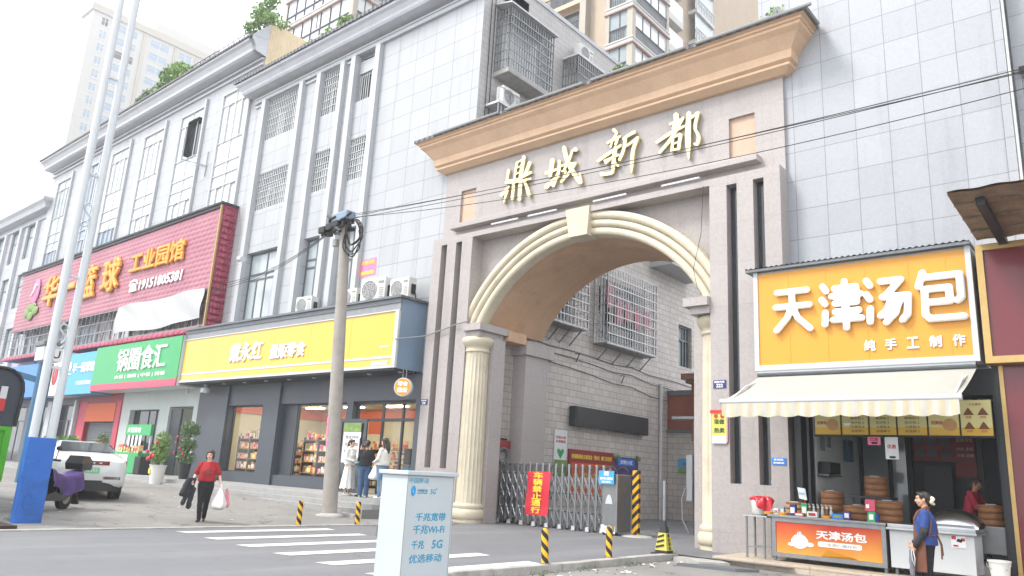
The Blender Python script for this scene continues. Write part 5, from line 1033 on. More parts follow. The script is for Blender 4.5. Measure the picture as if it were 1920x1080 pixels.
def notices():
    X = -16.34; U = (0, 1, 0)
    s = thing('led_display', 'long dark LED text display on the passage wall', 'display', (X, 25, 3.3)); MB().rbox(X+.002, X+.28, 22.35, 27.45, 3.28, 3.98, .02).build('case', 'dark_metal', s); MB().box(X+.281, X+.29, 22.45, 27.35, 3.36, 3.9).build('screen', 'led_face', s)
    s = thing('notice_board', 'tall white notice with a green heart on the passage wall', 'notice', (X, 21.9, 2)); MB().box(X+.002, X+.03, 21.5, 22.25, 1.5, 3.08).build('board', 'sign_white', s); MB().box(X+.031, X+.035, 21.5, 22.25, 1.5, 2.05).build('green_foot', 'leaf_light', s)
    m = MB(); m.prism([(21.87, 2.08), (22.07, 2.33), (22.05, 2.42), (21.96, 2.43), (21.87, 2.36), (21.78, 2.43), (21.69, 2.42), (21.67, 2.33)], 'x', X+.031, X+.036); m.build('heart', 'sign_green', s)
    lettering('垃圾分类', 'letter_red', s, (X+.031, 21.87, 2.82), .6, .1, u=U, d=.004, bold=.02); lettering('从我做起', 'letter_red', s, (X+.031, 21.87, 2.68), .6, .1, u=U, d=.004, bold=.02)
    s = thing('notice_board', 'wide red notice case with yellow characters behind the folding gate', 'notice', (X, 23.8, 1)); MB().box(X+.002, X+.08, 22.35, 25.2, .7, 2.46).build('case', 'red_dark', s); MB().box(X+.081, X+.1, 22.45, 25.1, .75, 2.0).build('panel', 'wall_orange', s)
    lettering('鼎城新都业主委员会（物业）部门公告栏', 'letter_yellow', s, (X+.081, 23.77, 2.22), 2.6, .17, u=U, d=.01, bold=.02)
    [MB().tube([(X+.101, 22.75+.58*i, 1.5), (X+.106, 22.75+.58*i, 1.5)], .17, 20).build('round_photo', 'letter_orange', s) for i in range(4)]
    s = thing('notice_board', 'blue and violet picture board right of the red notice case', 'notice', (X, 26.2, 1)); MB().box(X+.002, X+.03, 25.3, 27.1, 1.0, 2.35).build('board', 'cover_purple', s); MB().box(X+.031, X+.036, 25.6, 26.8, 2.02, 2.3).build('header', 'sign_blue_plate', s); lettering('文明小区', 'letter_lit', s, (X+.036, 26.2, 2.16), .9, .16, u=U, d=.004, bold=.02)
    m = MB(); leafcloud(m, [(X+.08, 25.4, 2.35, .05, .2, .15), (X+.08, 27.0, 2.33, .05, .2, .15)], 60, .06); m.build('green_trim', 'leaf', s)
    s = thing('notice_board', 'small landscape poster on the low wall at the passage end', 'notice', (-15.4, 29.45, 1.9)); MB().box(-15.8, -14.6, 29.46, 29.498, 1.9, 2.5).build('board', 'sign_cyan', s); MB().box(-15.8, -14.6, 29.45, 29.459, 1.9, 2.1).build('grass_strip', 'leaf', s); lettering('创建文明城市', 'letter_red', s, (-15.2, 29.46, 2.28), .8, .13, d=.006, bold=.02)
    s = thing('wall_fan', 'dusty red wall box with a dark coil in the niche left of the pillar', 'hose box', (-16.2, 18.6, 2)); MB().box(X+.002, X+.2, 18.35, 18.95, 2.25, 2.5).build('box', 'red_dark', s); m = MB(); [m.tube([(X+.12+.03*k, 18.65+.24*cos(a*pi/8), 2.02+.24*sin(a*pi/8)) for a in range(17)], .04, 6) for k in range(3)]; m.build('coil', 'cloth_grey', s)
    s = thing('intercom_post', 'steel post with a white and blue screen panel inside the gate', 'access post', (-10.75, 22.3, 0)); MB().tube([(-10.75, 22.3, 0), (-10.75, 22.3, 3.45)], .09, 12).build('post', 'dull_steel', s); m = MB(); m.rbox(-11.5, -10.1, 22.1, 22.5, 3.45, 3.55, .02); m.build('roof', 'dull_steel', s); MB().rbox(-10.98, -10.78, 22.1, 22.19, .95, 2.35, .03).build('light_panel', 'lamp_white', s); MB().box(-10.7, -10.3, 22.15, 22.4, .1, 1.5).build('cabinet', 'blue_paint', s)
    m = MB(); m.tube([(-10.98, 22.05, 1.35), (-11.08, 22.0, 1.0), (-11.05, 22.0, .4), (-10.9, 22.1, .02)], .018, 6); m.build('cable', 'white_bar', s); MB().box(-10.62, -10.1, 22.2, 22.24, 2.75, 3.2).build('blue_plate', 'sign_blue_plate', s)
    s.location.x -= .6
    # plates and posters on the piers
    def plate(x0, x1, z0, z1, y, mat, label, txt):
        s = thing('house_number_plate', label, 'plate', ((x0+x1)/2, y, z0)); MB().box(x0, x1, y-.02, y-.002, z0, z1).build('plate', mat, s)
        for t, zz, hh, ww in txt: lettering(t, 'letter_white', s, ((x0+x1)/2, y-.021, zz), ww, hh, d=.004, bold=.03)
    plate(-8.13, -7.81, 3.71, 3.9, 16.9, 'navy_plate', 'dark blue house number plate 222 on the right pier', [('富强中路', 3.855, .05, .26), ('222', 3.77, .085, .17)])
    plate(-18.28, -17.98, 3.48, 3.66, 16.9, 'navy_plate', 'dark blue house number plate on the left pier', [('富强中路', 3.615, .045, .24), ('220', 3.535, .08, .16)])
    plate(-6.76, -6.44, 1.98, 2.13, 16.9, 'sign_blue_plate', 'bright blue address plate low on the right pier', [('富强路', 2.09, .04, .22), ('鼎城新都', 2.02, .04, .24)])
    s = thing('poster', 'yellow and pink shop poster hung on the right pier under a red rod', 'poster', (-7.98, 16.85, 2.4))
    MB().box(-8.16, -7.8, 16.86, 16.875, 2.42, 3.12).build('sheet', 'poster_lime', s); m = MB(); m.box(-8.2, -7.76, 16.84, 16.898, 3.12, 3.19); m.build('rod', 'plastic_red', s); MB().box(-8.155, -7.805, 16.853, 16.859, 2.42, 2.6).build('foot', 'sign_white', s); MB().box(-7.799, -7.77, 16.86, 16.875, 2.45, 3.1).build('pink_edge', 'poster_pink', s)
    lettering('现做', 'letter_black', s, (-7.98, 16.858, 2.92), .26, .12, d=.004, bold=.02); lettering('热卖', 'letter_black', s, (-7.98, 16.858, 2.72), .26, .12, d=.004, bold=.02); m = MB(); [m.tube([(x, 16.85, 3.05), (x, 16.858, 3.05)], .05, 16) for x in (-8.06, -7.9)]; m.build('red_dot', 'letter_red', s)
    s = thing('poster', 'bright pink notice with yellow text on the grey tiled wall above the sign box', 'poster', (-22.35, 17.36, 8.4)); m = MB(); m.slab([(-22.85, 17.39, 8.4), (-21.87, 17.39, 8.45), (-21.9, 17.39, 9.12), (-22.88, 17.39, 9.09)], (0, -1, 0), .01); m.build('sheet', 'poster_pink', s)
    lettering('旺铺招租', 'letter_yellow', s, (-22.37, 17.385, 8.96), .75, .16, d=.004, bold=.02); lettering('1380', 'letter_yellow', s, (-22.37, 17.385, 8.75), .45, .16, d=.004, bold=.02) if 0 else None; MB().box(-22.75, -22.0, 17.383, 17.388, 8.5, 8.62).build('yellow_strip', 'letter_yellow', s)
folding_gate(); notices()
# ------------------------------------------------------------------ street furniture
def street():
    # utility pole with its cable bundle
    p = thing('utility_pole', 'weathered concrete utility pole standing before the snack shop', 'utility pole', (-17.83, 13.42, .09)); x, y = -17.83, 13.42
    MB().tube([(x, y, -.05), (x, y, 4), (x+.02, y, 8.7)], [.215, .185, .145], 20).build('shaft', 'concrete_pole', p, smooth=True)
    MB().lathe((x, y, .06), [(.42, 0), (.4, .05), (.24, .1)], 18).build('footing', 'kerb_stone', p)
    m = MB(); [m.lathe((x+.008*z/4, y, z), [(.2-.008*z, 0), (.205-.008*z, .015), (.205-.008*z, .05), (.2-.008*z, .065)], 16) for z in (4.4, 6.0, 8.2)]; m.build('band', 'galv', p)
    m = MB()
    for k, (z0, z1, c) in enumerate(((2.55, 2.75, 0), (2.25, 2.5, 0), (1.95, 2.2, 0))): m.surf(lambda u, v: (x+.204*cos(-2.6+1.1*u), y+.204*sin(-2.6+1.1*u), z0+(z1-z0)*v), 6, 1)
    m.build('bill', 'poster_pink', p)
    m = MB(); m.rbox(x-.32, x+.42, y-.3, y+.05, 8.55, 8.82, .05); m.build('junction_box', 'box_side', p)
    m = MB(); rr = random.Random(5)
    for _ in range(26): a = Vector((x+rr.uniform(-1.0, .3), y+rr.uniform(-.3, .1), 8.35+rr.uniform(-.1, .35))); b = a+Vector((rr.uniform(-.5, .5), rr.uniform(-.1, .1), rr.uniform(-.15, .2))); m.tube([a, (a+b)/2+Vector((0, -.05, rr.uniform(-.1, .1))), b], rr.uniform(.025, .06), 6)
    for bx in (-.95, -.6, -.3): m.rbox(x+bx, x+bx+.3, y-.3, y-.1, 8.38+.1*bx+.05, 8.55+.1*bx+.08, .03)
    m.build('cable_bundle', 'black', p)
    m = MB(); [m.tube([(x+.55+r*cos(a*pi/14), y-.12+.05*sin(a*.7+k), 8.0+r*1.35*sin(a*pi/14)+dz) for a in range(29)], .02, 6, False) for k, (r, dz) in enumerate(((.42, -.05), (.36, .0), (.28, .1), (.3, .12), (.4, -.02)))]; m.build('cable_coil', 'black', p)
    m = MB(); m.tube([(x-.42, y, 7.9), (x-.42, y, 8.1)], .1, 12); m.bar((x-.5, y, 8.3), (x+.5, y, 8.3), .06); m.build('insulator', 'dull_steel', p)
    p.rotation_euler = (radians(2.0), radians(-2.3), 0)
    def sag(a, b, s, n=16): return [tuple(a[i]+(b[i]-a[i])*t/n-(s*4*(t/n)*(1-t/n) if i == 2 else 0) for i in range(3)) for t in range(n+1)]
    m = MB()
    for k, (dz0, dz1, s) in enumerate(((0, 0, .12), (.05, .1, .2), (-.08, .05, .2), (-.05, -.3, .4))): m.tube(sag((x+.06, y-.3, 8.7+dz0), (-.6, 16.2, 9.5+dz1), s, 24), .01, 5)
    tag(m.build('overhead_cables', 'black', None), 'bundle of black cables strung across the gate from the utility pole', 'cable')
    m = MB()
    for k in range(3): m.tube(sag((x-.95, y-.3, 8.45-.03*k), (-30, 16.7, 9.15-.1*k), .25), .011, 5); m.tube(sag((-30, 16.7, 9.15-.1*k), (-60, 16.3, 8.9-.2*k), .3), .011, 5)
    tag(m.build('overhead_cables', 'black', None), 'black cables running left from the utility pole along the facades', 'cable')
    m = MB(); m.tube([(-18.9, 16.1, 5.55), (-18.2, 16.8, 5.72), (-16.8, 16.8, 6.0), (-16.2, 16.7, 6.02)], .022, 6); tag(m.build('conduit', 'dull_steel', None), 'thin pale conduit crossing the left gate pier from the sign box', 'conduit')
    # twin lamp post
    l = thing('lamp_post', 'twin white lamp post rising from a tall blue metal base', 'lamp post', (-16.95, 5.65, 0)); X = -16.95
    m = MB(); m.rbox(X-.09, X+.09, 5.4, 5.9, -.02, 1.66, .015); b = m.build('base', 'blue_paint', l)
    m = MB(); pts = [(X+.093, 5.58+.07*cos(a), .45+.16*sin(a)) for a in [pi*2*k/16 for k in range(17)]]; m.tube(pts, .008, 5, False); m.build('hatch', 'blue_paint', b)
    for yy in (5.49, 5.81): MB().tube([(X, yy, 1.66), (X, yy, 8), (X, yy, 16)], [.083, .08, .07], 18).build('pole', 'lamp_white', l, smooth=True)
    m = MB(); [m.bar((X, 5.55, z), (X, 5.75, z), .05) for z in (3.05, 4.95, 7.2, 9.5)]; m.build('rung', 'lamp_white', l)
    m = MB()
    for z in (3.75, 6.35):
        m.tube([(X, 5.65+.09*cos(t*1.0)*(1-.0*t), z+.1+.09*sin(t)) for t in [k*pi/8-.6 for k in range(11)]], .018, 6)
        m.tube([(X, 5.65+.07*sin(q*2*pi), z-.2+.42*q) for q in [k/12 for k in range(13)]], .022, 6); m.tube([(X, 5.63-.08*cos(t), z-.22-.08*sin(t)) for t in [k*pi/8-.6 for k in range(11)]], .018, 6)
    m.build('scroll_ornament', 'lamp_white', l)
    # teal sign post behind
    t = thing('sign_post', 'teal street sign post behind the twin lamp post', 'sign post', (-28.1, 9.06, .36)); MB().tube([(-28.1, 9.06, .36), (-28.1, 9.06, 4.2)], .22, 16).build('post', 'teal_paint', t); m = MB(); m.bar((-28.1, 9.06, 3.6), (-28.9, 8.0, 3.9), .2); m.tube([(-28.1, 9.06, 4.1), (-28.05, 9.06, 4.3)], .1, 8); m.build('arm', 'teal_paint', t)
    h = MB().rbox(-28.35, -27.65, 8.75, 9.35, 4.25, 4.72, .03).build('sign_box', 'sign_white', t); MB().rbox(-28.4, -27.6, 8.7, 9.4, 4.721, 4.9, .04).build('sign_top', 'galv', t); lettering('RU', 'letter_black', h, (-27.65, 9.05, 4.48), .45, .26, u=(0, 1, 0), d=.01, bold=.02)
    # bollards
    def bol():
        t = thing('bollard', 'x', 'bollard'); MB().lathe((0, 0, 0), [(.062, -.03), (.062, .5), (.06, .55), (.045, .575), (.0, .58)], 24).build('tube', 'bollard_stripe', t, smooth=True); MB().lathe((0, 0, 0), [(.1, -.02), (.1, .012), (.065, .018)], 16).build('foot_plate', 'dull_steel', t); return t
    b0 = place(bol(), (-16.1, 11.25, .0), .4); b0['label'] = 'black and yellow bollard in front of the grey shop pillar, farthest left'; b0['group'] = 'striped bollards'
    b1 = copy_thing(b0, (-15.9, 12.85, 0), 1.5, 'black and yellow bollard right of the utility pole'); b2 = copy_thing(b0, (-8.25, 10.75, .02), 2.6, 'leaning black and yellow bollard on the near kerb, below the red banner'); b3 = copy_thing(b0, (-8.35, 12.85, .02), 3.3, 'black and yellow bollard on the kerb below the gate motor')
    b2.rotation_euler = (radians(-2), radians(3), 2.6); b3.rotation_euler = (radians(3), radians(1), 3.3)
    # warning cone on a pipe
    c = thing('warning_cone', 'black and yellow square warning cone with a steel pipe through its top', 'traffic cone', (-8.4, 15.05, -.02)); x, y, z = -8.4, 15.05, -.02
    m = MB(); m.rbox(x-.21, x+.21, y-.21, y+.21, z, z+.05, .02); m.add([(x+s*a, y+q*a, z+h) for a, h in ((.14, .06), (.06, .58)) for s, q in ((-1, -1), (1, -1), (1, 1), (-1, 1))], [(0, 1, 5, 4), (1, 2, 6, 5), (2, 3, 7, 6), (3, 0, 4, 7), (4, 5, 6, 7)]); m.lathe((x, y, z), [(.07, .56), (.06, .62), (.05, .7)], 12); m.build('body', 'cone_rubber', c)
    f = MB(); 
    for s, q, s2, q2 in ((-1, -1, 1, -1), (1, -1, 1, 1)): 
        a0, a1 = .136, .082; f.add([(x+s*(a0+.004), y+q*(a0+.004), z+.1), (x+s2*(a0+.004), y+q2*(a0+.004), z+.1), (x+s2*(a1+.004), y+q2*(a1+.004), z+.45), (x+s*(a1+.004), y+q*(a1+.004), z+.45)], [(0, 1, 2, 3)])
    f.build('reflective_panel', 'cone_yellow', c)
    m = MB()
    for k in range(3): zz = z+.14+.1*k; a = .135-.017*k; m.slab([(x-a*.9, y-a-.0, zz), (x+a*.5, y-a-.0, zz+.05), (x+a*.5, y-a+.006, zz+.09), (x-a*.9, y-a+.006, zz+.04)], (0, -1, 0), -.008)
    m.build('stripe', 'black', c)
    for k, ch in enumerate('禁止停车'): lettering(ch, 'letter_black', c, (x+.098+.0125*k, y, z+.4-.085*k), .075, .07, u=(0, 1, 0), v=(-.2, 0, 1), d=.012, bold=.02)
    MB().tube([(x, y, z+.5), (x+.0, y, 1.2), (x-.01, y+.02, 1.5)], .035, 10).build('pipe', 'dull_steel', c)
    # telecom cabinet
    c = thing('telecom_cabinet', 'pale telecom cabinet with blue slogans standing in the foreground', 'utility cabinet', (-6.2, 5.8, -.1)); X = -6.0
    m = MB(); m.rbox(-6.4, X, 5.45, 6.14, -.05, 1.39, .008); m.build('body', 'cabinet_white', c); MB().rbox(-6.43, X+.03, 5.42, 6.17, 1.391, 1.435, .01).build('lid', 'cabinet_white', c); MB().box(-6.38, X-.02, 5.47, 6.12, -.1, -.051).build('plinth', 'kerb_stone', c)
    [MB().tube([(-6.41, 5.45, z), (-6.41, 5.45, z+.12)], .012, 8).build('hinge', 'dull_steel', c) for z in (.25, .75, 1.2)]
    m = MB(); m.box(X+.0005, X+.003, 5.452, 5.456, -.04, 1.38); m.box(X+.0005, X+.003, 6.12, 6.124, -.04, 1.38); m.build('seam', 'ac_grille', c)
    U = (0, 1, 0)
    def T(t, y0, y1, z, h, mat='letter_blue', b=.0, sh=.08): lettering(t, mat, c, (X, (y0+y1)/2, z), y1-y0, h, u=U, d=.003, bold=b, shear=sh)
    T('中国移动', 5.47, 5.75, 1.34, .055); T('中国移动', 5.6, 5.74, 1.24, .03); T('China Mobile', 5.6, 5.74, 1.215, .014); T('5G', 5.785, 5.86, 1.232, .05, b=.01); T('+', 5.865, 5.885, 1.26, .02)
    T('千兆宽带', 5.6, 6.04, .975, .085, b=.02); T('千兆Wi-Fi', 5.58, 6.035, .85, .09, b=.02); T('千兆', 5.575, 5.75, .7, .085, b=.015); T('5G', 5.86, 6.02, .7, .085, b=.02); T('优选移动', 5.555, 6.02, .565, .085, b=.015)
    m = MB(); [m.tube([(X+.0035, 5.54+.028*cos(a)*(1-.25*k), 1.235+.048*sin(a)*(1-.25*k)) for a in [2*pi*q/16 for q in range(17)]], .005, 5, False) for k in range(3)]; m.tube([(X+.0035, 5.515, 1.22), (X+.0035, 5.54, 1.25), (X+.0035, 5.565, 1.22)], .005, 5); m.build('emblem', 'sign_cyan', c)
street()
# ------------------------------------------------------------------ vehicles
def loft(secs, mat, name, par, smooth=True):
    v = []; f = []; n = len(secs[0])
    for s in secs: v += s
    for i in range(len(secs)-1):
        for k in range(n): f.append((i*n+k, i*n+(k+1) % n, (i+1)*n+(k+1) % n, (i+1)*n+k))
    f.append(tuple(range(n))); f.append(tuple(range((len(secs)-1)*n, len(secs)*n))[::-1])
    return MB().add(v, f).build(name, mat, par, smooth=smooth)
def car():
    t = thing('parked_car', 'white sedan with a full width tail light parked before the shops', 'car')
    st = [(0, .74, .46, .93, .98, .70), (.05, .86, .36, .97, 1.03, .76), (.22, .915, .27, 1.0, 1.10, .76), (.6, .93, .22, 1.0, 1.15, .72), (1.0, .935, .21, .99, 1.32, .66), (1.4, .935, .21, .98, 1.43, .60), (2.0, .935, .2, .96, 1.475, .60), (2.6, .93, .2, .95, 1.45, .61), (3.05, .93, .2, .94, 1.30, .66), (3.5, .925, .21, .92, 1.04, .74), (4.1, .91, .24, .84, .93, .72), (4.55, .86, .28, .74, .82, .66), (4.72, .76, .34, .66, .72, .58), (4.78, .6, .42, .58, .62, .45)]
    secs = []
    for x, w, zb, be, zt, wt in st:
        h = [(w*.6, zb), (w*.9, zb+.01), (w*.985, zb+.1), (w, zb+.22), (w, (zb+be)/2+.05), (w*.985, be-.07), (w*.965, be), ((w*.95+wt)/2, be+(zt-be)*.45) if zt-be > .2 else (w*.92, be+(zt-be)*.4), (wt+.03 if zt-be > .2 else wt+.06, zt-.06 if zt-be > .2 else zt-.02), (wt*.8, zt-.012), (wt*.35, zt)]
        secs.append([(x, y, z) for y, z in h]+[(x, -y, z) for y, z in h[::-1]])
    body = loft(secs, 'car_white', 'body', t, 50)
    # glass
    m = MB(); m.slab([(.70, -.66, 1.205), (.70, .66, 1.205), (1.33, .54, 1.425), (1.33, -.54, 1.425)], (-.33, 0, .94), -.012); m.build('rear_window', 'glass_dark', t)
    m = MB(); m.slab([(3.4, -.68, 1.09), (3.4, .68, 1.09), (2.72, .56, 1.42), (2.72, -.56, 1.42)], (.45, 0, .9), -.012); m.build('windscreen', 'glass_dark', t)
    for s in (-1, 1):
        m = MB(); m.slab([(1.05, s*.905, 1.03), (3.1, s*.9, 1.0), (2.75, s*.665, 1.37), (1.45, s*.655, 1.39)], (0, s, .55), -.02); m.build('side_window', 'glass_dark', t)
    # wheels in dark arches
    for x in (.95, 3.75):
        for s in (-1, 1):
            MB().tube([(x, s*.80, .34), (x, s*.943, .34)], .385, 26).build('wheel_arch', 'black', t)
            w = MB().tube([(x, s*.73, .33), (x, s*.75, .33), (x, s*.94, .33), (x, s*.955, .33)], [.3, .33, .33, .3], 28).build('wheel', 'tyre', t, smooth=True)
            m = MB(); m.tube([(x, s*.95, .33), (x, s*.962, .33)], .21, 20); [m.bar((x, s*.965, .33), (x+.2*cos(a*pi/2.5), s*.965, .33+.2*sin(a*pi/2.5)), .05, .02, up=(0, 1, 0)) for a in range(5)]; m.build('rim', 'rim', w)
    # rear end
    m = MB(); m.surf(lambda u, v: (-.012+.19*abs(2*u-1)**4, -.9+1.8*u, .88+.1*v), 24, 1); m.surf(lambda u, v: (.002+.19*abs(2*u-1)**4, -.9+1.8*u, .88+.1*v), 24, 1); m.build('tail_light', 'tail_red', t)
    m = MB(); [m.box(-.02, -.014, y-.03, y+.03, .915, .945) for y in (-.24, -.08, .08, .24)]; m.build('tail_mark', 'steel', t)
    m = MB(); m.surf(lambda u, v: (-.004+.16*abs(2*u-1)**4, -.86+1.72*u, .24+.26*v), 20, 1); m.surf(lambda u, v: (.02+.16*abs(2*u-1)**4, -.86+1.72*u, .24+.26*v), 20, 1); m.build('bumper', 'black', t)
    for s in (-1, 1): MB().box(.0, .04, s*.55-.2, s*.55+.2, .53, .6).build('reflector', 'tail_red', t)
    p = MB().box(-.016, -.002, -.24, .24, .68, .82).build('number_plate', 'plate_green', t)
    m = MB(); [m.box(-.02, -.0165, -.19+.062*i, -.15+.062*i, .705, .795) for i in range(7)]; m.build('plate_mark', 'white_paint', p)
    m = MB(); [m.bar((2.95, s*.98, 1.02), (2.95, s*1.06, 1.05), .16, .1) for s in (-1, 1)]; m.build('wing_mirror', 'car_white', t)
    MB().box(.0, .005, -.9, .9, .625, .64).build('trunk_seam', 'ac_grille', t) if 0 else None
    return t
place(car(), (-20.95, 8.2, .24), pi-radians(12))
def scooter():
    t = thing('motor_scooter', 'black motor scooter under a purple cover with a hard top case', 'scooter')   # heads -y locally
    def P(s, z, x=0): return (x, s, z)   # s: rear + to front -
    for s, nm in ((.0, 'rear'), (-1.25, 'front')):
        w = MB().tube([(-.06, s, .25), (-.045, s, .25), (.045, s, .25), (.06, s, .25)], [.2, .25, .25, .2], 26).build('wheel', 'tyre', t, smooth=True); MB().tube([(-.065, s, .25), (.065, s, .25)], .13, 18).build('rim', 'rim', w)
    m = MB(); m.prism([(.28, .42), (.3, .62), (.1, .72), (-.45, .7), (-.55, .42), (-.95, .3), (-1.0, .22), (-.2, .2), (.1, .34)], 'x', -.13, .13); m.prism([(-.95, .24), (-1.12, .5), (-1.1, .95), (-1.0, 1.0), (-.92, .6), (-.85, .3)], 'x', -.17, .17); m.build('body', 'scooter_black', t)
    m = MB(); m.prism([(.3, .45), (.22, .5), (.45, .1), (.5, .12)], 'x', -.08, .08); m.build('mudguard', 'black', t)
    m = MB(); m.tube([(0, -1.05, 1.0), (0, -.98, 1.1)], .04, 8); m.tube([(-.34, -.9, 1.08), (0, -1.0, 1.1), (.34, -.9, 1.08)], .025, 8); [m.tube([(s*.25, -.95, 1.09), (s*.32, -1.0, 1.3)], .01, 5) for s in (-1, 1)]; [m.ell((s*.32, -1.0, 1.34), (.07, .02, .05)) for s in (-1, 1)]; m.build('handlebar', 'black', t)
    m = MB(); m.ell((0, -1.14, .82), (.11, .06, .1)); m.build('headlight', 'glass_pale', t); m = MB(); m.tube([(0, -1.25, .25), (0, -1.08, .8)], .045, 8); m.build('fork', 'dull_steel', t)
    m = MB(); m.tube([(-.1, -.2, .27), (-.13, .2, .3), (-.13, .42, .34)], [.05, .06, .05], 10); m.rbox(-.12, .1, -.3, .05, .2, .4, .03); m.build('engine', 'dull_steel', t)
    def cv(u, v):
        w = 2*u-1; k = abs(w); s = .24-1.2*v; top = .86-.1*sin(pi*min(1, v*1.3))+.22*max(0, v-.75)*4*.4; side = min(1, k*1.9)
        x = (.2+.05*sin(7*v+1)+.035*sin(19*v+2*w)*max(0, k-.4)*2)*side*(1 if w > 0 else -1); drop = max(0, k-.42)*(.62+.1*sin(5*v)+.05*sin(17*v))
        return (x, s+.02*sin(9*w), top-drop-.02*side*side+.012*sin(23*v+4*w))
    MB().surf(cv, 28, 26).build('cover', 'cover_purple', t, smooth=70)
    m = MB(); m.add([(-.2, .18, .88), (.2, .18, .88), (.2, .55, .88), (-.2, .55, .88), (-.21, .14, 1.02), (.21, .14, 1.02), (.21, .57, 1.05), (-.21, .57, 1.05), (-.16, .2, 1.2), (.16, .2, 1.2), (.15, .5, 1.19), (-.15, .5, 1.19)], [(3, 2, 1, 0), (0, 1, 5, 4), (1, 2, 6, 5), (2, 3, 7, 6), (3, 0, 4, 7), (4, 5, 9, 8), (5, 6, 10, 9), (6, 7, 11, 10), (7, 4, 8, 11), (8, 9, 10, 11)]); m.build('top_case', 'scooter_black', t)
    m = MB(); m.bar((0, .2, .84), (0, .5, .87), .2, .03); m.ell((.1, .45, .62), (.03, .03, .03)); m.build('rack', 'dull_steel', t); MB().box(-.06, .06, .32, .34, .5, .58).build('tail_lamp', 'tail_red', t)
    return t
place(scooter(), (-19.25, 7.1, .14), radians(38), 1.0)
t = thing('cargo_truck', 'small truck with bright green body and dark grey canvas top at the left edge', 'truck', (-20, 4.25, .1))
m = MB(); m.rbox(-22.5, -18.12, 3.4, 5.64, .75, 1.85, .02); m.build('body', 'truck_green', t); m = MB(); m.box(-18.119, -18.06, 3.5, 5.6, .75, .83); m.box(-18.119, -18.06, 3.5, 5.6, 1.77, 1.85); m.box(-18.119, -18.06, 5.5, 5.62, .831, 1.769); [m.box(-18.119, -18.085, y, y+.05, .831, 1.769) for y in (3.6, 4.3, 5.0)]; m.build('tailgate', 'truck_green', t)
pr = [(3.38, 1.86), (5.66, 1.86), (5.68, 2.5)]+[(5.28+.4*cos(a), 2.6+.42*sin(a)) for a in (.0, .4, .8, 1.2, 1.57)]+[(3.78-.4*sin(a), 2.6+.42*cos(a)) for a in (0, .4, .8, 1.2, 1.57)]
MB().prism(pr, 'x', -22.5, -18.1).build('canvas_top', 'canvas_grey', t, smooth=30); m = MB(); m.tube([(-18.08, y, z) for y, z in pr[1:]], .035, 8); m.build('canvas_edge', 'black', t)
for z, h in ((1.1, .5), (2.15, .5)):
    MB().box(-18.085, -18.07, 5.28, 5.4, z, z+h/2).build('reflector', 'reflector_red', t); MB().box(-18.085, -18.07, 5.28, 5.4, z+h/2+.001, z+h).build('reflector', 'white_paint', t)
[MB().tube([(x, y, .5), (x, y+.22, .5)], .4, 22).build('wheel', 'tyre', t) for x in (-18.9, -21.6) for y in (3.5, 5.3)]; m = MB(); m.box(-22.4, -18.3, 3.9, 5.1, .5, .74); m.rbox(-24.2, -22.6, 3.5, 5.5, .5, 2.3, .15); m.build('chassis', 'black', t)

t.location.y -= .18
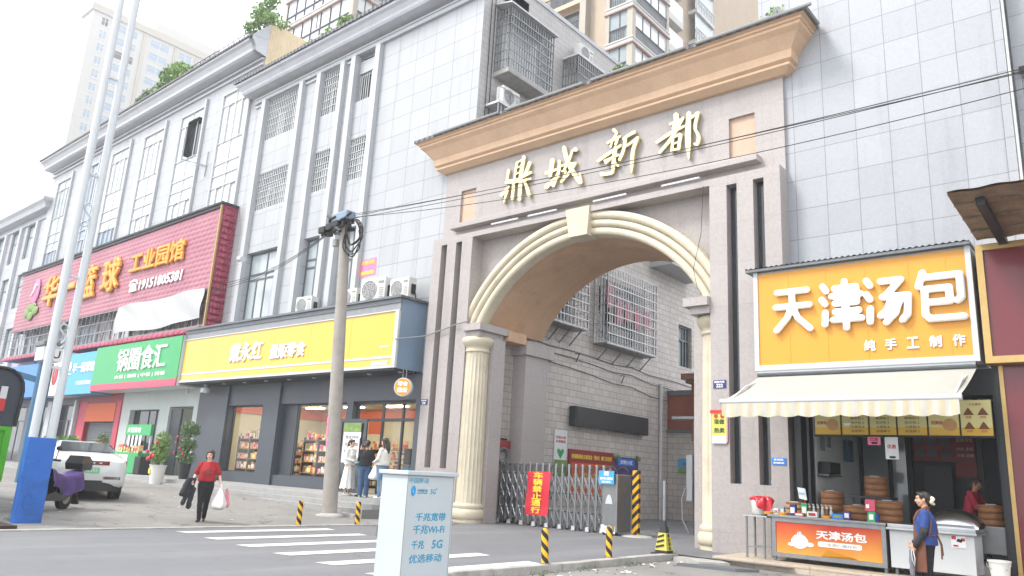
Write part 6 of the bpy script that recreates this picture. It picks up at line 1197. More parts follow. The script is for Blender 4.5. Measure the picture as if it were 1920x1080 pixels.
# ------------------------------------------------------------------ the steamed bun stall
def stall():
    s = thing('bun_shop', 'dim bun shop room behind the stall with white side wall and red menu wall', 'shop', (-4, 18.5, .05))
    x0, x1, y0, y1, z1 = -5.98, -1.9, 17.42, 20.6, 3.7
    m = MB(); m.box(x0-.01, x0, y0, y1, .05, z1); m.build('side_wall', 'shop_white', s)
    m = MB(); m.box(x0, x1, y0, y1, z1, z1+.05); m.build('ceiling', 'shop_white', s); m = MB(); m.box(x0, x1, 16.9, y1, .04, .3); m.build('floor', 'shop_floor', s)
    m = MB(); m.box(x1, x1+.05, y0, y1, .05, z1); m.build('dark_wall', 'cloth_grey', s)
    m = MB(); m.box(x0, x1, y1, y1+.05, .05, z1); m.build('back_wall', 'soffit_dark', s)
    m = MB(); m.box(-5.9, -4.9, y1-.06, y1-.01, .05, z1); m.build('glass_partition', 'glass_teal', s)
    [MB().box(a, a+.09, b, b+.06, .3, z1).build('partition_frame', 'black', s) for a, b in ((-5.97, 20.48), (-5.3, 20.48), (-4.85, 20.48), (-3.2, 19.4), (-2.7, 19.0))]
    p = MB().box(-4.72, -3.42, y1-.07, y1-.012, 2.3, 2.95).build('red_menu', 'red_dark', s); MB().box(-3.85, -3.42, y1-.071, y1-.012, 1.95, 2.299).build('red_menu', 'red_dark', s)
    m = MB(); [m.box(-4.68+.28*i, -4.48+.28*i, y1-.08, y1-.072, 2.38+.29*j, 2.58+.29*j) for i in range(3) for j in range(2)]; m.build('food_photo', 'cloth_grey', p)
    lettering('招牌汤包', 'letter_white', p, (-3.63, y1-.071, 2.8), .34, .09, d=.004); lettering('鲜肉 香菇', 'letter_white', p, (-3.63, y1-.071, 2.6), .34, .07, d=.004); lettering('豆浆 米粥', 'letter_white', p, (-3.63, y1-.071, 2.45), .34, .07, d=.004)
    m = MB(); m.rbox(-4.5, -3.9, y1-.25, y1-.13, .05, 2.2, .01); m.build('fridge', 'led_face', s)
    m = MB(); m.box(-6.3, -6.15, 17.05, 17.4, .05, 3.75); m.box(-6.05, -5.99, 17.1, 17.35, .05, 3.75); m.box(-2.42, -2.3, 16.7, 17.4, .05, 3.85); m.box(-6.4, -2.3, 16.75, 17.4, 3.4, 3.9); m.build('door_frame', 'dark_metal', s)
    m = MB(); m.box(-5.97, -5.94, 17.6, 17.95, 2.35, 2.75); m.box(-5.97, -5.94, 18.1, 18.35, 2.45, 2.78); m.build('certificate', 'glass_pale', s); MB().rbox(-5.97, -5.85, 19.3, 19.7, 2.2, 2.7, .02).build('teal_box', 'teal_paint', s); MB().rbox(-5.97, -5.7, 17.5, 18.2, 1.85, 2.1, .02).build('microwave', 'black', s); MB().box(-5.97, -5.72, 17.45, 18.3, 1.8, 1.84).build('wall_shelf', 'galv', s)
    # sign
    g = thing('shop_sign', 'yellow bun shop sign with big rounded white characters', 'sign', (-4.66, 16.5, 3.95))
    X0, X1, Z0, Z1 = -6.84, -2.5, 3.98, 6.24
    MB().box(X0, X1, 16.36, 17.39, Z0, Z1).build('box', 'white_bar', g); MB().box(X0+.1, X1-.1, 16.32, 16.359, Z0+.12, Z1-.05).build('panel', 'bun_yellow', g)
    m = MB(); m.box(X0, X0+.099, 16.29, 16.359, Z0, Z1); m.box(X1-.099, X1, 16.29, 16.359, Z0, Z1); m.box(X0+.1, X1-.1, 16.29, 16.359, Z0, Z0+.119); m.build('frame', 'white_paint', g)
    m = MB(); m.box(X0-.15, X1+.02, 16.2, 17.39, Z1+.002, Z1+.06); m.surf(lambda u, v: (X0-.15+4.5*u, 16.18+1.2*v, Z1+.075+.015*sin(u*2*pi*38)), 220, 1); m.build('corrugated_cap', 'galv', g)
    m = MB(); [m.box(x, x+.008, 16.314, 16.3195, Z0+.13, Z1-.06) for x in (-6.05, -5.25, -4.45, -3.62, -2.95)]; m.build('panel_seam', 'letter_orange', g)
    # heavy rounded strokes for the four large characters
    def big2(sts, cx, w):
        m = MB()
        for st in sts:
            for a, b in zip(st, st[1:]):
                pa = (cx+(a[0]-.5)*w, 16.2, 4.84+a[1]*.9); pb = (cx+(b[0]-.5)*w, 16.2, 4.84+b[1]*.9); m.cap(pa, pb, .074, .074, 16)
        m.v = [(x, 16.25+(y-16.2)*.85, z) for x, y, z in m.v]
        organic(m, 'big_character', 'letter_lit', g, .013, 3)
    big2([[(.1, .95), (.9, .95)], [(.05, .58), (.95, .58)], [(.5, .95), (.5, .6), (.36, .3), (.06, 0)], [(.5, .58), (.64, .28), (.95, 0)]], -5.95, .82)
    big2([[(.06, .98), (.14, .86)], [(.02, .66), (.1, .55)], [(.08, .06), (.1, .34)], [(.36, .9), (.9, .9), (.9, .54)], [(.28, .72), (1.0, .72)], [(.36, .54), (.9, .54)], [(.36, .34), (.94, .34)], [(.3, .15), (1.0, .15)], [(.62, 1.05), (.62, -.05)]], -4.93, .8)
    big2([[(.04, 1.0), (.12, .88)], [(.02, .68), (.1, .56)], [(.08, .04), (.1, .34)], [(.38, .95), (.85, .95), (.45, .58)], [(.4, .58), (1.0, .58), (.96, .15), (.84, .03)], [(.62, .55), (.5, .28), (.34, .16)], [(.82, .55), (.68, .2), (.46, 0)]], -4.03, .8)
    big2([[(.14, 1.04), (.02, .74)], [(.14, .93), (.98, .93), (.98, .42), (.9, .36)], [(.16, .66), (.72, .66), (.72, .36), (.18, .36)], [(.16, .66), (.14, .1), (.24, 0), (1.0, 0)]], -3.07, .76)
    for i, ch in enumerate('纯手工制作'): lettering(ch, 'letter_white', g, (-4.42+.4*i, 16.32, 4.4), .22, .23, d=.03, bold=.03)
    # awning
    a = thing('awning', 'retractable cream striped awning with a wavy valance over the stall', 'awning', (-4.65, 15.3, 2.8))
    A0, A1 = -6.74, -2.56
    m = MB(); m.surf(lambda u, v: (A0+(A1-A0)*u, 16.27-1.85*v, 3.86-.74*v-.03*sin(pi*v)), 20, 10); m.build('cloth', 'awning_top', a, smooth=True)
    MB().tube([(A0-.04, 14.4, 3.1), (A1+.04, 14.4, 3.1)], .055, 14).build('front_roller', 'white_paint', a, smooth=True); MB().tube([(A0, 16.22, 3.9), (A1, 16.22, 3.9)], .07, 14).build('rear_roller', 'galv', a)
    m = MB(); m.surf(lambda u, v: (A0+(A1-A0)*u, 14.36+.02*sin(u*2*pi*15)*v, 3.06-v*(.24+.035*abs(sin(u*pi*11)))), 220, 6); m.build('valance', 'awning_cloth', a, smooth=True)
    for x in (A0+.1, A1-.1): MB().bar((x, 16.2, 3.75), (x, 15.3, 3.5), .04).build('arm', 'white_bar', a); MB().bar((x, 15.3, 3.5), (x, 14.45, 3.1), .035).build('arm', 'white_bar', a)
    # hanging menu boards
    labs = ['leftmost yellow menu board, with two food pictures', 'second yellow menu board from the left, with a bowl picture', 'third yellow menu board from the left, with two text columns', 'fourth yellow menu board from the left, with price dots', 'fifth yellow menu board from the left, with a round noodle picture', 'rightmost yellow menu board, with four cone shaped dishes']
    xs = [-5.67, -5.12, -4.58, -4.06, -3.51, -2.96, -2.42]; rr = random.Random(3)
    for i in range(6):
        b = thing('menu_board', labs[i], 'menu board', (xs[i], 16.5, 2.62), 'menu boards under the awning'); a0, a1 = xs[i]+.015, xs[i+1]-.015
        MB().box(a0, a1, 16.5, 16.56, 2.62, 3.28).build('face', 'menu_yellow', b); m = MB(); m.box(a0-.014, a1+.014, 16.485, 16.57, 2.58, 2.619); m.box(a0-.014, a0-.001, 16.49, 16.57, 2.62, 3.28); m.build('frame', 'black', b)
        w = a1-a0
        if i in (0, 4):
            m = MB(); m.tube([(a0+w*.7, 16.494, 2.82), (a0+w*.7, 16.499, 2.82)], .12, 24); m.build('dish_picture', 'bamboo_light', b)
            lettering('招牌面', 'letter_red', b, (a0+w*.28, 16.5, 2.86), .2, .07, d=.004, bold=.02); lettering('汤包', 'letter_red', b, (a0+w*.28, 16.5, 3.08), .16, .07, d=.004, bold=.02)
        elif i == 5:
            for q, (u, v) in enumerate(((.27, 3.0), (.73, 3.0), (.27, 2.74), (.73, 2.74))):
                m = MB(); c = a0+w*u; m.prism([(c-.09, v), (c+.09, v), (c+.03, v+.1), (c, v+.14), (c-.03, v+.1)], 'y', 16.494, 16.499); m.build('dish_picture', 'bamboo_band', b)
                lettering('拌粉', 'letter_red', b, (c, 16.5, v-.04), .1, .045, d=.004)
            lettering('今日推荐', 'letter_red', b, (a0+w*.5, 16.5, 3.2), .2, .05, d=.004)
        else:
            lettering('价目表', 'letter_red', b, (a0+w*.5, 16.5, 3.06), .2, .06, d=.004, bold=.02)
            for k, t in enumerate(('鲜肉包 2', '豆沙包 2', '小笼包 8', '皮蛋粥 5')): lettering(t, 'letter_black', b, (a0+w*(.6 if i == 1 else .5), 16.5, 2.95-.085*k), w*.5, .05, d=.003)
            if i == 1: m = MB(); m.lathe((a0+w*.2, 16.49, 2.8), [(.04, 0), (.09, .05), (.085, .055)], 16, sy=.1); m.build('dish_picture', 'letter_white', b)
    for (x, z0, z1, mt_, lab) in ((-4.5, 2.42, 2.6, 'poster_pink', 'small pink promotion card hanging below the menu boards'), (-4.18, 2.15, 2.6, 'sign_white', 'small red and white flyer hanging below the menu boards')):
        c = thing('promotion_card', lab, 'flyer', (x, 16.5, z0)); MB().box(x-.12, x+.12, 16.5, 16.505, z0, z1).build('card', mt_, c); lettering('优惠', 'letter_red', c, (x, 16.5, (z0+z1)/2+.02), .16, .08, d=.003, bold=.02)
        m = MB(); m.box(x-.05, x+.06, 16.496, 16.4995, z0+.02, z0+.06); m.build('picture', 'black', c)
    # counter
    c = thing('serving_counter', 'stainless counter with orange fading banner and white bun emblem', 'counter', (-5.3, 16.3, .05))
    m = MB(); m.rbox(-6.5, -4.22, 15.92, 16.75, .9, .95, .01); m.build('top', 'dull_steel', c)
    m = MB(); m.box(-6.42, -4.24, 15.95, 15.99, .82, .899); m.box(-6.42, -4.24, 15.95, 15.99, .14, .22); m.box(-6.42, -6.34, 15.95, 15.99, .221, .819); m.box(-4.32, -4.24, 15.95, 15.99, .221, .819); m.box(-6.42, -6.38, 15.991, 16.7, .14, .89); m.box(-4.28, -4.24, 15.991, 16.7, .14, .89); m.build('frame', 'dull_steel', c)
    for x in (-6.38, -4.28): 
        for y in (16.0, 16.65): MB().tube([(x, y, .05), (x, y, .14)], .035, 10).build('foot', 'galv', c)
    bn = MB().box(-6.34, -4.32, 15.965, 15.985, .22, .82).build('banner', 'banner_fade', c)
    m = MB(); m.prism([(-5.86+.17*cos(a)*(1 if sin(a) < .3 else .9), .47+.14*sin(a)+(.05 if abs(a-pi/2) < .4 else 0)) for a in [2*pi*k/28 for k in range(28)]], 'y', 15.955, 15.964); m.ell((-6.02, 15.958, .4), (.08, .004, .035)); m.ell((-5.66, 15.958, .42), (.08, .004, .04)); m.build('bun_emblem', 'letter_white', bn)
    m = MB(); [m.tube([(-5.86+d, 15.951, .665), (-5.86+d*2.2, 15.951, .58)], .005, 4) for d in (-.03, -.01, .01, .03)]; m.build('pleat', 'letter_grey', bn)
    lettering('天津汤包', 'letter_white', bn, (-5.06, 15.965, .63), .95, .17, d=.008, bold=.03)
    m = MB(); m.prism([(-5.5, .42), (-5.5, .49), (-5.46, .505), (-4.72, .505), (-4.68, .49), (-4.68, .42), (-4.72, .405), (-5.46, .405)], 'y', 15.957, 15.964); m.build('slogan_strip', 'letter_white', bn); lettering('一生用心做好包', 'letter_grey', bn, (-5.09, 15.957, .455), .66, .055, d=.003)
    m = MB(); m.slab([(-5.45, 15.955, .23), (-4.75, 15.955, .23), (-4.9, 15.92, .27), (-5.3, 15.9, .36)], (0, -1, .2), .004); m.build('loose_flap', 'bun_yellow', bn)
    t = thing('side_table', 'narrow steel table with round legs at the left end of the counter', 'table', (-6.75, 16.2, .05))
    MB().rbox(-7.05, -6.52, 15.95, 16.5, .87, .9, .008).build('top', 'steel', t)
    for x in (-6.98, -6.6):
        for y in (16.0, 16.42): MB().tube([(x, y, .05), (x, y, .87)], .025, 10).build('leg', 'dull_steel', t)
    [MB().bar((-6.98, a, .27), (-6.6, a, .27), .03).build('stretcher', 'dull_steel', t) for a in (16.0, 16.42)]
    # white cart with roll top lid
    c = thing('steam_cart', 'white panelled steam cart with a stainless dome lid', 'cart', (-3.5, 16.3, .05))
    MB().rbox(-4.18, -2.8, 15.97, 16.7, .17, .84, .01).build('body', 'white_paint', c); m = MB(); m.rbox(-4.22, -2.74, 15.9, 16.78, .84, .88, .008); m.rbox(-4.2, -2.76, 15.93, 16.76, .881, .95, .01); m.build('steel_top', 'steel', c)
    m = MB()
    m.surf(lambda u, v: (-3.52+.8*u, 16.0+.7*(.5-.5*cos(pi*v)), .95+.33*sin(pi*v)*(.35+.65*sin(pi*min(max(u, .0), 1))**.5)), 18, 14); m.build('dome_lid', 'steel', c, smooth=True)
    m = MB(); m.bar((-3.5, 15.95, 1.0), (-2.78, 15.95, 1.0), .02); m.build('lid_handle', 'dull_steel', c)
    for x in (-4.1, -2.88):
        for y in (16.03, 16.62): MB().tube([(x, y, .05), (x, y, .17)], .03, 10).build('foot', 'galv', c)
    k = MB().box(-3.16, -2.93, 15.955, 15.968, .62, .83).build('sticker', 'sign_white', c); m = MB(); m.box(-3.15, -3.08, 15.95, 15.954, .76, .82); m.box(-3.0, -2.94, 15.95, 15.954, .74, .79); m.box(-3.13, -3.05, 15.95, 15.954, .64, .67); m.build('red_patch', 'letter_red', k); m = MB(); m.slab([(-3.08, 15.95, .73), (-3.0, 15.95, .71), (-2.97, 15.95, .76), (-3.05, 15.95, .78)], (0, -1, 0), .003); m.build('black_patch', 'black', k)
    t = thing('sink_unit', 'low stainless sink unit in the corner right of the cart', 'sink', (-2.7, 17.2, .05)); m = MB(); m.rbox(-2.98, -2.46, 17.0, 17.5, .5, 1.0, .02); m.build('basin', 'dull_steel', t)
    for x in (-2.93, -2.5): MB().tube([(x, 17.05, .05), (x, 17.05, .5)], .02, 8).build('leg', 'galv', t)
    t = thing('bucket', 'white plastic bucket standing on the platform by the maroon panel', 'bucket', (-2.44, 15.9, .05)); MB().lathe((-2.44, 15.9, .05), [(.12, 0), (.165, .4), (.18, .4), (.18, .43), (.165, .43), (.155, .41), (.12, .05)], 28).build('body', 'white_plastic', t, smooth=40); m = MB(); m.tube([(-2.44+.18*cos(a), 15.82-.08*sin(a)*.5, .43-.12*sin(a)) for a in [pi*k/12 for k in range(13)]], .006, 5); m.build('handle', 'dull_steel', t)
    # bamboo steamers
    def steamer(x, y, z, r, n, lab, lid=True, mat='bamboo', h=.12):
        t = thing('bamboo_steamer', lab, 'steamer', (x, y, z), 'bamboo steamers')
        for k in range(n):
            q = MB().lathe((x, y, z+k*h), [(r*.97, 0), (r, .01), (r, h-.014), (r*.97, h-.004)], 32).build('tier', mat, t, smooth=40); MB().lathe((x, y, z+k*h+.012), [(r*1.015, 0), (r*1.02, .004), (r*1.02, .024), (r*1.015, .028)], 32).build('band', 'bamboo_band', q, smooth=40)
        if lid: MB().lathe((x, y, z+n*h), [(r*1.01, 0), (r*1.02, .01), (r*1.01, .035), (r*.9, .04), (.03, .045)], 32).build('lid', 'bamboo', t, smooth=40); MB().box(x-.09, x+.07, y-.1, y+.06, z+n*h+.042, z+n*h+.058).build('cloth', 'cloth_white', t)
    steamer(-6.1, 16.5, .95, .2, 2, 'pale bamboo steamer at the left of the counter behind the red bag', True, 'bamboo_light', .11)
    steamer(-5.6, 17.25, 1.08, .23, 3, 'dark bamboo steamer stack standing behind the row of seasoning bottles'); steamer(-4.85, 16.5, .95, .29, 2, 'wide low bamboo steamer in the middle of the counter'); steamer(-4.3, 16.5, .95, .24, 3, 'bamboo steamer stack at the right end of the counter behind the payment cards')
    steamer(-4.73, 17.3, 1.42, .22, 3, 'high bamboo steamer stack on the shelf behind the counter'); steamer(-2.68, 17.25, 1.0, .24, 3, 'bamboo steamer stack on the sink unit beside the person in rose', True, 'bamboo', .115)
    t = thing('steamer_shelf', 'dark shelf carrying the high steamer stack', 'shelf', (-4.8, 17.3, .05)); m = MB(); m.box(-6.0, -4.3, 17.02, 17.6, .9, .949); m.box(-5.2, -4.4, 17.05, 17.6, 1.37, 1.419); m.build('board', 'dark_metal', t); m = MB(); [m.box(x, x+.05, 17.1, 17.15, .05, 1.37) for x in (-5.18, -4.47)]; m.build('leg', 'dark_metal', t)
    # what stands on the counter
    t = thing('lidded_pot', 'white pot draped with a red plastic bag on the left table', 'pot', (-6.75, 16.2, .9)); MB().lathe((-6.75, 16.2, .9), [(.15, 0), (.18, .04), (.19, .24), (.2, .3), (.17, .33), (.05, .36)], 28).build('pot', 'white_plastic', t, smooth=40)
    def bag(u, v): a = 2*pi*u; r = .22+.035*sin(5*a+3*v)+.02*sin(11*a); dr = .06+.22*max(0, cos(a+.9))**2; return (-6.7+r*cos(a)*(.15+.85*min(1, v*1.6)), 16.18+r*sin(a)*(.15+.85*min(1, v*1.6)), 1.28-.02*sin(7*a)-dr*max(0, v-.4)*1.7)
    MB().surf(bag, 40, 10).build('red_bag', 'plastic_red', t, smooth=70)
    for i in range(6):
        x = -5.74+.085*i; b = thing('seasoning_bottle', 'seasoning bottle with a white pump cap, %s from the left in the row of six' % ('first', 'second', 'third', 'fourth', 'fifth', 'last')[i], 'bottle', (x, 16.25, .95), 'row of seasoning bottles'); MB().lathe((x, 16.25, .95), [(.03, 0), (.034, .01), (.034, .12), (.02, .16), (.018, .18)], 16).build('body', 'glass_pale' if i % 2 else 'bamboo', b, smooth=40); m = MB(); m.lathe((x, 16.25, 1.13), [(.024, 0), (.024, .03), (.01, .035), (.01, .07)], 12); m.bar((x, 16.25, 1.2), (x, 16.18, 1.195), .018); m.build('cap', 'white_plastic', b)
    def box(x, y, w, d, h, mat, lab, nm='napkin_box', band=None, tilt=0):
        t = thing(nm, lab, nm.split('_')[-1], (x, y, .95)); MB().rbox(x-w/2, x+w/2, y-d/2, y+d/2, .95, .95+h, .008).build('body', mat, t); MB().box(x-w*.35, x+w*.35, y-d/2-.003, y-d/2-.0005, .95+h*.25, .95+h*.75).build('label_patch', band or 'sign_white', t); return t
    box(-6.0, 16.05, .12, .1, .22, 'cloth_blue', 'blue and white carton left of the green card', 'carton'); box(-5.78, 16.05, .12, .02, .26, 'sign_green', 'green card with a white field leaning on the counter', 'payment_card'); box(-5.86, 16.02, .2, .1, .07, 'letter_red', 'red and white napkin pack before the green card', 'napkin_pack'); box(-5.6, 16.02, .2, .1, .11, 'sign_white', 'white napkin pack with red print before the bottles', 'napkin_pack', 'letter_red')
    box(-5.1, 16.0, .22, .14, .1, 'sign_blue_plate', 'blue tissue box with white and green print', 'tissue_box', 'leaf_light'); box(-4.93, 16.0, .12, .1, .17, 'cover_purple', 'pale violet carton beside the blue tissue box', 'carton', 'sign_white'); box(-6.35, 16.05, .1, .08, .12, 'white_plastic', 'white sugar jar beside the red bag', 'sugar_jar', 'letter_grey'); box(-6.24, 16.1, .09, .08, .16, 'box_side', 'grey blue paper cup stack by the cartons', 'cup_stack', 'white_paint')
    for x, lab in ((-6.5, 'left orange sauce tray near the red bag'), (-6.2, 'middle orange sauce tray before the cartons'), (-5.33, 'right orange sauce tray before the bottles')): t = thing('sauce_tray', lab, 'tray', (x, 15.98, .95), 'orange sauce trays'); MB().lathe((x, 15.99, .95), [(.06, 0), (.075, .05), (.065, .05), (.055, .02)], 20, sx=1.4).build('body', 'letter_orange', t, smooth=40); MB().lathe((x, 15.99, .975), [(.054, 0), (.054, .01)], 16, sx=1.4).build('sauce', 'red_dark', t)
    t = thing('price_card', 'white paper price card standing on a red stick', 'card', (-5.78, 16.2, .95)); m = MB(); m.slab([(-5.92, 16.18, 1.3), (-5.76, 16.18, 1.27), (-5.8, 16.2, 1.5), (-5.96, 16.2, 1.52)], (0, -1, 0), .004); m.build('card', 'sign_white', t); MB().tube([(-5.76, 16.2, .95), (-5.82, 16.2, 1.3)], .012, 8).build('stick', 'plastic_red', t); lettering('汤包 8元', 'letter_blue', t, (-5.86, 16.172, 1.4), .13, .05, d=.003)
    t = thing('payment_stand', 'stacked pink and green payment cards at the right end of the counter', 'payment cards', (-4.5, 16.02, .95)); m = MB(); m.slab([(-4.6, 16.0, 1.15), (-4.42, 16.0, 1.15), (-4.42, 16.03, 1.36), (-4.6, 16.03, 1.36)], (0, -1, 0), .01); m.build('pink_card', 'sign_pink', t); m = MB(); m.slab([(-4.56, 15.97, .95), (-4.42, 15.97, .95), (-4.42, 16.02, 1.14), (-4.56, 16.02, 1.14)], (0, -1, 0), .01); m.build('green_card', 'sign_green', t)
    m = MB(); m.slab([(-4.53, 15.972, .99), (-4.45, 15.972, .99), (-4.45, 15.995, 1.09), (-4.53, 15.995, 1.09)], (0, -1, .2), .003); m.slab([(-4.58, 15.995, 1.2), (-4.52, 15.995, 1.2), (-4.52, 16.005, 1.27), (-4.58, 16.005, 1.27)], (0, -1, .2), .003); m.build('white_field', 'letter_white', t); MB().box(-4.41, -4.36, 15.97, 16.06, .95, 1.12).build('speaker', 'cloth_blue', t)
    # maroon neighbour sign and rusty canopy
    g = thing('shop_sign', 'plain maroon sign panel in a gilded frame at the right edge', 'sign', (-.5, 16.5, 3.9)); MB().box(-2.3, 3, 16.36, 17.38, 4.06, 6.1).build('panel', 'maroon', g); m = MB(); m.box(-2.42, 3, 16.3, 17.38, 3.93, 4.059); m.box(-2.42, 3, 16.3, 17.38, 6.101, 6.22); m.box(-2.42, -2.301, 16.3, 17.38, 4.06, 6.1); m.build('frame', 'frame_gold', g)
    g = thing('wall_panel', 'maroon wall panel with a gold edge right of the stall', 'panel', (-.5, 16.8, 0)); MB().box(-2.2, 3, 16.62, 17.38, -.1, 3.92).build('panel', 'maroon', g); MB().box(-2.27, -2.201, 16.58, 17.38, -.1, 3.92).build('gold_edge', 'frame_gold', g); MB().box(-2.36, -2.271, 16.62, 16.8, .05, 3.92).build('dark_post', 'dark_metal', g)
    g = thing('rusty_canopy', 'rusty sheet metal canopy on a dark bracket above the maroon sign', 'canopy', (0, 15, 6.3))
    m = MB(); m.surf(lambda u, v: (-2.38+5.5*u, 16.34-2.55*v, 6.32+.12*v+.012*sin(u*60)), 60, 4); m.surf(lambda u, v: (-2.38+5.5*u, 16.34-2.55*v, 6.36+.12*v+.012*sin(u*60)), 60, 4); m.build('sheet', 'rust_metal', g); [MB().bar((a, 16.34, 6.22), (a, 14.1, 6.34), .14, .12).build('bracket', 'dark_metal', g) for a in (-1.95, .6)]; m = MB(); [m.bar((-2.38, 16.34-d, 6.3+.05*d), (3, 16.34-d, 6.3+.05*d), .04) for d in (.6, 1.3, 2.0)]; m.build('batten', 'rust_metal', g)
stall()
# ------------------------------------------------------------------ people
def rings(m, rs, n=22):
    """stack of level ellipses (x, y, z, rx, ry)"""
    v = []; f = []
    for x, y, z, rx, ry in rs: v += [(x+rx*cos(2*pi*k/n), y+ry*sin(2*pi*k/n), z) for k in range(n)]
    for i in range(len(rs)-1):
        for k in range(n): f.append((i*n+k, i*n+(k+1) % n, (i+1)*n+(k+1) % n, (i+1)*n+k))
    f.append(tuple(range(n))[::-1]); f.append(tuple(range((len(rs)-1)*n, len(rs)*n))); m.add(v, f)
def hand(m, w, d, side, curl, th):
    """palm, four fingers and a thumb from wrist w along d; side = direction of the thumb edge"""
    d = Vector(d).normalized(); s = Vector(side); s = (s-d*s.dot(d)).normalized(); n = d.cross(s)*th; w = Vector(w)
    for k, (o, L) in enumerate(((.028, .062), (.0095, .07), (-.0095, .066), (-.027, .055))):
        kn = w+s*o*.9+d*.082-d*.004*abs(k-1); m.cap(w+s*o*.55+d*.01, kn, .0125, .0105, 8)
        a1 = curl*.8; a2 = curl*1.9; f1 = d*cos(a1)+n*sin(a1); f2 = d*cos(a2)+n*sin(a2)
        p1 = kn+f1*L*.5; m.cap(kn, p1, .0098, .0088, 8); m.cap(p1, p1+f2*L*.48, .0088, .0072, 8)
    t0 = w+s*.022+d*.025; t1 = t0+(s*.8+d*.7+n*.3).normalized()*.036; m.cap(t0, t1, .0125, .0105, 8); m.cap(t1, t1+(d*.9+s*.15+n*(.3+curl*.4)).normalized()*.03, .0102, .008, 8)
def person(label, h, J, head, hair, skin, top, bottom, shoes, build=1., extra=None, group=None):
    t = thing('person', label, 'person', (0, 0, 0), group); D = dict(
        hipL=(.052, 0, .515), kneeL=(.055, -.008, .285), ankL=(.055, .006, .045), hipR=(-.052, 0, .515), kneeR=(-.055, -.008, .285), ankR=(-.055, .006, .045),
        shL=(.092, .008, .8), elbL=(.125, .02, .635), wriL=(.125, -.02, .5), shR=(-.092, .008, .8), elbR=(-.125, .02, .635), wriR=(-.125, -.02, .5), chest=(0, .004, .72), neck=(0, .006, .835), head=(0, -.006, .93))
    D.update(J); P = {k: Vector(v)*h for k, v in D.items()}; b = build
    yaw, pit, rol = [radians(a) for a in head]; HR = Matrix.Rotation(yaw, 3, 'Z') @ Matrix.Rotation(pit, 3, 'X') @ Matrix.Rotation(rol, 3, 'Y'); HC = P['head']; s = h/1.62
    def H(x, y, z): return HC+HR @ (Vector((x, y, z))*s)
    m = MB()
    def E(c, r): m.ell(H(*c), [q*s for q in r], HR)
    E((0, .012, .022), (.074, .092, .088)); E((0, -.018, -.03), (.062, .07, .075)); E((0, -.04, -.082), (.038, .04, .032)); E((0, -.028, -.06), (.055, .05, .045))
    E((-.035, -.06, -.03), (.026, .022, .03)); E((.035, -.06, -.03), (.026, .022, .03)); E((0, -.078, .03), (.05, .02, .022))
    m.cap(H(0, -.088, .012), H(0, -.108, -.026), .009*s, .0135*s, 8); E((0.012, -.098, -.03), (.008, .01, .007)); E((-.012, -.098, -.03), (.008, .01, .007)); E((0, -.086, -.058), (.024, .012, .012))
    for q in (-1, 1): E((q*.077, .012, -.012), (.009, .02, .032))
    m.cap(P['neck'] - Vector((0, 0, .03*h)), HC+HR @ Vector((0, .012*s, -.07*s)), .05*s*b**.5, .044*s, 14)
    for q in 'LR':
        sg = 1 if q == 'L' else -1
        m.cap(P['sh'+q], P['elb'+q], .041*s*b, .033*s*b, 12); m.cap(P['elb'+q], P['wri'+q], .033*s*b, .022*s, 12)
        d = (P['wri'+q]-P['elb'+q]).normalized(); hd = J.get('hand'+q, (.35, 1)); fwd = Vector(J.get('thumb'+q, (0, -1, 0))); hand(m, P['wri'+q], d+Vector(J.get('hdir'+q, (0, 0, 0))), fwd, hd[0], hd[1]*sg)
        m.cap(P['hip'+q], P['knee'+q], .075*s*b, .05*s*b, 14); m.cap(P['knee'+q], P['knee'+q]*.55+P['ank'+q]*.45+Vector((0, .012*s, 0)), .048*s*b, .046*s*b, 12); m.cap(P['knee'+q]*.55+P['ank'+q]*.45+Vector((0, .012*s, 0)), P['ank'+q], .046*s*b, .033*s, 12)
        tf = Vector(J.get('toe'+q, (0, -1, 0))).normalized(); m.cap(P['ank'+q]-Vector((0, 0, .03*s)), P['ank'+q]+tf*.13*s-Vector((0, 0, .048*s)), .03*s, .022*s, 10)
    ch = P['chest']; pv = (P['hipL']+P['hipR'])/2
    rings(m, [(pv.x, pv.y, pv.z-.03*h, .095*s*b, .08*s*b), (pv.x, pv.y, pv.z+.03*h, .15*s*b, .1*s*b), ((pv.x+ch.x)/2, (pv.y+ch.y)/2, pv.z+.1*h, .12*s*b, .09*s*b), (ch.x, ch.y, ch.z, .135*s*b, .1*s*b), (ch.x, ch.y+.005, ch.z+.06*h, .14*s*b, .085*s*b), (P['neck'].x, P['neck'].y, P['neck'].z-.015*h, .06*s, .05*s)])
    body = organic(m, 'body', skin, t, .0065, 4)
    # face
    for q in (-1, 1):
        MB().ell(H(q*.031, -.0805, .0), [.0125*s, .008*s, .007*s], HR, 12, 8).build('eye', 'eye_white', body, smooth=True); MB().ell(H(q*.031, -.0875, .0), [.0062*s, .003*s, .0066*s], HR, 10, 6).build('iris', 'eye_dark', body, smooth=True)
        MB().tube([H(q*.012, -.097, .02), H(q*.03, -.096, .026), H(q*.05, -.083, .02)], [.003*s, .0036*s, .002*s], 6).build('eyebrow', hair[1], body)
    MB().tube([H(-.022, -.092, -.057), H(-.008, -.0985, -.0545), H(.008, -.0985, -.0545), H(.022, -.092, -.057)], [.0025*s, .0055*s, .0055*s, .0025*s], 8).build('lips', 'lips', body, smooth=True)
    # hair: cap over the skull plus strands by style
    m = MB(); st = hair[0]
    def hx(c, r): m.ell(H(*c), [q*s for q in r], HR)
    hx((0, .026, .034), (.083, .094, .09)); hx((0, -.05, .085), (.06, .035, .03)); hx((.06, -.0, .05), (.028, .05, .05)); hx((-.06, -.0, .05), (.028, .05, .05)); hx((0, .07, -.03), (.066, .04, .06))
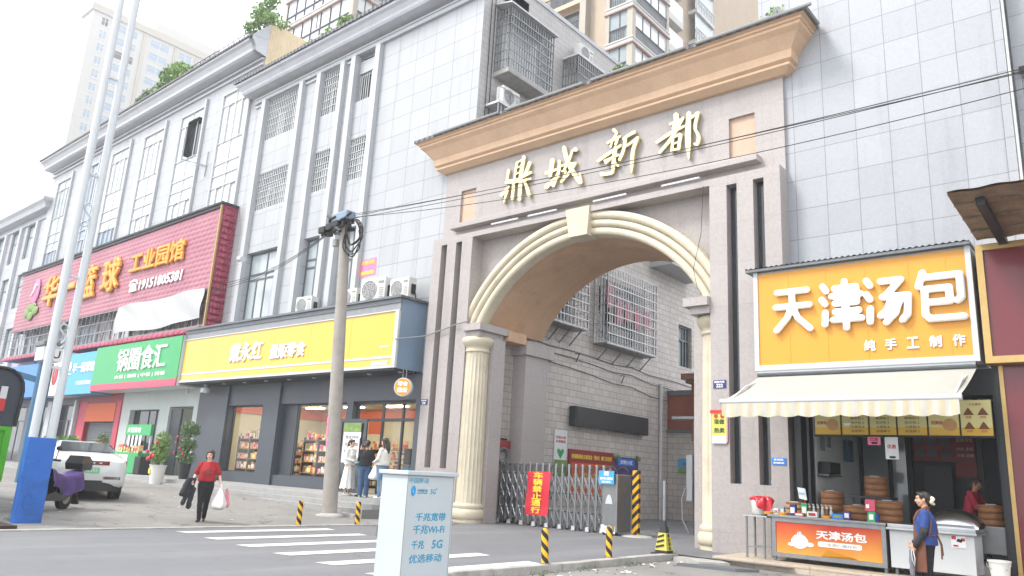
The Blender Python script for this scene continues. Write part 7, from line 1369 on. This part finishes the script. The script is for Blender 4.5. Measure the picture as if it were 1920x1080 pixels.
    if st == 'short':
        hx((.074, .008, -.02), (.028, .055, .07)); hx((-.074, .008, -.02), (.028, .055, .07)); hx((0, .03, .05), (.092, .1, .088)); hx((.025, -.072, .07), (.04, .022, .024)); hx((-.03, -.07, .07), (.04, .022, .026)); hx((0, .08, -.05), (.06, .035, .045))
    if st == 'long':
        for q in (-1, 1): m.cap(H(q*.066, .0, .03), H(q*.078, .01, -.12), .024*s, .028*s, 10); m.cap(H(q*.078, .01, -.12), H(q*.07, .0, -.25), .028*s, .018*s, 10)
        m.cap(H(0, .08, 0), H(0, .085, -.2), .06*s, .065*s, 14); m.cap(H(0, .085, -.2), H(0, .09, -.3), .065*s, .03*s, 12)
    if st == 'tied':
        hx((0, .1, .01), (.045, .04, .045)); m.cap(H(0, .115, .0), H(0, .125, -.12), .03*s, .015*s, 10); hx((.066, -.02, .0), (.012, .02, .03)); hx((-.066, -.02, .0), (.012, .02, .03))
    if st == 'bun': hx((0, .115, -.03), (.05, .045, .05)); hx((0, .1, -.075), (.04, .05, .03)); hx((.068, .0, .02), (.014, .03, .03)); hx((-.068, 0, .02), (.014, .03, .03))
    organic(m, 'hair', hair[1], t, .008, 4)
    # trousers or skirt
    m = MB(); kind, mat = bottom
    if kind == 'trousers' or kind == 'wide':
        rings(m, [(pv.x, pv.y, pv.z-.04*h, .12*s*b, .1*s*b), (pv.x, pv.y, pv.z+.03*h, .163*s*b, .115*s*b), (pv.x*.7+ch.x*.3, pv.y*.7+ch.y*.3, pv.z+.085*h, .14*s*b, .105*s*b)])
        wd = 1.0 if kind == 'trousers' else 1.32
        for q in 'LR': hp, kn, an = P['hip'+q], P['knee'+q], P['ank'+q]; m.cap(hp, kn, .09*s*b, .062*s*b*wd, 14); m.cap(kn, an+Vector((0, .004, .0)), .062*s*b*wd, .05*s*wd, 14)
        organic(m, 'trousers', mat, t, .011, 5, .014)
    else:
        z0 = .13*h; n = 64; v = []; f = []; L = 18
        for j in range(L+1):
            u = j/L; z = (.6*(1-u))*h+z0*u; rx = (.075+.075*u**.8)*h*b; ry = (.058+.068*u**.8)*h*b
            for k in range(n): a = 2*pi*k/n; w = 1+.07*u*sin(9*a+.8*sin(2*a))+.02*u*sin(23*a); v.append((pv.x+rx*w*cos(a), pv.y+ry*w*sin(a), z+.012*h*u*sin(9*a)))
        for j in range(L):
            for k in range(n): f.append((j*n+k, j*n+(k+1) % n, (j+1)*n+(k+1) % n, (j+1)*n+k))
        MB().add(v, f).build('skirt', mat, t, smooth=80)
    # top
    kind, mat, cut = top; m = MB(); zb = pv.z+(.0 if kind == 'long' else .045 if kind == 'tee' else .03)*h; e = 1.12 if kind == 'tee' else 1.16
    rings(m, [(pv.x, pv.y, zb, .163*s*b*e, .118*s*b*e), (pv.x, pv.y, zb+.03*h, .165*s*b*e, .12*s*b*e), ((pv.x+ch.x)/2, (pv.y+ch.y)/2-.008*s*b, (zb+ch.z)/2+.01*h, .148*s*b*e, .118*s*b*e), (ch.x, ch.y-.012*s, ch.z, .152*s*b*e, .12*s*b*e), (ch.x, ch.y, ch.z+.05*h, .138*s*b*e, .098*s*b*e), (ch.x*.5+P['neck'].x*.5, ch.y*.5+P['neck'].y*.5, ch.z+.085*h, .108*s*b, .08*s*b), (P['neck'].x, P['neck'].y, P['neck'].z-.012*h, .085*s, .066*s), (P['neck'].x, P['neck'].y-.004, P['neck'].z+.004*h, .062*s, .056*s)])
    for q in 'LR':
        A, B, W = P['sh'+q], P['elb'+q], P['wri'+q]; sl = cut
        if sl <= 1: m.cap(A, A+(B-A)*sl, .062*s*b, .058*s*b, 14)
        else: m.cap(A, B, .062*s*b, .05*s*b, 14); m.cap(B, B+(W-B)*(sl-1), .05*s*b, .038*s*b, 14)
        m.cap(A, Vector((P['neck'].x, P['neck'].y, P['neck'].z-.025*h)), .056*s*b, .044*s, 12)
    tp = organic(m, 'top', mat, t, .011, 5, .02)
    # shoes
    for q in 'LR':
        m = MB(); tf = Vector(J.get('toe'+q, (0, -1, 0))).normalized(); a = P['ank'+q]; lift = Vector((0, 0, a.z))
        m.cap(Vector((a.x, a.y, a.z-.032*s))-tf*.03*s, Vector((a.x, a.y, a.z-.04*s))+tf*.06*s, .036*s, .034*s, 12); m.cap(Vector((a.x, a.y, a.z-.04*s))+tf*.06*s, Vector((a.x, a.y, a.z-.045*s))+tf*.15*s, .036*s, .026*s, 12); m.cap(Vector((a.x, a.y, a.z))-tf*.01, Vector((a.x, a.y, a.z-.03*s)), .038*s, .038*s, 12)
        organic(m, 'shoe', shoes, t, .008, 3)
    if extra: extra(t, P, H, s, tp, HR)
    return t
def plastic_bag(t, top, w, d, h, mat='plastic_bag', seed=0, inner=None):
    """knotted carrier bag hanging from point top"""
    x, y, z = top; b = thing('carrier_bag', '', 'bag', (x, y, z-h))
    def fn(u, v): a = 2*pi*u; q = sin(pi*min(1, v*.5+.02)) if v < 1 else 1; r = (.06+.94*min(1, (v*1.35))**.8)*(1 if v < .86 else sqrt(max(0.02, 1-((v-.86)/.15)**2))); r *= 1+.09*sin(5*a+seed+4*v)+.05*sin(9*a-3*v); return (x+w*r*cos(a), y+d*r*sin(a), z-h*v)
    MB().surf(fn, 36, 26).build('sack', mat, b, smooth=75)
    [MB().tube([(x+sx*.02, y, z-.06), (x+sx*.05, y, z-.01), (x, y, z+.06)], .012, 6).build('handle', mat, b) for sx in (-1, 1)]; return b
def people():
    # the red sweater, walking with a bag and a jacket
    def ex(t, P, H, s, tp, HR):
        m = MB(); rr = random.Random(2); c = P['chest']; k = .17*s*1.16*1.13
        def pt(u, v): a = -pi/2+u/k*.9; return (c.x+.152*s*1.38*cos(a), c.y-.012*s+.12*s*1.42*sin(a), c.z+v)
        for _ in range(26): u = rr.gauss(0, .05); v = rr.gauss(-.02, .045); m.tube([pt(u, v), pt(u+rr.uniform(-.03, .03), v+rr.uniform(-.02, .02))], .006, 5)
        m.build('print', 'cloth_grey', tp)
    a = person('person in a red sweater walking with a white bag and a dark jacket', 1.58,
        dict(hipL=(.055, .0, .515), kneeL=(.035, .01, .285), ankL=(.02, .09, .055), hipR=(-.055, 0, .515), kneeR=(-.045, -.035, .29), ankR=(-.03, -.05, .045), elbL=(.165, .02, .65), wriL=(.2, -.03, .515), elbR=(-.165, .03, .65), wriR=(-.175, -.11, .555), handL=(1.1, 1), handR=(.8, 1), toeL=(.1, -1, -.1), toeR=(-.15, -1, 0)),
        (-8, 0, 0), ('short', 'hair_brown'), 'skin_fair', ('tee', 'cloth_red', .82), ('trousers', 'cloth_black'), 'shoe_black', 1.1, ex)
    place(a, (-16.9, 9.2, .04), radians(56))
    R = Matrix.Rotation(radians(56), 3, 'Z'); W = lambda x, y, z: Vector((-16.9, 9.2, .04))+R @ Vector((x, y, z))
    b = plastic_bag(None, W(.33, -.1, .78), .22, .14, .5); tag(b, 'white carrier bag held by the person in the red sweater', 'bag')
    b2 = plastic_bag(None, W(.47, -.0, .7), .1, .08, .38, 'bag_pink', 2); tag(b2, 'small pink bag hanging behind the white carrier bag', 'bag')
    j = thing('folded_jacket', 'dark jacket hung over the forearm of the person in red', 'jacket', W(-.3, -.14, .4)); m = MB()
    for q in range(9): m.cap(W(-.26-.012*q, -.1-.02*q, .92), W(-.3-.018*q, -.12-.02*q, .62), .045, .05, 10)
    m.cap(W(-.34, -.2, .65), W(-.42, -.22, .4), .06, .05, 12); m.cap(W(-.24, -.14, .72), W(-.3, -.16, .32), .05, .055, 12); m.cap(W(-.38, -.14, .9), W(-.47, -.2, .6), .05, .06, 12); o = organic(m, 'cloth', 'sleeve_dark', j, .012, 4, .03)
    # the four in front of the shop
    def phone(t, P, H, s, tp, HR):
        m = MB(); p = (P['wriL']+P['wriR'])/2+Vector((0, -.09, .02)); m.rbox(p.x-.04, p.x+.04, p.y-.07, p.y+.07, p.z-.005, p.z+.005, .003); m.build('phone', 'black', t)
    a = person('person in an ivory jacket and long white skirt standing on the shop steps', 1.68, dict(elbL=(.135, -.01, .645), wriL=(.045, -.14, .62), elbR=(-.135, -.01, .645), wriR=(-.045, -.14, .615), handL=(.9, 1), handR=(.9, 1)), (4, 6, 0), ('tied', 'hair'), 'skin_fair', ('jacket', 'cloth_ivory', 1.85), ('skirt', 'cloth_ivory'), 'shoe_white', .98, phone)
    place(a, (-19.25, 15.05, .56), radians(104))
    a = person('person in a teal jacket and jeans half hidden behind the black jacket', 1.56, dict(elbL=(.13, -.02, .65), wriL=(.06, -.15, .6), elbR=(-.13, -.02, .65), wriR=(-.06, -.15, .6), handL=(.8, 1), handR=(.8, 1)), (-10, 5, 0), ('tied', 'hair_brown'), 'skin', ('jacket', 'cloth_teal', 1.85), ('wide', 'denim'), 'shoe_black', 1.0)
    place(a, (-18.83, 15.2, .56), radians(-40))
    a = person('person in a black jacket and blue jeans seen from behind', 1.66, dict(elbL=(.145, -.02, .65), wriL=(.07, -.13, .62), elbR=(-.145, -.02, .65), wriR=(-.07, -.13, .62), handL=(.8, 1), handR=(.8, 1)), (12, 8, 0), ('tied', 'hair'), 'skin', ('jacket', 'cloth_black', 1.9), ('wide', 'denim'), 'shoe_white', 1.08)
    place(a, (-18.4, 14.98, .56), radians(-150))
    a = person('person with long black hair in a cream sweater holding a white bag', 1.74, dict(elbL=(.14, -.01, .645), wriL=(.06, -.15, .59), elbR=(-.14, -.01, .645), wriR=(-.06, -.14, .585), handL=(1., 1), handR=(1., 1)), (8, 10, 0), ('long', 'hair'), 'skin_fair', ('jacket', 'cloth_cream', 1.8), ('trousers', 'denim_light'), 'shoe_white', 1.06)
    place(a, (-17.62, 15.0, .56), radians(-80)); R5 = Matrix.Rotation(radians(-80), 3, 'Z'); p5 = Vector((-17.62, 15.0, .56))+R5 @ Vector((.02, -.28, .98)); b = plastic_bag(None, p5, .19, .13, .46, seed=3); tag(b, 'white carrier bag held by the person in the cream sweater', 'bag')
    # the stall keeper with the apron
    def ex6(t, P, H, s, tp, HR):
        m = MB()
        for k in range(14): a = 2*pi*k/14; m.ell(H(.0+.05*cos(a), .125+.012*sin(3*a), -.02+.05*sin(a)), [.022*s, .03*s, .022*s])
        organic(m, 'scrunchie', 'scrunchie', t, .007, 3)
        m = MB()      # apron: bib, wrapped skirt, straps and ties
        h = 1.64
        def ap(u, v): a = -pi/2+(u-.5)*pi*1.05; z = .74*h-.46*h*v; bb = 1.0+.02*sin(9*u*pi)*v; w = (.185+.03*v)*s*bb; d = (.155+.035*v)*s*bb; return (w*cos(a)*1.05*(.72+.28*min(1, v*2.2)), -.008+d*sin(a), z)
        m.surf(ap, 26, 24); m.surf(lambda u, v: tuple(Vector(ap(u, v))*.985+Vector((0, 0, .004))), 26, 24, flip=True); m.build('apron', 'apron', t, smooth=70)
        m = MB(); m.tube([(.1, -.15, .74*h), (.115, -.09, .815*h), (.07, .03, .862*h), (.0, .075, .865*h), (-.07, .03, .862*h), (-.115, -.09, .815*h), (-.1, -.15, .74*h)], .017, 8, sy=.4)
        m.tube([(.2, .0, .6*h), (.15, .11, .605*h), (.02, .15, .61*h), (-.15, .11, .605*h), (-.2, .0, .6*h)], .014, 8); m.tube([(.05, .04, .86*h), (.16, .1, .72*h), (.21, .06, .6*h)], .013, 8); m.tube([(-.05, .04, .86*h), (-.12, .13, .72*h), (-.1, .15, .62*h)], .013, 8)
        m.tube([(.02, .155, .61*h), (.04, .2, .52*h), (.06, .2, .4*h)], .012, 6); m.tube([(.0, .155, .61*h), (-.02, .2, .53*h), (-.02, .21, .43*h)], .012, 6); m.build('strap', 'apron', t, smooth=True)
        for q in 'LR': m = MB(); e = P['elb'+q]; w = P['wri'+q]; m.cap(e+(P['sh'+q]-e)*.22, e, .058*s, .06*s, 14); m.cap(e, w+(e-w)*.06, .06*s, .045*s, 14); organic(m, 'sleeve_cover', 'sleeve_dark', t, .01, 4, .022)
    a = person('person in a blue shirt and brown apron with a cream scrunchie', 1.64, dict(elbL=(.14, .0, .64), wriL=(.125, -.085, .5), elbR=(-.14, -.02, .645), wriR=(-.1, -.12, .52), handL=(.8, 1), handR=(.8, 1)), (3, 2, 0), ('bun', 'hair'), 'skin', ('long', 'cloth_blue', 1.1), ('trousers', 'cloth_black'), 'shoe_black', 1.1, ex6)
    place(a, (-3.03, 13.6, -.1), radians(-84)); R6 = Matrix.Rotation(radians(-84), 3, 'Z'); p6 = Vector((-3.03, 13.6, -.1))+R6 @ Vector((.2, -.2, .62))
    t = thing('folded_umbrella', 'dark folded bundle with a white cord held by the person in the apron', 'bundle', p6); m = MB(); m.cap(p6+Vector((0, 0, .13)), p6+Vector((0, 0, -.22)), .03, .04, 12); organic(m, 'bundle', 'cloth_grey', t, .008, 3, .02); m = MB(); m.tube([p6+Vector((.03, -.02, .16)), p6+Vector((.06, -.05, .02)), p6+Vector((.05, -.05, -.08)), p6+Vector((.02, -.04, .0)), p6+Vector((.01, -.03, .15))], .007, 6); m.build('cord', 'white_bar', t)
    a = person('person in a rose shirt bending over the steamers inside the bun shop', 1.6, dict(chest=(0, -.03, .71), neck=(0, -.06, .825), head=(0, -.085, .918), shL=(.1, -.045, .798), shR=(-.1, -.045, .798), elbL=(.14, -.13, .64), wriL=(.1, -.26, .6), elbR=(-.14, -.13, .64), wriR=(-.1, -.26, .6), handL=(.7, 1), handR=(.7, 1)), (0, 18, 0), ('tied', 'hair'), 'skin_tan', ('jacket', 'cloth_rose', 1.8), ('trousers', 'cloth_black'), 'shoe_black', 1.08)
    place(a, (-3.15, 17.9, .3), radians(78))
people()
# ------------------------------------------------------------------ plants
def bush(name, label, cat, blobs, n, size, mat, seed, stem=None, group=None, loc=None):
    b0 = blobs[0]; t = thing(name, label, cat, loc or (b0[0], b0[1], b0[2]-b0[5]), group)
    m = MB(); leafcloud(m, blobs, n, size, seed); m.build('foliage', mat, t, raw=True)
    if stem:
        m = MB(); rr = random.Random(seed)
        for a in stem: m.tube(a, [.05, .03, .015][:len(a)] if len(a) <= 3 else .02, 7)
        for bx, by, bz, rx, ry, rz in blobs: [m.tube([stem[0][-1], ((stem[0][-1][0]+bx)/2, (stem[0][-1][1]+by)/2, (stem[0][-1][2]+bz)/2+.05), (bx+rr.uniform(-.6, .6)*rx, by+rr.uniform(-.6, .6)*ry, bz+rr.uniform(-.3, .6)*rz)], [.025, .018, .008], 5) for _ in range(4)]
        m.build('stem', 'bark', t)
    return t
def plants():
    # roof gardens
    y = 17.3; g = 'shrubs on the roof edges'
    bush('roof_shrub', 'round bright green tree on the long building roof, left of the railing', 'shrub', [(-43.0, 17.6, 23.3, 1.25, .8, .95), (-41.6, 17.6, 23.0, .9, .7, .8), (-44.2, 17.6, 22.8, .8, .7, .6), (-42.3, 17.6, 23.9, .6, .5, .4)], 2600, .13, 'leaf', 1, [[(-42.8, 17.6, 21.9), (-42.8, 17.6, 22.6)]], g)
    bush('roof_shrub', 'sparser grey green shrub on the long building roof, leftmost', 'shrub', [(-46.6, 17.5, 22.75, .6, .5, .55), (-45.6, 17.5, 22.9, .55, .5, .55), (-47.6, 17.5, 22.5, .4, .4, .35)], 900, .11, 'leaf_dark', 2, [[(-46.2, 17.5, 21.9), (-46.2, 17.5, 22.4)]], g)
    bush('roof_shrub', 'tall loose shrub on the roof corner beside the beige end wall', 'shrub', [(-32.6, 17.1, 23.4, .75, .6, .7), (-31.9, 17.1, 24.0, .5, .5, .6), (-33.4, 17.1, 22.9, .55, .5, .45), (-31.4, 17.0, 22.7, .6, .5, .35), (-30.7, 17.2, 22.2, .5, .4, .2)], 1700, .1, 'leaf', 3, [[(-32.4, 17.2, 22.0), (-32.4, 17.2, 22.9)]], g)
    bush('roof_shrub', 'low trailing shrub on the middle roof edge, left of the pair', 'shrub', [(-27.9, 17.3, 20.0, .8, .4, .3), (-26.9, 17.3, 20.3, .4, .3, .35)], 700, .09, 'leaf', 4, [[(-27.5, 17.5, 19.7), (-27.5, 17.5, 20.0)]], g)
    bush('roof_shrub', 'small leafy shrub on the middle roof edge, right of the pair', 'shrub', [(-25.6, 17.3, 20.35, .45, .35, .4), (-24.9, 17.3, 20.2, .4, .3, .3)], 520, .09, 'leaf_light', 5, [[(-25.4, 17.5, 19.7), (-25.4, 17.5, 20.1)]], g)
    bush('roof_weed', 'tuft of bright weeds on the gate roof left of centre', 'weed', [(-11.3, 17.5, 13.35, .45, .3, .3)], 260, .08, 'leaf_light', 6, None, 'weeds on the gate roof'); bush('roof_weed', 'tuft of pale weeds on the gate roof at its right end', 'weed', [(-6.6, 17.5, 13.4, .4, .3, .35), (-7.2, 17.5, 13.3, .3, .3, .2)], 260, .07, 'leaf_light', 7, None, 'weeds on the gate roof')
    r = thing('roof_railing', 'thin dark railing with creepers along the long building roof', 'railing', (-36, 17.1, 22)); m = MB(); [m.box(-40.5+.5*i-.015, -40.5+.5*i+.015, 17.0, 17.03, 21.95, 22.75) for i in range(15)]
    for z in (22.2, 22.72): m.box(-40.6, -33.4, 17.0, 17.03, z-.015, z+.015)
    m.build('rail', 'dark_metal', r); m = MB(); leafcloud(m, [(-39+.9*i, 17.0, 22.25+.1*sin(i*2), .4, .15, .18) for i in range(7)], 330, .07, 8); m.build('creeper', 'leaf', r, raw=True); m = MB(); leafcloud(m, [(-38.6, 16.95, 22.35, .2, .1, .12)], 24, .07, 9); m.build('blossom', 'poster_pink', r, raw=True)
    # potted plants by the shops
    def pot(x, y, z, r, h, mat, t): return MB().lathe((x, y, z), [(r*.72, 0), (r, h), (r*1.08, h), (r*1.08, h+.03), (r*.95, h+.03), (r*.9, h-.04)], 28).build('pot', mat, t, smooth=40)
    x, y, z = -29.9, 14.2, .3
    t = bush('potted_plant', 'kumquat shrub with small red lanterns in a white pot before the steps', 'potted plant', [(x, y, z+1.3, .42, .4, .5), (x+.1, y, z+1.75, .32, .3, .35), (x-.15, y, z+1.0, .3, .3, .3)], 900, .065, 'leaf', 11, [[(x, y, z+.6), (x, y, z+1.0)]], None, (x, y, z)); pot(x, y, z, .3, .75, 'white_plastic', t)
    m = MB(); rr = random.Random(4); [m.ell((x+rr.uniform(-.4, .4), y-.35, z+rr.uniform(.9, 1.8)), (.06, .05, .08)) for _ in range(7)]; m.build('red_lantern', 'plastic_red', t); m = MB(); m.prism([(x-.12, z+.45), (x+.02, z+.45), (x+.02, z+.65), (x-.12, z+.65)], 'y', y-.3, y-.285); m.build('tag', 'letter_yellow', t)
    x, y, z = -30.75, 15.7, .56
    t = bush('potted_plant', 'tall topiary with three leafy balls in a dark pot beside the grey pillar', 'potted plant', [(x, y, z+1.98, .45, .42, .36), (x, y, z+1.35, .4, .4, .3), (x, y, z+.85, .4, .38, .3)], 1500, .065, 'leaf_dark', 12, [[(x, y, z+.3), (x, y, z+1.9)]], None, (x, y, z)); pot(x, y, z, .24, .6, 'dark_metal', t)
    m = MB(); rr = random.Random(8); [m.ell((x+rr.uniform(-.4, .4), y-.38, z+rr.uniform(.8, 1.7)), (.05, .04, .06)) for _ in range(5)]; m.build('red_lantern', 'plastic_red', t)
    for i, (x, y) in enumerate(((-41.9, 15.3), (-43.3, 15.5), (-44.8, 15.4))):
        t = bush('potted_plant', ['low potted plant before the red framed shutter', 'yellow green potted plant behind the white car roof', 'potted plant left of the shutter behind the car'][i], 'potted plant', [(x, y, 1.75, .65, .5, .45)], 420, .09, ('leaf', 'leaf_light', 'leaf_dark')[i], 20+i, [[(x, y, 1.0), (x, y, 1.4)]], None, (x, y, .56)); pot(x, y, .56, .32, .6, 'terracotta', t)
    # promotion stand with a sample table, red ornament
    t = thing('promotion_stand', 'green and white promotion stand with samples before the grey shop', 'stand', (-37, 16.1, .56)); m = MB(); m.rbox(-38.2, -35.6, 15.9, 16.5, .58, 1.5, .02); m.build('table', 'sign_green', t); MB().box(-38.1, -36.6, 15.88, 15.899, .65, 1.4).build('poster', 'sign_white', t)
    [MB().bar((x, 16.4, 1.5), (x, 16.4, 2.75), .06).build('post', 'white_bar', t) for x in (-38.1, -35.7)]; h = MB().box(-38.2, -35.6, 16.3, 16.42, 2.3, 2.8).build('header', 'sign_green', t); lettering('火锅食材', 'letter_lit', h, (-37.3, 16.3, 2.55), 1.4, .26, d=.01, bold=.02)
    m = MB(); rr = random.Random(6); [m.rbox(-38+.28*i, -37.8+.28*i, 16.0, 16.2, 1.5, 1.5+rr.uniform(.15, .4), .01) for i in range(8)]; m.build('sample_box', 'goods', t); m = MB(); [m.box(-37.8+.4*i, -37.6+.4*i, 16.28, 16.295, 1.75, 2.3) for i in range(4)]; m.build('flyer', 'sign_white', t)
    m = MB(); leafcloud(m, [(-37.0, 16.1, 1.62, 1.1, .2, .12)], 160, .06, 31); m.build('garnish', 'leaf', t, raw=True)
    t = thing('trash_bin', 'black lidded bin beside the promotion stand', 'bin', (-35.1, 15.9, .56)); MB().rbox(-35.45, -34.85, 15.7, 16.2, .56, 1.35, .05).build('body', 'black', t)
    t = thing('red_ornament', 'red banner ornament with ribbons beside the shutter', 'ornament', (-39.6, 15.9, .56)); m = MB(); m.tube([(-39.9, 15.9, .56), (-39.6, 15.9, 2.1), (-39.3, 15.9, .56)], .14, 8); m.build('ribbon', 'plastic_red', t); m = MB(); leafcloud(m, [(-39.6, 15.9, 2.0, .5, .3, .4)], 200, .08, 33); m.build('foliage', 'leaf_dark', t, raw=True)
    # silent weeds at the kerb
    m = MB(); leafcloud(m, [(-8.0, y, -.07, .08, .35, .05) for y in (9.2, 10.4, 11.6, 13.2)]+[(-17.2, 5.6, .08, .1, .35, .08), (-18.3, 4.9, .09, .4, .15, .07)], 420, .022, 44, .3); tag(m.build('weeds', 'leaf_dark', None, raw=True), 'fringe of small weeds along the kerb and lamp base', 'weeds', kind='stuff')
plants()

# ------------------------------------------------------------------ thin haze volume, added to pale the far roofs and towers like lens glare
def haze():
    m = MB().box(-330, 160, -70, 330, -2.3, 112); o = m.build('haze', 'road_paint', None, loc=(0, 0, -2.3)); o.data.materials.clear()
    mat = bpy.data.materials.new('haze_air'); mat.use_nodes = True; nt = mat.node_tree; nt.nodes.clear()
    v = nt.nodes.new('ShaderNodeVolumePrincipled'); v.inputs['Color'].default_value = (.97, .98, 1, 1); v.inputs['Density'].default_value = .0017; v.inputs['Anisotropy'].default_value = .2
    out = nt.nodes.new('ShaderNodeOutputMaterial'); nt.links.new(v.outputs[0], out.inputs['Volume']); o.data.materials.append(mat)
    tag(o, 'thin pale haze added over the whole street', 'haze', kind='stuff')
haze()
